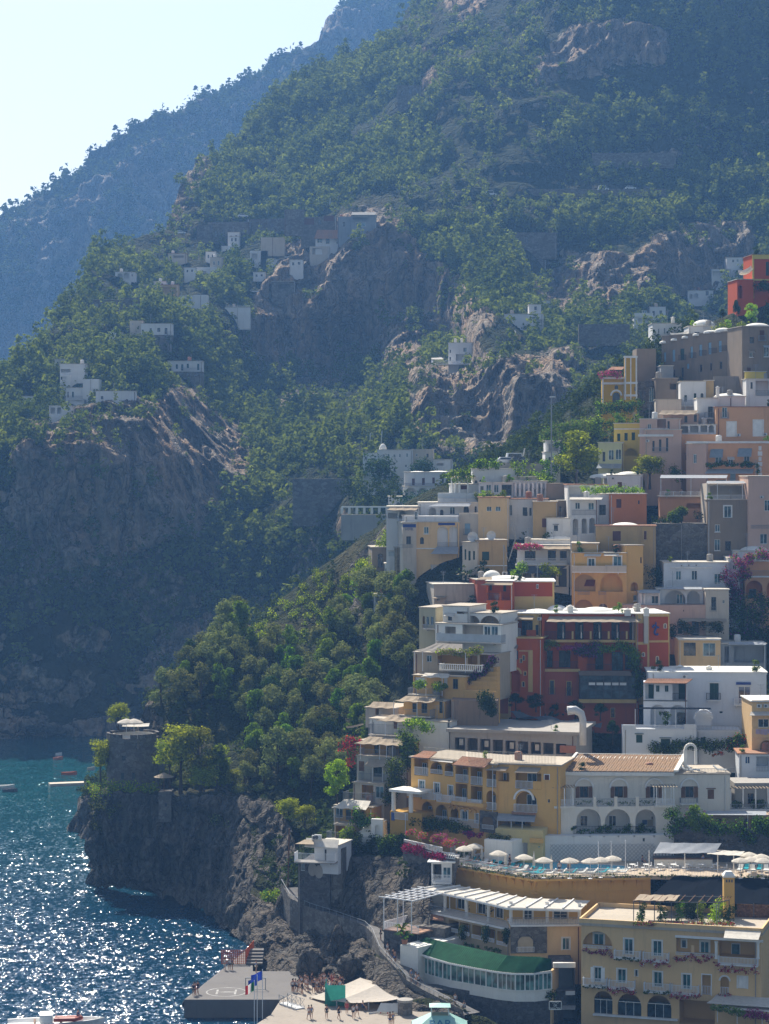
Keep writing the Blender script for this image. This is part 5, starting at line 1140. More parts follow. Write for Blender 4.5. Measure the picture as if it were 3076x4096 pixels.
for x0, x1 in ((38, 180), (802, 945)):
 a, b = l.px(x0, 410)[0], l.px(x1, 410)[0]; m = MB()
 for s_ in (a+.12, (a+b)/2, b-.12):
  for o in (.02, -2.2): m.tube([l.pt(s_, v.z1, o), l.pt(s_, v.z1+2.6, o)], .09, 6)
 o_ = m.build('corner_pergola', M_white, G); m = MB()
 for i in range(9): l.bx(m, a-.3+(b-a+.6)*i/8-.05, a-.3+(b-a+.6)*i/8+.05, v.z1+2.6, v.z1+2.68, -2.5, .4)
 sub(m, 'reed_roof', M_reed, o_, G.base); m = MB(); l.rail(m, a, b, v.z1+.15, v.z1+1, .1, 'white'); sub(m, 'railing', M_whiteiron, o_, G.base); m = MB(); l.bx(m, a-.15, b+.15, v.z1-.18, v.z1+.12, -.3, .35); sub(m, 'corner_slab', M_wh, o_, G.base)
def tiled(T, a, b, c, d, pitch=.3, mat=None, name='tiled_roof'):
 a, b, c, d = map(Vector, (a, b, c, d)); n = int((d-c).length/pitch); ns = 10; V = []; up = ((b-a).cross(c-a)).normalized(); up = up if up.z > 0 else -up
 for j in range(ns+1):
  for i in range(n*4+1):
   t_ = i/(n*4); p = (a*(1-t_)+b*t_)*(1-j/ns) + (c*(1-t_)+d*t_)*(j/ns); V.append(p + up*(.07*abs(math.sin(math.pi*i/4))+.03*((j*3)%2) + .02*math.sin(i*.7+j)))
 m = MB(); W_ = n*4+1; m.add(V, [(j*W_+i, j*W_+i+1, (j+1)*W_+i+1, (j+1)*W_+i) for j in range(ns) for i in range(n*4)]); return m.build(name, mat or M_tile, T)
M_tileb = tilemat((.19,.11,.06), (.36,.24,.145))
za = G.v.z1+.35; ra, rb, rc, rd = pq(205,30,342.5), pq(1008,40,342.5), pq(90,160,333.2), pq(938,166,333.2)
rt = tiled(G, ra, rb, rc, rd, .34, M_tileb); m = MB(); m.add([ra-Vector((0,0,.06)), rb-Vector((0,0,.06)), rd-Vector((0,0,.06)), rc-Vector((0,0,.06))], [(0,1,2,3)]); m.bar(rc+Vector((0,0,.08)), ra+Vector((0,0,.08)), .35); m.bar(rd+Vector((.3,0,.1)), rb+Vector((.3,0,.1)), .6, .3); m.bar(ra, rb, .2)
m.hexa([rc+Vector((0,0,-.6)), rd+Vector((0,0,-.6)), rd+Vector((0,8,-.6)), rc+Vector((0,8,-.6)), rc+Vector((0,0,-.1)), rd+Vector((0,0,-.1)), rb+Vector((0,-1,-.1)), ra+Vector((0,-1,-.1))]); sub(m, 'gable', M_lime, rt, G.base)
G.v.roofrail(962, 1400, 140, 192, .2, 'iron', M_greyiron)
m = MB(); q = pq(1066, 140, 338);
for i in range(9):
 t0, t1 = math.pi*i/9, math.pi*(i+1)/9; m.bar(q+Vector((-.75*math.cos(t0),0,2.6+.8*math.sin(t0))), q+Vector((-.75*math.cos(t1),0,2.6+.8*math.sin(t1))), .45, .35)
m.bar(q+Vector((-.75,0,0)), q+Vector((-.75,0,2.65)), .45); m.bar(q+Vector((.75,0,.6)), q+Vector((.75,0,2.65)), .35); m.build('bell_arch', M_lime, G)
G.done()
for i, (x, y) in enumerate(((1040,180),(1090,178),(1290,178))): K_lw.put(Vector((pq(x,y,335.5).x, 335.8, G.v.z1+.2)), ORD[i]+' lounger from the left on the roof terrace of the white villa', 'sun lounger', None, R(70))
for i, (x, r_, lab) in enumerate(((180,.35,'left end'),(395,.8,'first pillar'),(450,.5,'middle bay'),(590,.9,'second pillar'),(690,.8,'third bay'))): foliage('potted_plant', 'leafy plants at the '+lab+' of the arched loggia of the white villa', [l.pt(l.px(x+k*14,590)[0], l.px(x,590)[1]+k*.15, -.1) for k in (-1,0,1)], r_*.75, 260, .2, [L_broad, L_dark, L_lime], 'plant', frac=[.5,.3,.2])
boxrow(l, 205, 800, 612, .0, [L_dark, L_broad], 'row of green plants behind the lower loggia railing of the white villa', .3, cat='plants', name='balcony_plants'); boxrow(l, 190, 800, 395, -.6, [L_dark, L_broad, L_olive], 'row of potted plants on the upper terrace of the white villa', .28, 700, cat='plants', name='terrace_plants')
wl = Bld('retaining_wall', 'tall white retaining wall with a wire trellis behind the pool', -240, 944, 650, 872, cat='wall', yaw=3, dep=6, D=328.6, mat=M_whb, ext=2); k = wl.F
for x in (178,304,410,520,640,790): a, z = k.px(x, 652); k.holes.append((a-.12, a+.12, z-.12, z+.12, .3, False, False))
k.win(702, 668, 722, 698, bars=0); m = MB(); a, b, c, d = k.rect(0, 712, 800, 860)
n_ = int((b-a)/.55)
for i in range(-6, n_+1):
 for sg in (1, -1):
  x0 = a+i*.55 if sg > 0 else a+i*.55+(d-c); lo, hi = max(a, min(x0, x0+sg*(d-c))), min(b, max(x0, x0+sg*(d-c)))
  if hi-lo < .2: continue
  z_ = lambda x: c+(x-x0)*sg
  m.bar(k.pt(lo, min(d,max(c,z_(lo))), .08), k.pt(hi, min(d,max(c,z_(hi))), .08), .035)
m.build('trellis', M_greyiron, wl); wl.done()
wl = Bld('retaining_wall', 'grey stone retaining wall behind the bar and the parasol cluster', 944, 1800, 622, 872, cat='wall', yaw=-2, dep=6, D=328, mat=M_stoneg, ext=2)
for x in (965,1075,1165,1285,1320,1440,1565): a, z = wl.F.px(x, 690); wl.F.holes.append((a-.14, a+.14, z-.14, z+.14, .3, False, False))
wl.done()
ivy(wl.F, [(930,470),(935,600),(1020,560),(1120,480),(1200,600),(1330,590),(1420,600),(1500,640),(1540,690)], 'dark green creeper hanging over the grey retaining wall right of the white villa', 1.0, 3600, .26, [L_dark, L_broad, L_viol], 1.0, [.62,.33,.05], k=2)
ivy(wl.F, [(1080,470),(1120,560),(1160,460)], 'feathery green shrub at the right corner of the white villa', 1.0, 1200, .24, [L_broad], 1.6)
ivy(wl.F, [(1560,560),(1661,540),(1661,620)], 'dark green bush above the wall at the right photo edge', 1.1, 1500, .26, [L_dark, L_broad], 1.0)
gh = Bld('garden_house', 'low house with arched windows under a white awning right of the white villa', 1200, 1700, 490, 640, yaw=-2, dep=8, D=331.5, mat=plaster((.45,.35,.26), .4), ext=1); k = gh.F
for x in (1490, 1540, 1640): k.win(x-18, 520, x+18, 590, arch=True, frame=M_brown)
k.win(1260,520,1300,600, frame=M_brown); k.awning(1180, 1640, 462, 1180, 1640, 492, 2.6, M_canvasgrey, posts=(1200,1500), py=600); gh.done()
ut = Bld('terrace_house', 'grey house with a pergola terrace on white posts right of the white villa', 1400, 1720, 250, 462, yaw=2, dep=6, D=337, mat=M_conc, ext=3); k = ut.F
k.balcony(1366, 1660, 410, 460, 2.2, 'iron', M_greyiron); a, b = k.px(1370, 400, 2)[0], k.px(1655, 400, 2)[0]; z0 = k.px(1500, 440, 2)[1]; m = MB()
for i in range(4): m.tube([k.pt(a+(b-a)*i/3, z0, 2), k.pt(a+(b-a)*i/3, z0+2.7, 2)], .1, 6)
o_ = m.build('pergola', M_white, ut); m = MB()
for i in range(12): k.bx(m, a+(b-a)*i/11-.05, a+(b-a)*i/11+.05, z0+2.7, z0+2.8, 0, 2.4)
sub(m, 'rafters', M_reed, o_, ut.base); k.win(1500, 330, 1545, 410, frame=M_brown); ut.done()
foliage('potted_plant', 'green plants on the pergola terrace right of the white villa', [k.pt(k.px(x,400,1)[0], z0+.4, 1.2) for x in (1400,1440,1560,1600)], .7, 900, .24, [L_dark, L_broad], 'plants')
# ================================================================== yellow hotel of balconies above the pool's left end
crop(1600, 2980, 2.3729)
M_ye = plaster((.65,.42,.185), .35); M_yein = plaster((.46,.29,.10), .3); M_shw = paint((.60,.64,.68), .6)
Y = Bld('balcony_hotel', 'yellow hotel of stacked balconies with white railings and red tiled eaves', 105, 915, 155, 800, cat='hotel', yaw=-36, dep=9, D=336, mat=M_ye, inner=M_yein, roof=(M_roofl, .25, .2))
f = Y.F
for i, (x0, y0, x1, y1, ar, rt) in enumerate(((135,128,268,292,0,210),(288,160,404,278,1,232),(424,172,506,298,1,252),(527,188,650,360,0,280),(670,208,784,384,0,300),(822,235,916,404,0,325),(527,368,640,546,0,492),(672,392,784,576,0,516),(820,432,916,622,1,545),(207,540,312,700,1,648),(338,568,452,758,1,675),(480,598,556,770,1,705))):
 b_ = f.loggia(x0, y0, x1, y1, 1.7, bool(ar)); w_ = x1-x0
 b_.win(x0+w_*.60, y0+(y1-y0)*.25, x0+w_*.92, y1-6, frame=M_shw, pane=M_glassb); f.fence(x0+2, x1-2, rt, y1-3, -.05, 'white', name='balustrade')
 if i in (3,4,6,7): b_.band(x0+8, y0+12, x0+w_*.5, y1-40, leafmat((.10,.07,.03), (.22,.17,.08), .2, name='dry creeper'), 'dry_creeper', .12)
for x0, x1, y0, y1 in ((182,232,338,436),(326,374,362,468),(458,502,384,484),(585,640,625,720),(715,745,650,745)): f.win(x0, y0, x1, y1, frame=M_shw, trim=M_trimw, pane=M_glassb)
for x0, x1, yt, yb in ((62,192,422,505),(205,330,448,530),(342,472,472,556)): f.balcony(x0, x1, yt, yb, 1.3, 'white', slabmat=M_ye)
f.slab(480, 790, 545, 580, 0, .9, M_ye, 'ledge'); f.fence(488, 622, 496, 546, .85, 'white'); f.fence(636, 770, 520, 575, .85, 'white')
f.fence(468, 745, 700, 780, .3, 'white', name='balustrade')
for x in (500, 548, 600, 650, 700): f.archtrim(x-24, 575+(x-500)*.2, x+24, 640+(x-500)*.2, M_ye, .14, 'bracket_arch', .35)
f.slab(755, 918, 630, 830, 0, .3, M_stone, 'stone_front'); f3 = Face(Y, f.O+f.n*.31, f.e, f.n, f.w); f3.flat = True; f3.win(778, 678, 890, 800, frame=M_stoneg, pane=paint((.16,.10,.05), .9), bars=0, name='arched_niche'); f3.archtrim(778, 672, 890, 800, M_stoneg, .3); f3.fence(778, 890, 758, 802, .1, 'white')
f.awning(225, 352, 58, 108, 272, 118, 1.3, M_tile, name='tiled_eave', thick=.12); f.awning(590, 880, 118, 498, 800, 198, 1.4, M_tile, name='tiled_eave', thick=.12); f.awning(285, 500, 138, 285, 500, 158, .9, M_canvas, name='vaulted_canopy')
v = Y.vol(912, 1520, 190, 800, yaw=-16, dep=9, D=331, mat=M_ye, inner=M_yein, roof=(M_roofl, .25, .2)); g = v.front
b_ = g.loggia(925, 262, 1036, 345, 1.3); b_.win(960, 262, 1010, 340, frame=M_shw); g.awning(890, 1035, 205, 805, 1000, 240, 1.3, M_reed)
b_ = g.loggia(1098, 268, 1340, 418, 1.4); b_.win(1210, 268, 1300, 350, frame=M_shw); g.awning(1130, 1340, 212, 1085, 1300, 262, 1.2, M_reed); g.fence(1095, 1260, 340, 416, .05, 'white'); g.slab(1262, 1345, 345, 420, 0, .1, M_ye)
g.win(1372, 282, 1416, 332, closed=M_brown, frame=M_brown, trim=M_trimw); g.win(1402, 515, 1422, 548, bars=0)
b_ = g.loggia(1100, 442, 1300, 640, 1.5, True); b_.win(1205, 470, 1300, 570, frame=M_shw); g.fence(1080, 1302, 562, 642, .1, 'white'); g.archtrim(1096, 432, 1262, 520, M_trimw, .25, 'arch_hood', .35)
b_ = g.loggia(945, 690, 1240, 830, 2.2); b_.win(1090, 720, 1185, 800, frame=M_brown); g.awning(930, 1290, 655, 918, 1275, 722, 2.4, M_canvasgrey, posts=(925, 1055, 1160), py=815); g.awning(1060, 1290, 632, 1060, 1290, 660, .6, M_tile, name='tiled_eave')
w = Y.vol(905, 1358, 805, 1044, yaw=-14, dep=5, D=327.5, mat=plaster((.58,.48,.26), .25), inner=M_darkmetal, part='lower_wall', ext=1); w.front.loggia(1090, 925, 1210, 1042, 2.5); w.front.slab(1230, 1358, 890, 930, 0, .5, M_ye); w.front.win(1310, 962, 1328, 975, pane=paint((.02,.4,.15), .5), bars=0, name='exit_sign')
for x0, x1 in ((225, 620), (650, 1120), (1120, 1480)): (Y.v if x0 < 600 else v).roofrail(x0, x1, 35+(x0-225)*.06, 88+(x0-225)*.075, .4, 'iron', paint((.45,.40,.30), .8))
Y.done()
pw = Bld('planter_wall', 'white curved planter wall with cacti at the far end of the pool terrace', 800, 1062, 905, 1040, cat='planter', yaw=-30, dep=3.5, D=325.8, mat=M_lime, ext=1).done()
foliage('cactus_bed', 'cacti and agaves in the white curved planter', [pw.F.pt(pw.F.px(x,900)[0], pw.v.z1+.25, -1.2) for x in (820,860,900,950,990)], .6, 700, .2, [L_dark, L_olive, paint((.2,.14,.03), .9)], 'plants', frac=[.5,.3,.2])
ch = Bld('cream_pavilion', 'small cream pavilion with two thick columns left of the yellow balcony hotel', -95, 205, 640, 715, cat='pavilion', yaw=-34, dep=6, D=337, mat=M_yein, ext=5); k = ch.F
z0 = ch.v.z1; m = MB()
for x in (-75, 90): a = k.px(x, 640)[0]; m.lathe(k.pt(a, z0, -.4), [(.3,0),(.3,2.6),(.5,2.75)], 10)
m.build('column', M_lime, ch); m = MB(); k.bx(m, k.px(-95,600)[0], k.px(200,600)[0], z0+2.75, z0+3.1, -3.5, .3); m.build('beam', M_lime, ch); k.fence(-60, 75, 640, 712, .1, 'white'); k.band(-78, 640, -50, 715, fabric((.12,.18,.42)), 'towel', .15); ch.done()
ivy(f, [(85,735),(200,740),(330,760),(450,775),(560,790),(660,800)], 'green vine pergola covering the terrace under the yellow balcony hotel', .9, 3200, .24, [L_dark, L_broad], 2.4, k=2)
ivy(f, [(620,835),(700,840),(780,850)], 'purple bougainvillea on the white pergola slats at the pool entrance', .45, 500, .2, [L_viol, L_flow], 3.0)
m = MB(); P = [pq(40,880,331), pq(400,1000,324), pq(520,1040,323)]
for p, q in zip(P[:-1], P[1:]): railing(m, p, q, min(p.z,q.z)-.6, max(p.z,q.z)-.2, 'arcs');
T = Thing('terrace_balustrade', 'white balustrade with flower pots above the magenta bougainvillea hedge', 'balustrade', P[1]-Vector((0,0,1.5))); m.build('balusters', M_white, T); m = MB()
for p, q in zip(P[:-1], P[1:]): m.bar(p-Vector((0,-.3,3.2)), q-Vector((0,-.3,3.2)), .5, 5.4)
m.build('base_wall', M_stone, T)
foliage('bougainvillea', 'magenta bougainvillea hedge hanging below the white balustrade', [P[0].lerp(P[1], i/22)+Vector((rnd.uniform(-.2,.2),-.5,-.9+rnd.uniform(-.5,.3))) for i in range(24)], .6, 2400, .18, [L_flow, L_flowd, L_flowr, L_dark], 'hedge', frac=[.4,.25,.2,.15])
for i, (x, y, lab) in enumerate(((95,865,'first'),(208,890,'second'),(325,920,'third'),(440,965,'fourth'))): p = pq(x, y, 329-i*1.5); foliage('flower_pot', lab+' flowering pot from the left on the white balustrade', [p+Vector((k*.3-.3,0,.35+.25*(k%2))) for k in range(4)], .45, 340, .16, [L_flowp, L_flowr, L_broad], 'flowers', frac=[.35,.25,.4])
foliage('bougainvillea', 'pink flowering bush behind the folded parasols at the pool corner', [pq(x, y, 326) for x, y in ((350,890),(400,885),(470,925),(530,915),(600,940))], .75, 1000, .2, [L_flowp, L_flow, L_broad], 'shrub', frac=[.4,.25,.35])
# ================================================================== stack of terraces down the left edge of the town
crop(1250, 2750, 3.02)
M_ste = plaster((.50,.46,.40), .4); M_tanw = plaster((.48,.40,.30), .45)
def terr(label, x0, x1, y0, y1, D, mat, yaw=-24, canopy=None, bal=None, ops=(), dep=7, inner=None, ext=4, posts=(), cm=None, style='iron'):
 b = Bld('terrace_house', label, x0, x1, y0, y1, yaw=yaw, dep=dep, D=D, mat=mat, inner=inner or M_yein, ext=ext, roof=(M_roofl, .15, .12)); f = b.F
 for o in ops:
  if o[0] == 'L': bk = f.loggia(*o[1:5], 1.6, len(o) > 5)
  elif o[0] == 'W': f.win(*o[1:5], arch=len(o) > 5, frame=M_shw, pane=M_glassb)
  elif o[0] == 'S': f.win(*o[1:5], closed=o[5], frame=o[5])
  elif o[0] == 'D': f.win(*o[1:5], pane=M_glass, frame=M_darkmetal)
  elif o[0] == 'A': f.ac(*o[1:3], 40)
 if canopy: f.awning(*canopy, cm or M_reed, posts=posts, py=bal[3] if bal else y1, wavy=.12, thick=.07)
 if bal: f.balcony(*bal, 1.9, style, M_greyiron if style == 'iron' else None, M_ste)
 return b.done()
terr('lowest terrace house of the left stack, with a white rail and slim columns', 265, 480, 1660, 1860, 342, M_tanw, bal=(165, 400, 1745, 1855), ops=(('L',280,1670,400,1830),))
terr('terrace house with a glass screen under a white and reed roof in the left stack', 265, 725, 1440, 1640, 344, M_yein, canopy=(380, 705, 1360, 232, 640, 1462, 3.0), posts=(262, 560), cm=M_canvas, bal=(258, 530, 1552, 1668), ops=(('W',275,1450,365,1575),('D',400,1475,465,1600),('L',480,1480,640,1620)))
terr('terrace house with a curved wall and white French doors in the left stack', 490, 865, 1160, 1420, 346.5, M_ste, bal=(365, 692, 1272, 1405), ops=(('L',595,1180,735,1345),('W',758,1195,860,1340),('A',960,1230)))
terr('white terrace house with wooden shutters under a brown reed awning in the left stack', 535, 1165, 845, 1175, 349, M_ste, canopy=(680, 965, 862, 618, 845, 955, 2.0), posts=(725, 848), bal=(552, 855, 1038, 1150), ops=(('S',558,890,625,1010,M_wood),('D',735,935,838,1080),('S',940,930,985,1050,M_wood),('A',1132,1007),('A',968,1228)))
terr('terrace house under a long two piece reed roof in the left stack', 560, 1160, 660, 850, 351.5, M_yein, canopy=(680, 1120, 602, 500, 1085, 690, 2.6), posts=(580, 812, 895, 968), bal=(560, 975, 748, 880), ops=(('D',745,690,800,800),('D',895,700,985,830),('D',1040,690,1115,800)))
terr('white terrace house with a towel hung over its corner wall in the left stack', 690, 1650, 400, 620, 354, M_lime, canopy=(950, 1200, 332, 768, 1180, 408, 2.6), posts=(880, 1030), bal=(672, 1150, 448, 590), ops=(('S',978,410,1030,500,M_wood),('W',1085,432,1098,446),('W',1160,420,1172,436),('D',1630,390,1655,510)))
terr('yellow terrace house with an arched door and a flat reed roof in the left stack', 1100, 1600, 160, 375, 357, M_ye, canopy=(1130, 1500, 108, 975, 1440, 172, 2.8), posts=(980, 1262), bal=(980, 1425, 262, 362), ops=(('D',1205,190,1260,300),('D',1315,190,1385,310),('D',1530,150,1572,310,1)))
a_ = terr('red and cream hut with a white cloth roof among the olives left of the stack', 640, 1000, 250, 330, 362, M_ste, canopy=(735, 1000, 175, 640, 960, 245, 2.0), ops=(('L',760,255,800,330),), ext=2)
o = sheet('reed_canopy', pq(600,430,361), pq(625,440,361), pq(405,470,358), pq(420,490,358), M_reed); tag(o, 'narrow wavy reed canopy alone among the trees left of the stack', 'canopy')
for pts, lab, r_, n_, mt, D in (([(1130,620),(1180,700),(1200,800),(1150,900)],'dark ivy hanging between the left stack and the yellow balcony hotel',1.3,2600,[L_dark,L_broad],347),([(1000,900),(1020,1000),(1010,1120),(1060,1200),(950,1320)],'ivy curtain down the wall under the reed awning of the left stack',1.2,2400,[L_dark,L_broad],345),
 ([(420,670),(470,690),(520,700)],'red bougainvillea beside the two piece reed roof',.9,700,[L_flowr,L_flowd,L_dark],352),([(430,770),(450,830),(470,880)],'red flowers trailing beside the white terrace house',.7,500,[L_flowr,L_broad],351),([(1200,430),(1260,450),(1340,440),(1380,480)],'bright green bush on the white terrace with the towel',.9,1000,[L_lime,L_broad],351),
 ([(540,1600),(560,1540),(600,1620),(680,1600)],'cypress like shrubs beside the reed roof terrace low in the stack',.9,1100,[L_dark,L_broad],340),([(640,1900),(740,1870)],'clipped dark bush by the white stairs at the foot of the stack',.9,900,[L_dark],338),([(400,1750),(440,1800),(480,1850)],'leafy lime bush at the lowest terrace of the stack',1.0,1000,[L_lime,L_broad],338.5)):
 foliage('climbing_shrub', lab, [pq(x, y, D)+Vector((rnd.uniform(-.6,.6), 0, rnd.uniform(-.6,.6))) for x, y in pts for _ in range(3)], r_, n_, .24, mt, 'shrub')
h_ = MB(); a, b = pq(825, 2010, 336), pq(1110, 2010, 336); h_.abox(a.x, b.x, 335, 337.5, a.z-.3, pq(960,1800,336).z); tt = h_.build('core', L_dark, None, (a.x+1,336,a.z)); bpy.data.objects.remove(tt)
foliage('hedge', 'tall square clipped hedge on top of the cliff below the stack', [Vector((rnd.uniform(a.x,b.x), rnd.uniform(335,337), rnd.uniform(a.z, pq(960,1800,336).z))) for _ in range(60)], .8, 5200, .2, [L_dark, L_broad], 'hedge', frac=[.8,.2])
a, b = pq(330, 1960, 338), pq(560, 1900, 338); foliage('hedge', 'rounded clipped hedge beside the white roof at the cliff edge', [Vector((rnd.uniform(a.x,b.x), rnd.uniform(337,339), rnd.uniform(a.z, a.z+2.2))) for _ in range(30)], .8, 2800, .2, [L_dark, L_broad], 'hedge', frac=[.7,.3])
st = Bld('garden_stairs', 'white stepped garden wall with an arched niche at the foot of the stack', 520, 850, 1800, 1900, cat='stairs', yaw=-15, dep=3, D=339, mat=M_lime, ext=2)
for i in range(5): st.vol(520+i*38, 850, 1790-i*42, 1802, yaw=-15, dep=2.5-.05*i, D=339.4+i*.3, mat=M_lime, ext=.2, part='step')
k = st.vol(708, 850, 1590, 1830, yaw=-15, dep=.6, D=338.4, mat=M_lime, ext=.5, part='niche_wall'); k.front.loggia(755, 1660, 812, 1800, .4, True); st.done()
crop(1600, 2350, 3.322)
terr('terrace house with a white cloth roof and pale curtains above the yellow stairs', 175, 860, 1180, 1400, 360, M_ye, canopy=(330, 660, 1140, 275, 640, 1192, 2.2), posts=(345, 560), cm=M_canvas, bal=(100, 500, 1342, 1440), ops=(('S',200,1195,330,1330,M_shw),('S',580,1205,630,1290,M_shw),('D',700,1215,770,1350)))
terr('terrace house with a grey reed roof, a vine and a white baluster balcony', 180, 1240, 880, 1140, 363, M_tanw, canopy=(480, 830, 745, 175, 830, 850, 3.4), posts=(192, 300, 870), bal=(520, 1085, 1022, 1120), style='arcs', cm=M_reedgrey, ops=(('L',500,900,870,1040),('L',900,905,1030,1040),('W',350,900,420,990),('L',1060,880,1240,1060)))
terr('white house with two wide arched vaults above a grey balcony', 470, 1345, 490, 780, 366, M_lime, bal=(478, 1345, 618, 742), inner=M_ste, ops=(('L',830,500,1105,700),('W',1115,515,1200,690),('W',1210,515,1300,690),('L',600,520,740,650)), style='glass')
b = terr('white vaulted house front with paired arches under the red house balconies', 855, 1345, 345, 500, 367.5, M_lime, inner=M_tanw, ops=(('L',865,372,1060,482,1),('L',1065,375,1320,490,1)))
terr('small pale house with a flat roof and white pipe rail left of the arched vaults', 570, 920, 250, 470, 369, M_lime, ops=(('L',755,320,905,350),('D',635,380,690,440)), canopy=(590, 730, 335, 580, 720, 380, .9), cm=M_canvas)
terr('narrow cream house with crenels and a slim double arched loggia', 255, 470, 270, 610, 372, plaster((.50,.46,.33), .5), ops=(('L',300,380,330,560,1),('W',345,385,385,500,1),('W',405,385,445,500,1)), bal=(300,455,490,560))
foliage('grape_vine', 'yellowing grape vine along the edge of the grey reed roof', [pq(x, y, 359.5) for x, y in ((520,860),(580,850),(650,850),(720,860),(800,870),(870,880),(960,850),(1040,830))], .75, 1500, .22, [L_lime, L_olive, paint((.28,.15,.05), .9)], 'vine', frac=[.4,.35,.25])
foliage('climbing_vine', 'dark violet creeper over the yellow stair wall', [pq(x, y, 360) for x, y in ((900,1230),(980,1180),(1060,1130),(1120,1080),(1180,1020),(1230,960))], .9, 1600, .22, [L_dark, L_viol], 'vine')
foliage('potted_shrub', 'round green bushes on the terrace above the towel balcony', [pq(x, y, 357.5) for x, y in ((240,1290),(290,1280),(500,1310),(600,1310))], .8, 1100, .22, [L_broad, L_lime], 'shrub', frac=[.7,.3])
ys = Bld('yellow_stair_wall', 'sloping yellow stair wall beside the red house', 590, 1270, 1370, 1560, cat='wall', yaw=-22, dep=2, D=357.5, mat=M_ye, ext=3);
for i in range(6): ys.vol(760+i*85, 1285, 1370-i*62, 1380, yaw=-22, dep=1.5, D=358+i*.5, mat=M_ye, ext=.5, part='stair_step')
ys.done()
rw = Bld('retaining_wall', 'patched brown and grey retaining wall below the yellow stairs', 680, 1300, 1500, 1860, cat='wall', yaw=-5, dep=5, D=354, mat=plaster((.30,.22,.16), .8), ext=4).done()
foliage('dark_bushes', 'dark ivy clump on the brown retaining wall below the red house', [pq(x, y, 351.5) for x, y in ((1120,1450),(1180,1500),(1140,1560),(1220,1650),(1200,1600))], 1.2, 1500, .26, [L_dark], 'ivy')
# ================================================================== red hotel with white domes
crop(1950, 2380, 2.2147)
M_red = plaster((.42,.11,.04), .4); M_redp = plaster((.40,.125,.075), .5); M_ycr = plaster((.58,.42,.20), .3); M_gry = plaster((.30,.32,.34), .5)
Rd = Bld('red_hotel', 'dark red hotel with yellow trim and a row of white roof domes', 480, 1322, 168, 1160, cat='hotel', yaw=-3, dep=12, D=372, mat=M_red, inner=M_red, roof=(M_lime, .25, .14))
f = Rd.F
b_ = f.loggia(505, 225, 1320, 412, 2.4)
for i in range(5):
 x0 = 522+i*160; b_.win(x0+96, 235, x0+168 if i < 4 else x0+162, 395, frame=M_greensh, pane=M_glass)
 if i < 4: m = MB(); a, c = f.px(x0+150, 300)[0], f.px(x0+150, 385)[1]; prof = [(0,0),(-2.2,0),(-2.2,2.0),(-1.8,1.9),(-1.2,1.35),(-.6,1.05),(0,1.0)]; n_ = len(prof); vs = [f.pt(a+dx, c+z, o) for dx in (-.09,.09) for o, z in prof]; m.add(vs, [tuple(range(n_)), tuple(range(n_, 2*n_))[::-1]]+[(k,(k+1)%n_,n_+(k+1)%n_,n_+k) for k in range(n_)]); m.build('divider', M_lime, Rd)
 f.slab(x0+70 if i == 0 else x0+64, x0+86 if i == 0 else x0+80, 322, 390, -.2, .15, M_ycr, 'pillar') if i else None
f.fence(500, 1290, 325, 408, .0, 'iron'); f.slab(478, 1322, 398, 420, 0, .35, M_ycr, 'ledge'); f.awning(545, 1375, 190, 520, 1335, 238, 2.3, M_reed, name='reed_awning', wavy=.06)
b_ = f.loggia(455, 490, 800, 668, 2.0)
for x in (505, 635, 700): b_.win(x, 492, x+ (72 if x != 700 else 34), 640, frame=M_greensh, pane=M_glass)
f.fence(455, 800, 590, 665, .3, 'iron'); f.slab(450, 820, 655, 680, 0, .4, M_ycr, 'ledge')
b_ = f.loggia(885, 490, 1290, 690, 2.0); b_.win(955, 505, 1025, 660, frame=M_greensh); b_.win(1100, 505, 1200, 670, arch=False, frame=M_iron, pane=M_glassb, bars=3, tr=3); b_.win(1218, 530, 1275, 660, frame=M_iron, pane=M_glassb, bars=2, tr=2); f.fence(880, 1300, 612, 690, .3, 'iron')
f.band(450, 682, 805, 960, M_redp, 'pale_red_wall', .06); f4 = Face(Rd, f.O+f.n*.065, f.e, f.n, f.w); f4.flat = True
f4.win(450, 738, 488, 855, frame=M_iron, trim=M_ycr, arch=True); f4.win(555, 758, 588, 880, frame=M_iron, trim=M_ycr); f4.win(704, 768, 738, 892, frame=M_iron, trim=M_ycr)
for x in (572, 722): f4.fence(x-32, x+32, 822, 884+(x-572)*.05, .35, 'iron')
gv = Rd.vol(815, 1312, 700, 950, yaw=-3, dep=3, D=369, mat=M_iron, inner=M_iron, ext=0, part='glass_veranda'); g = gv.front
a, b, c, d = g.rect(822, 715, 1305, 915); m = MB(); m.quad(g.pt(a,c,.02), g.pt(b,c,.02), g.pt(b,d,.02), g.pt(a,d,.02)); o_ = m.build('window_band', glass((.03,.05,.06)), Rd); m = MB()
for i in range(8): q = a+(b-a)*i/7; g.bx(m, q-.06, q+.06, c, d, .025, .12)
for z in (c, c+(d-c)*.35, c+(d-c)*.72, d): g.bx(m, a, b, z-.05, z+.05, .025, .1)
sub(m, 'frame', M_iron, o_, Rd.base); m = MB()
for i in range(1, 6): q = a+(b-a)*i/7; g.bx(m, q+.1, q+(b-a)/7-.1, c+(d-c)*.58, c+(d-c)*.7, .03, .06)
sub(m, 'blind', M_white, o_, Rd.base); g.awning(805, 1260, 672, 812, 1280, 712, .8, paint((.16,.12,.09), .9), name='veranda_roof'); g.slab(808, 1318, 925, 958, 0, .3, M_ycr)
lv = Rd.vol(815, 1340, 945, 1190, yaw=-3, dep=5, D=370, mat=M_redp, ext=3, part='lower_wall'); lv.front.win(1090, 1000, 1130, 1090, frame=M_ycr, bars=0)
pn = Rd.vol(1318, 1612, 168, 680, yaw=6, dep=11, D=371, mat=M_ycr, roof=(M_lime, .15, .14), part='panel_wall', ext=5); p = pn.front
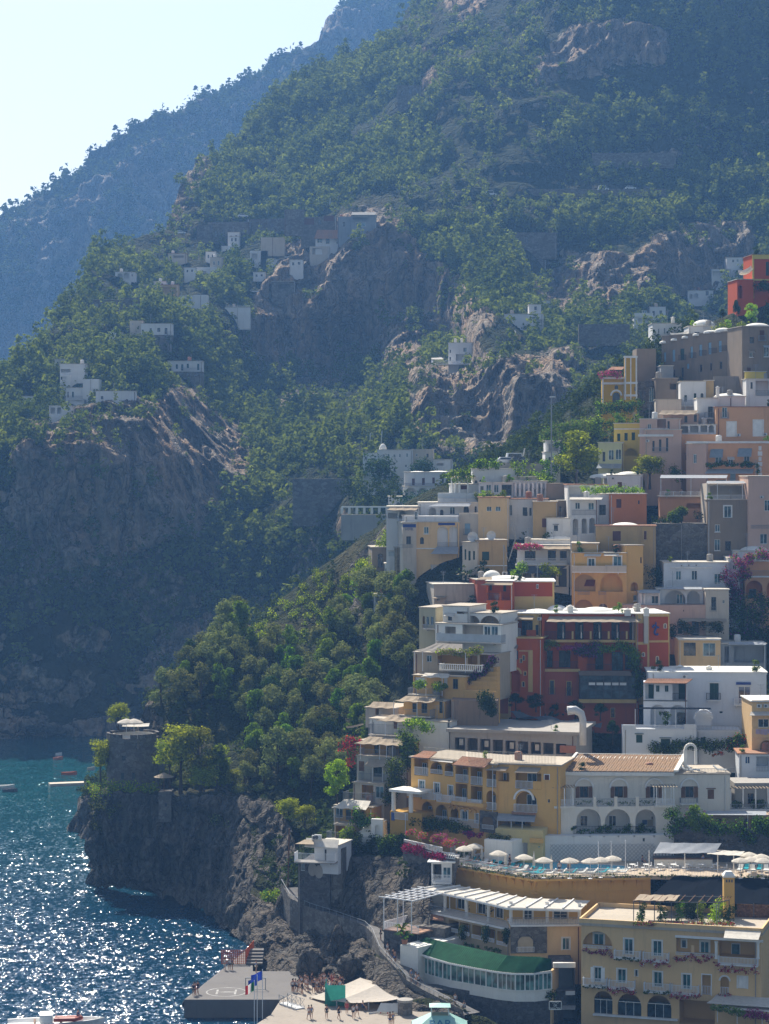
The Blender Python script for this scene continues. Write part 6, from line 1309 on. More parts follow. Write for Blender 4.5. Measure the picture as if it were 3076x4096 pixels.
for x0, x1, y0, y1 in ((1432,1600,192,402),(1434,1604,420,660),(1322,1415,440,690),(1322,1412,250,415)): p.band(x0, y0, x1, y1, plaster((.36,.085,.04), .3), 'red_panel', .05)
p5 = Face(Rd, p.O+p.n*.055, p.e, p.n, p.w); p5.flat = True
for x, y0, y1 in ((1573,255,295),(1504,545,605),(1380,510,545)): p5.win(x-11, y0, x+11, y1, bars=0, trim=M_ycr, arch=True, pane=paint((.12,.07,.05), .9))
m = MB(); em = [(1470,290),(1462,280),(1475,268),(1490,270),(1498,285),(1490,300),(1482,318),(1478,335),(1488,350),(1504,352),(1510,340)]; m.tube([p5.pt(*p5.px(x, y), .06) for x, y in em], .16, 6); m.tube([p5.pt(*p5.px(x, y), .06) for x, y in ((1500,285),(1520,288))], .14, 6); m.tube([p5.pt(*p5.px(x, y), .06) for x, y in ((1492,240),(1490,262))], .1, 6); m.build('emblem', M_blue, Rd)
pn.front.slab(1388, 1424, 150, 430, .0, .5, M_ste, 'flue'); pn.chim(1405, 160, 110, .8, -.2, M_lime)
lt = Rd.vol(170, 482, 385, 880, yaw=-12, dep=9, D=369.5, mat=M_red, inner=M_red, part='left_wing', ext=6, roof=(M_ycr, .2, .15)); l = lt.front
l.win(200, 492, 272, 572, shut=None, frame=M_greensh, bars=1); l.band(278, 490, 372, 500, M_ycr); l.slab(360, 400, 490, 860, 0, .15, M_ycr, 'corner_strip')
for x, y0, y1 in ((320,535,580),(297,565,602),(332,680,714)): l.win(x-9, y0, x+9, y1, trim=M_ycr, bars=0)
l.win(306, 768, 328, 815, arch=True, trim=M_ycr, bars=0); l.loggia(205, 665, 288, 860, .8, True); l.archtrim(203, 655, 290, 860, M_ycr, .3); l.awning(150, 270, 440, 95, 265, 470, 1.2, M_reedgrey)
tw = Rd.vol(72, 182, 570, 870, yaw=-12, dep=5, D=367.5, mat=M_ycr, inner=M_red, part='stair_tower', ext=5); k = tw.front; k.loggia(84, 660, 172, 800, 1.4, True); k.fence(76, 180, 795, 852, .5, 'iron'); k.fence(72, 176, 575, 640, .4, 'iron'); k.band(80, 860, 184, 1050, M_redp)
ul = Rd.vol(130, 470, 165, 395, yaw=-12, dep=8, D=373, mat=M_ycr, inner=M_red, part='upper_left_wing', roof=(M_lime, .2, .14)); k = ul.front; b_ = k.loggia(150, 225, 400, 380, 1.8); b_.win(305, 230, 400, 370, frame=M_iron, arch=False, bars=2); k.win(425, 265, 452, 355, frame=M_iron); k.awning(205, 410, 182, 160, 400, 215, 1.6, M_reed); k.fence(135, 345, 320, 382, .2, 'iron'); k.band(345, 310, 430, 380, M_red); k.ac(463, 210, 36)
for x0, x1, y, yt, bk in ((325,560,152,122,5),(520,720,150,88,7),(655,810,148,105,6),(810,1130,152,106,6)): Rd.v.dome(x0, x1, y, yt, bk)
Rd.v.chim(733, 150, 90, .9, 1.5, M_lime); pn.chim(1240, 168, 118, .9, 1, M_lime); pn.chim(1324, 160, 98, .9, 4, M_lime)
Rd.done()
ivy(f, [(400,470),(470,440),(560,440),(640,455)], 'light green vine over the left balcony of the red hotel', .8, 1500, .22, [L_broad, L_lime], .8, k=2)
ivy(f, [(430,520),(420,620),(400,720),(390,820)], 'green creeper down the left corner of the red hotel', .8, 1700, .22, [L_dark, L_broad], .6, k=2)
ivy(f, [(640,460),(720,465),(800,450),(850,440)], 'strip of hot pink bougainvillea on the red hotel front', .45, 700, .18, [L_flowp, L_flow], .9)
ivy(f, [(800,470),(850,500),(900,470),(980,455),(880,560)], 'dark bougainvillea mass hanging in the middle of the red hotel', .95, 1700, .22, [L_dark, L_viol], .9, k=2)
ivy(f, [(1020,470),(1100,460),(1180,455),(1260,480),(1310,520),(1290,590),(1330,540)], 'bright green vine at the right corner of the red hotel', .95, 2600, .22, [L_broad, L_lime], .9, k=2)
ivy(f, [(1310,600),(1330,700),(1340,800),(1345,900)], 'long green creeper trailing down the right corner of the red hotel', .9, 1900, .22, [L_dark, L_broad], 2.6, k=2)
for i, (x, y, yt, w_, lab) in enumerate(((250,1010,870,1.4,'at the foot of the stair tower of the red hotel'),(430,1010,870,1.5,'under the pale red wall of the red hotel'),(780,1060,930,1.5,'left of the pair under the glass veranda'),(1000,1090,960,1.5,'right of the pair under the glass veranda'),(1110,1290,1110,.9,'between the red hotel and the white domed house'))):
 tree_px('dark_tree', *[q for q in S(x, y)], S(0, yt)[1], 'dark round tree '+lab, Y=365-i*.3 if i < 4 else 357, wide=w_)
o = sheet('garden_net', pq(200,1030,364), pq(1020,1130,362), pq(280,1075,361), pq(1000,1160,359), fabric((.16,.17,.19), .3), None, 18, .5, .02, lift=.5); tag(o, 'pale grey garden net sagging below the red hotel', 'net')
crop(1950, 2280, 2.2147)
ur = Bld('red_house', 'red house with yellow framed panels and a scalloped white dome roof', 215, 592, 105, 250, yaw=-2, dep=9, D=382, mat=M_ycr, roof=(M_lime, .25, .14), ext=4); ur.F.band(230, 110, 575, 234, plaster((.34,.08,.04), .3), 'red_panel', .05)
k = Face(ur, ur.F.O+ur.F.n*.055, ur.F.e, ur.F.n, ur.F.w); k.flat = True; k.win(432, 126, 452, 165, frame=M_trimw)
v = ur.vol(-10, 222, 100, 275, yaw=-10, dep=8, D=380, mat=M_red, inner=M_red, part='balcony_wing', roof=(M_lime, .2, .12)); k = v.front; b_ = k.loggia(5, 130, 200, 268, 1.8); b_.win(20, 120, 40, 180, frame=M_iron); b_.win(140, 120, 165, 190, frame=M_iron); k.awning(0, 225, 105, -60, 218, 132, 2.0, M_reed); k.fence(-10, 110, 205, 270, .2, 'iron'); k.slab(105, 122, 195, 270, 0, .3, M_red); k.awning(-60, 40, 62, -95, 40, 84, 1.5, M_reed)
ur.v.dome(10, 340, 75, 48, 5); ur.v.dome(-40, 120, 30, 2, 9); ur.v.dome(170, 330, 95, 72, 3); ur.done()
# ================================================================== building site roof and the white domed house
crop(1950, 2380, 2.2147)
M_blockc = paint((.30,.28,.25), .9, .1, var=.25)
bs = Bld('unfinished_house', 'half built house with a flat concrete roof, open bays and stacked bricks', -330, 790, 1225, 1420, yaw=-14, dep=14, D=348, mat=M_conc, inner=M_blockc, roof=(M_conc, .5, .45), ext=3); k = bs.F
for i in range(9): k.loggia(-290+i*112, 1262+i*7, -200+i*112, 1410, 3.0)
for i in range(0, 7, 2): k.slab(-250+i*112, -215+i*112, 1275+i*8, 1330+i*8, -.4, -.3, M_canvas, 'sheeting')
k.slab(640, 780, 1335, 1400, -1, .2, paint((.40,.17,.10), .9), 'brick_pile'); bs.done()
m = MB(); q = pq(845, 1330, 343); pts = [q, q+Vector((0,0,3.6)), q+Vector((-.25,0,4.5)), q+Vector((-1.1,0,5.0)), q+Vector((-2.2,0,4.9))]; m.tube(pts, [.5,.5,.55,.6,.65], 14); tag(m.build('exhaust_duct', paint((.55,.55,.53), .4, .5), None, q, True), 'big grey bent exhaust duct beside the half built house', 'duct')
crop(2480, 2620, 2.787)
M_w2 = plaster((.66,.68,.70), .18)
Wd = Bld('white_domed_house', 'wide white house with a row of shallow domes and dark green shutters', 318, 1632, 195, 640, yaw=-3, dep=10, D=362, mat=M_w2, roof=(M_lime, .2, .12), ext=5); f = Wd.F
f.win(1000, 315, 1100, 498, closed=M_greensh, hood=M_tile); f.balcony(965, 1125, 425, 515, .6, 'iron'); f.win(1320, 350, 1455, 545, frame=M_white, pane=glass((.015,.03,.07))); f.slab(1296, 1460, 305, 332, 0, .25, M_blue, 'roller_blind'); f.balcony(1275, 1462, 485, 565, .9, 'white')
f.win(1105, 625, 1150, 655, bars=0); f.ac(722, 240, 58); f.win(1385, 700, 1442, 760, frame=M_white)
for x0, x1, yt, bk in ((420,610,145,4),(605,990,132,4.5),(975,1250,146,4.5),(1310,1640,138,4.5)): Wd.v.dome(x0, x1, 188, yt, bk, ry=3.2)
Wd.v.chim(992, 180, 118, .9, 3, M_lime); Wd.v.chim(665, 180, 112, .9, 6, M_lime)
v = Wd.vol(262, 750, 305, 650, yaw=-6, dep=3, D=358, mat=M_w2, inner=M_w2, part='front_wing', ext=3); k = v.front
k.loggia(282, 325, 378, 490, .9); k.back(.9).win(318, 328, 374, 486, closed=M_greensh, frame=M_greensh); k.win(402, 340, 440, 410, closed=M_greensh); k.win(500, 340, 540, 410, closed=M_greensh)
b_ = k.loggia(585, 315, 735, 505, 2.0); b_.win(655, 312, 728, 490, closed=M_greensh, frame=M_greensh); k.fence(588, 735, 425, 500, -.05, 'iron'); k.slab(262, 750, 504, 516, 0, .08, M_darkmetal)
k.loggia(340, 552, 500, 780, 1.5, True); b_ = k.loggia(560, 555, 730, 780, 1.5, True); b_.win(640, 640, 728, 775, frame=M_greensh); k.awning(310, 810, 262, 262, 740, 312, 1.0, M_tile, name='tiled_canopy', thick=.1)
v = Wd.vol(28, 850, 825, 1055, yaw=-4, dep=6, D=354.5, mat=M_w2, part='ground_floor', ext=4); k = v.front; k.win(180, 890, 250, 978, closed=M_greensh, frame=M_greensh, hood=M_tile); k.win(455, 935, 558, 1035, closed=M_greensh, frame=M_greensh, hood=M_tile); k.fence(180, 705, 782, 825, -.1, 'white')
k.slab(28, 178, 780, 826, -.3, 0, M_w2, 'parapet'); k.slab(715, 850, 772, 826, -.3, 0, M_w2, 'parapet')
v2 = Wd.vol(850, 1345, 840, 1010, yaw=-4, dep=6, D=355.5, mat=M_w2, part='side_floor', ext=4); k = v2.front; k.win(898, 918, 950, 990, closed=M_greensh); k.fence(858, 1330, 790, 842, -.1, 'iron', M_greyiron); k.ac(1192, 948, 50)
k.slab(840, 1020, 640, 842, -2.0, -1.6, M_w2, 'curved_screen'); k.archtrim(845, 630, 1020, 800, M_w2, .3, 'screen_arch', -1.0)
k = v.front; k.awning(250, 1010, 585, 165, 1020, 600, 2.0, M_netd, name='shade_canopy', posts=(170, 390, 620), py=810); Wd.done()
ivy(v.front, [(470,640),(500,700),(510,760),(540,650)], 'thin vine stems climbing the shade canopy of the white domed house', .4, 450, .2, [L_dark, L_broad], .8)
ivy(v2.front, [(400,1050),(520,1050),(640,1040),(760,1010),(900,1010),(1050,1020),(1180,1010)], 'broad green vine roof in front of the white domed house', 1.0, 3600, .24, [L_broad, L_dark], 2.2, k=2)
ivy(v2.front, [(1200,1000),(1280,960),(1350,930),(1430,910)], 'green bush with red flowers at the right end of the vine roof', .9, 1700, .24, [L_dark, L_broad, L_flowr], 1.8, [.5,.38,.12], k=2)
ivy(v2.front, [(1040,1115),(1090,1090),(1150,1090)], 'red blossoms hanging under the vine roof', .35, 220, .16, [L_flowr, L_dark], 3)
K_ = [Bld('corner_house', 'pale yellow corner house with laundry under its window at the right edge', 1470, 1800, 520, 1080, yaw=2, dep=8, D=349, mat=M_h1, inner=M_ycr, roof=(M_lime, .2, .15))]; k = K_[0].F
k.win(1540, 712, 1660, 808, frame=M_white); k.awning(1460, 1800, 630, 1445, 1800, 672, .9, M_canvas); k.ac(1550, 566, 54); k.ac(1625, 566, 54); k.slab(1470, 1800, 505, 525, 0, .15, M_tile); k.loggia(1560, 950, 1700, 1075, 1.2, True); k.slab(1470, 1800, 815, 920, 0, .3, M_h1, 'parapet')
m = MB()
for i, (a0, b0, h) in enumerate(((1515,1560,55),(1565,1598,60),(1600,1640,65),(1645,1661,50))): a, b, c, d = k.rect(a0, 825, b0, 825+h, .4); k.bx(m, a, b, c, d, .36, .39)
m.build('laundry', fabric((.55,.45,.55), .2), K_[0]); K_[0].done()
K_ = Bld('white_annex', 'small white annex with an arched blue window at the right edge', 1328, 1800, 1105, 1335, yaw=-3, dep=6, D=345, mat=M_w2, roof=(M_tile, .25, .15)); K_.F.win(1394, 1130, 1450, 1215, arch=True, frame=M_white, pane=glass((.03,.09,.2))); K_.F.loggia(1520, 1130, 1661, 1240, 1.5); K_.F.fence(1520, 1661, 1245, 1300, .1, 'iron', M_greyiron); K_.done()
# ================================================================== upper town
M_roofm = plaster((.58,.54,.47), .5); M_tan = plaster((.46,.33,.18), .45); M_peach = plaster((.60,.36,.22), .2); M_pink = plaster((.58,.42,.34), .35); M_salm = plaster((.52,.22,.11), .25); M_yel = plaster((.62,.50,.17), .2); M_church = plaster((.50,.31,.06), .25); M_grybr = plaster((.27,.22,.17), .7); M_pale = plaster((.56,.50,.42), .45); M_orng = plaster((.46,.10,.035), .25); M_w3 = plaster((.70,.69,.67), .3); M_shb = paint((.22,.36,.48), .6, .3); M_awb = fabric((.34,.40,.44), .3)
def ops(T, f, s, out=0):
 """openings written as: kind and four photograph coordinates"""
 for it in s.split(';'):
  p = it.split()
  if not p: continue
  k, n = p[0], [float(x) for x in p[1:]]
  if k == 'W': f.win(*n[:4], frame=M_white, pane=M_glassb)
  elif k == 'w': f.win(*n[:4], arch=True, frame=M_white, pane=M_glassb)
  elif k == 'T': f.win(*n[:4], frame=M_white, trim=M_trimw, pane=M_glassb)
  elif k == 'D': f.win(*n[:4], frame=M_darkmetal)
  elif k == 'd': f.win(*n[:4], arch=True, frame=M_darkmetal)
  elif k == 'G': f.win(*n[:4], closed=M_greensh, frame=M_greensh)
  elif k == 'B': f.win(*n[:4], closed=M_brown, frame=M_brown)
  elif k == 'P': f.win(*n[:4], closed=M_white, trim=M_trimw)
  elif k == 'U': f.win(*n[:4], closed=M_shb, frame=M_shb)
  elif k == 'L': f.loggia(*n[:4], 1.6)
  elif k == 'l': f.loggia(*n[:4], 1.6, True)
  elif k == 'A': f.ac(*n[:2], 24)
  elif k == 'R': f.fence(*n[:4], .05, 'iron', M_greyiron)
  elif k == 'r': f.fence(*n[:4], .05, 'white')
  elif k == 'g': f.fence(*n[:4], .05, 'glass')
  elif k == 'K': f.balcony(*n[:4], 1.2, 'iron', M_greyiron)
  elif k == 'k': f.balcony(*n[:4], 1.2, 'white')
  elif k == 'C': f.awning(*n[:2], n[2], n[3], n[4], n[5], n[6], M_canvasgrey)
  elif k == 'c': f.awning(*n[:2], n[2], n[3], n[4], n[5], n[6], M_reed, wavy=.08)
  elif k == 'O': f.column(n[0], n[1], n[2], .3)
  elif k == 'b': f.slab(*n[:4], 0, .22, M_trimw, 'cornice')
def hs(label, x0, x1, y0, y1, s='', mat=None, name='house', cat='house', yaw=0, dep=8, D=None, off=0, roof=1, inner=None, ext=9, vols=(), done=True):
 rf = {0: None, 1: (M_roofm, .15, .14), 2: (M_tile, .2, .15), 3: (M_roofl, .15, .14)}[roof]
 au = name == 'house' and 'plain' not in label and (D or D0(S(x0, y1)[0], S(x0, y1)[1])) < 515
 b = Bld(name, label, x0, x1, y0, y1, auto=au, cat=cat, yaw=yaw, dep=dep, D=D, off=off, mat=mat or M_w3, inner=inner or mat or M_w3, roof=rf, ext=ext); ops(b, b.F, s)
 for v_ in vols:
  a, k = v_[:5], (v_[5] if len(v_) > 5 else {}); m_ = k.pop('mat', mat or M_w3); r_ = k.pop('roof', 1)
  q = b.vol(*a[:4], yaw=k.pop('yaw', yaw), dep=k.pop('dep', dep), D=k.pop('D', D), off=k.pop('off', off), mat=m_, inner=k.pop('inner', m_), auto=au, roof={0: None, 1: (M_roofm, .15, .14), 2: (M_tile, .2, .15), 3: (M_roofl, .15, .14)}[r_], ext=k.pop('ext', ext), **k); ops(b, q.front, a[4])
 return b.done() if done else b
def bush(label, pts, Y, r, n, mats, name='shrub', cat='shrub', size=.26, frac=None, rep=3, jit=.7, gp=None):
 return foliage(name, label, [q+Vector((0,0,.3)) for q in (hit(rnd.uniform(*gp[:2]), rnd.uniform(*gp[2:4])) for _ in range(gp[4])) if q] if gp else [pq(x, y, Y)+Vector((rnd.uniform(-jit,jit), rnd.uniform(-jit,jit), rnd.uniform(-jit,jit))) for x, y in pts for _ in range(rep)], r, n, size, mats, cat, None, int(pts[0][0]) if pts else 5, frac)
crop(2480, 2180, 2.787)
b = hs('white terraced house with three air conditioners over a pinkish and cream lower block', 488, 1212, 198, 500, 'W 622 290 682 395;W 797 285 862 395;r 520 915 385 460;W 1050 320 1125 440;r 995 1130 420 488;A 688 228;A 768 225;A 850 225;b 560 1030 245 262', yaw=-2, D=398, roof=1, mat=M_w2, done=False, vols=[
 (420, 956, 498, 675, 'l 495 505 730 665;l 745 510 890 665;W 630 545 700 660;R 400 950 650 676;C 520 915 468 405 912 492 1.6', dict(D=394, mat=M_w2)), (210, 445, 530, 665, 'W 350 565 430 655;C 225 445 500 208 445 535 1.2;O 236 540 660;O 272 540 660;O 438 520 675', dict(D=393, mat=M_w2)),
 (35, 958, 672, 1060, 'D 705 722 715 742;c 660 1190 815 650 1195 850 2.0', dict(D=391.5, mat=M_pink, roof=0)), (955, 1215, 500, 1060, 'D 1018 580 1072 730;R 1000 1075 690 745;W 1142 612 1168 652;D 805 855 880 1010', dict(D=391, mat=M_pale, dep=9)),
 (650, 1122, 1052, 1340, 'D 710 1088 845 1235;W 925 1092 1065 1240;b 650 1118 1044 1062', dict(D=384, mat=M_h1, ext=3)), (1112, 1630, 1105, 1345, 'L 1165 1130 1215 1310;L 1270 1130 1610 1310;C 1220 1620 1080 1210 1625 1110 1.2;R 1120 1610 1255 1322', dict(D=385, mat=M_gry, ext=3))]); b.done()
bush('dark plants on the sunken terrace above the two arched windows', ((600,950),(700,920),(760,930),(950,940),(1080,920),(1120,900)), 388.5, .9, 1500, [L_dark], 'terrace_plants', 'plants')
b = hs('salmon house with orange arches under a white dome at the right edge', 1395, 1800, 185, 620, 'l 1405 395 1588 600;D 1440 490 1520 590;l 1635 395 1800 600;R 1440 1661 285 350;b 1415 1800 345 362', mat=M_peach, inner=M_salm, yaw=-3, D=398, done=False, vols=[(1205, 1335, 148, 440, 'w 1255 222 1300 275', dict(D=399, mat=M_w2)), (1280, 1800, 75, 190, '', dict(D=402, mat=M_w2))]); b.vols[2].dome(1330, 1661, 72, 10, 5); b.done()
bush('pink and green bougainvillea on the terrace wall of the salmon house', ((1330,160),(1400,150),(1470,130),(1540,110),(1620,120)), 396.5, .9, 1500, [L_flowp, L_broad, L_viol], 'bougainvillea', 'vine', frac=[.35,.4,.25])
bush('dark violet bougainvillea trailing down between the white terraced house and the salmon house', ((1190,330),(1200,400),(1240,470),(1280,540),(1270,620),(1240,680),(1340,250),(1360,360),(1390,300),(1270,760)), 395, 1.0, 3000, [L_viol, L_dark, L_flowd], 'bougainvillea', 'vine', frac=[.42,.4,.18])
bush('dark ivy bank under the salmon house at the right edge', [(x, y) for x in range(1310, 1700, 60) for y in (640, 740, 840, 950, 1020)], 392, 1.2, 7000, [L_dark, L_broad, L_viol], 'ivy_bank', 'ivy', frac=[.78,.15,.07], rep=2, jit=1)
crop(2100, 2100, 1.702)
b = hs('tall yellow house with an arched balcony loggia and a brown striped awning', 320, 692, 192, 575, 'T 430 228 475 305;T 602 212 656 302;l 332 335 480 452;l 512 330 665 455;r 545 690 275 320;R 360 440 450 475;R 500 550 450 475;l 335 508 465 575;w 500 535 562 575', mat=M_ye, yaw=-6, D=396, roof=3, done=False, vols=[(690, 805, 140, 560, 'D 785 220 795 260;l 718 390 770 450', dict(mat=M_ye, yaw=18, D=396.5, roof=3)), (485, 890, 8, 200, 'B 597 42 652 108', dict(mat=M_tan, yaw=-4, D=401, roof=2)), (318, 500, 128, 205, '', dict(mat=M_tan, D=397, roof=3))])
b.F.balcony(320, 690, 278, 325, 1.0, 'solid', M_pale); b.F.awning(405, 520, 195, 400, 515, 212, .8, M_canvas); b.F.awning(540, 640, 195, 535, 640, 208, .8, M_canvas); b.F.awning(418, 480, 372, 402, 470, 415, .9, fabric((.22,.06,.035))); b.vols[2].dome(585, 775, 8, -18, 4); b.vols[2].front.win(810, 40, 828, 100, closed=M_brown, trim=M_tan); b.done()
hs('rough grey stone wall between the yellow house and the grey brown building', 880, 1250, -10, 320, mat=M_stone, name='retaining_wall', cat='wall', D=409, roof=0, yaw=-3)
bush('dark creeper at the foot of the grey stone wall', ((850,310),(890,330),(860,380),(920,340)), 401, 1.2, 1200, [L_dark], 'creeper', 'ivy')
b = hs('grey brown house with one tall shuttered window and a small arched window', 1240, 1525, -170, 215, 'T 1355 -130 1405 -50;D 1362 110 1402 175', mat=M_grybr, yaw=-4, D=408, roof=3, done=False, vols=[(1520, 1760, -330, 210, 'W 1630 -170 1670 -95;R 1540 1661 0 25;W 1600 60 1650 130;A 1610 -190', dict(mat=M_pink, D=407, yaw=2))]); b.done()
b = hs('small white terrace with a striped roller and a pergola on the grey brown house', 1238, 1500, -280, -168, 'L 1260 -265 1480 -180', mat=M_pale, D=411, roof=0, done=False); b.F.balcony(1235, 1540, -205, -168, 1.5, 'white', slabmat=M_pale); b.F.awning(1238, 1545, -300, 1235, 1540, -285, 2, M_canvasgrey, posts=(1240, 1310, 1480, 1535), py=-170, name='pergola_roof'); b.done()
# ---- left part
crop(1400, 1700, 1.8456)
b = hs('stone tower house of tuff blocks with blue framed windows above the banana plants', 346, 478, 905, 1480, 'U 375 968 405 1045;U 376 1148 408 1215', mat=M_tuff, yaw=10, D=424, roof=3, done=False, vols=[(476, 640, 1050, 1420, 'U 492 1150 522 1220;U 580 1150 610 1215;R 480 640 1035 1080', dict(mat=M_tuff, D=423, yaw=-4, roof=3)), (600, 835, 1030, 1130, '', dict(mat=M_pale, D=421, roof=0))]); b.done()
b = hs('cream hotel with blue sign lettering and a double arched loggia beside the tuff tower', 486, 806, 718, 985, 'd 517 828 545 880;l 643 748 722 900;l 732 748 792 900;R 645 792 868 900;b 486 640 908 916;C 640 800 900 595 795 950 2.2', mat=M_h1, D=421, yaw=-3, done=False, vols=[(388, 490, 722, 905, 'D 415 822 450 880;R 350 465 880 908', dict(mat=M_pale, D=420.5, yaw=8)), (400, 800, 672, 722, 'w 475 640 500 700', dict(mat=M_w3, D=421.5, roof=0))])
b.vols[1].front.band(390, 732, 486, 756, M_blue, 'sign_band', .06); b.vols[1].front.text(408, 760, 468, 780, 'HOTEL', M_blue, .09); b.F.band(652, 722, 776, 740, M_blue, 'sign_band', .05); b.done()
b = hs('white terrace house with arched windows and a long pale awning behind the sign hotel', 500, 950, 575, 725, 'd 665 625 690 700;w 735 605 775 660;d 838 600 878 660;d 920 600 935 670;C 660 900 572 575 880 600 1.6;l 580 610 636 700', D=427, yaw=-3, done=False, vols=[(268, 510, 605, 720, 'l 362 635 415 690;c 300 510 605 268 480 628 2.0;L 280 650 350 690', dict(mat=M_w3, D=426)), (385, 500, 670, 725, '', dict(D=423)), (805, 950, 650, 850, '', dict(mat=M_pale, D=423.5, roof=0))]); b.done()
b = hs('big plain cream block with two small arched windows near its top', 946, 1173, 537, 850, 'w 1008 600 1046 637;w 1074 600 1112 637', mat=M_h1, D=423, yaw=-4, roof=2, done=False, vols=[(1170, 1460, 548, 830, 'w 1176 590 1198 670;D 1275 608 1308 670;D 1325 612 1340 670;D 1290 640 1310 672', dict(mat=M_w3, D=425, roof=2))]); b.done()
b = hs('white rooftop restaurant with glass walls, columns and hanging sails', 950, 1206, 428, 540, 'W 960 448 988 500;W 1005 440 1042 500;W 1062 440 1098 500;D 1120 440 1200 520', D=432, yaw=-3, done=False, vols=[(1208, 1456, 418, 532, 'L 1225 432 1445 525', dict(D=432)), (648, 960, 505, 575, 'g 650 950 500 545', dict(D=429, roof=0)), (1450, 1580, 430, 545, '', dict(mat=M_grybr, D=430, roof=0))])
for i in range(8): b.vols[1].front.column(1222+i*32, 425, 528, .1, .22)
for i in range(4): x = 1228+i*56; k = b.vols[1].front; k.awning(x, x+52, 432, x+8, x+44, 470, .3, M_canvasgrey, name='sail')
b.done(); bush('clipped green planters on the glass edge of the rooftop restaurant', [(x, 520) for x in range(930, 1150, 22)], 428, .5, 900, [L_broad, L_olive], 'planter', 'plants')
b = hs('white curved upper terrace with pergola columns and green roof plants at the road', 905, 1230, 325, 432, 'd 920 408 940 430;d 955 405 972 430;c 745 930 375 730 925 392 3', D=437, done=False, vols=[(740, 960, 440, 510, 'B 818 445 865 475', dict(D=435)), (1120, 1390, 385, 430, '', dict(D=436, mat=M_pale)), (1060, 1500, 300, 345, '', dict(D=445, mat=M_pale, roof=3))])
for x in (752, 775, 808, 870): b.F.column(x, 388, 500, 3, .16)
b.done()
for pts, lab, Y_ in (([(x, 368+random.Random(x).random()*8) for x in range(740, 900, 18)],'green roof of creepers over the white pergola', 433), ([(x, 290) for x in range(910, 1120, 24)],'row of green plants along the upper white terrace', 437), ([(1220,300),(1260,310),(1300,290),(1330,330),(1260,390),(1330,395),(1400,400),(1450,390),(1480,400)],'vines and roof garden left of the big lime green tree', 436), ([(1430,300),(1450,340),(1390,360),(1480,370)],'creeper covered steps beside the lamp post', 440)):
 bush(lab, pts, Y_, .75, 1300, [L_broad, L_lime, L_dark], 'terrace_plants', 'plants', frac=[.5,.25,.25])
b = hs('tan house with a flat wall and one tall window left of the white curved stair', 1350, 1530, 568, 790, 'B 1418 690 1460 755', mat=M_tan, D=421, yaw=-4, roof=3, done=False, vols=[(1450, 1640, 690, 830, '', dict(mat=M_w3, D=420, ext=3)), (1530, 1640, 560, 700, 'D 1545 600 1560 640', dict(mat=M_grybr, D=425))]); b.done()
b = hs('square tan house with rooftop satellite dishes and one dark green window', 932, 1160, 852, 1180, 'G 975 935 1028 1000;b 932 1160 1035 1042', mat=M_tan, D=413, yaw=8, roof=3, done=False, vols=[(830, 940, 868, 1180, 'G 845 918 858 995;G 873 930 890 1000;G 908 930 922 995;G 845 1100 862 1170;G 905 1090 925 1170;c 840 935 1075 785 915 1105 1.8', dict(mat=M_pale, D=413, yaw=-30, roof=3)), (620, 935, 1178, 1310, 'W 640 1260 665 1300;c 640 720 1262 578 700 1278 1.6;R 700 900 1300 1330', dict(mat=M_pale, D=407, roof=1)), (940, 1200, 1145, 1215, '', dict(mat=M_redp, D=405))])
b.v.dome(985, 1085, 850, 832, 4); b.vols[3].dome(980, 1130, 1145, 1115, 3)
for x, y, r_ in ((905,825,.9),(1042,815,.8),(935,845,.5)):
 q = pq(x, y, 414); m = MB(); m.lathe((0,0,0), [(.02,0),(r_*.5,.05),(r_,.22)], 12); m.v = [tuple(q+Vector((v_[0], -v_[2], v_[1]))) for v_ in m.v]; m.tube([q+Vector((0,0,-1.2)), q], .05, 5); m.build('satellite_dish', M_acw, b)
b.done()
b = hs('narrow white house with a tall arched window at the left end of the town', 283, 350, 930, 1245, 'w 300 1005 346 1115;W 302 1160 330 1215;g 285 345 935 972', D=426, done=False, vols=[(256, 292, 1025, 1240, 'D 262 1060 275 1100;r 255 290 1175 1210', dict(D=427)), (315, 355, 830, 935, '', dict(D=429)), (175, 346, 1250, 1400, 'L 190 1265 335 1330;g 180 340 1308 1342', dict(D=424, ext=3))]); b.done()
hs('weathered grey house with a blind arched window among trees at the town edge', 163, 272, 905, 1125, 'd 205 948 242 1052', mat=M_grybr, D=433, yaw=5, roof=3)
hs('little stone shed with a tiled edge left of the narrow white house', 78, 168, 1110, 1190, 'w 115 1148 150 1180', mat=M_tan, D=432, roof=3)
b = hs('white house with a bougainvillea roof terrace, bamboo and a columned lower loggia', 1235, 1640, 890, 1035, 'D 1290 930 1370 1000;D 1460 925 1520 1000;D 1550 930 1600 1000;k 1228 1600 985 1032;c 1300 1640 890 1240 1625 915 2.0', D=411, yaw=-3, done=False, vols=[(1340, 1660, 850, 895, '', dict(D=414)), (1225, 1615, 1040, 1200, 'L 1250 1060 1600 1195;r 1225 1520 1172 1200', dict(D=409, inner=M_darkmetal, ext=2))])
for x in (1265, 1350, 1440, 1530): b.vols[2].front.column(x, 1095, 1185, .2, .25)
b.vols[2].front.awning(1290, 1600, 1040, 1270, 1500, 1095, 2, fabric((.10,.11,.13), .1)); b.vols[1].dome(1450, 1650, 850, 820, 4); b.done()
bush('pink bougainvillea along the roof edge of the white house with bamboo', [(x, 895+(x%7)) for x in range(1225, 1410, 16)], 409.5, .5, 900, [L_flowp, L_flow, L_broad], 'bougainvillea', 'vine', frac=[.5,.25,.25], jit=.3)
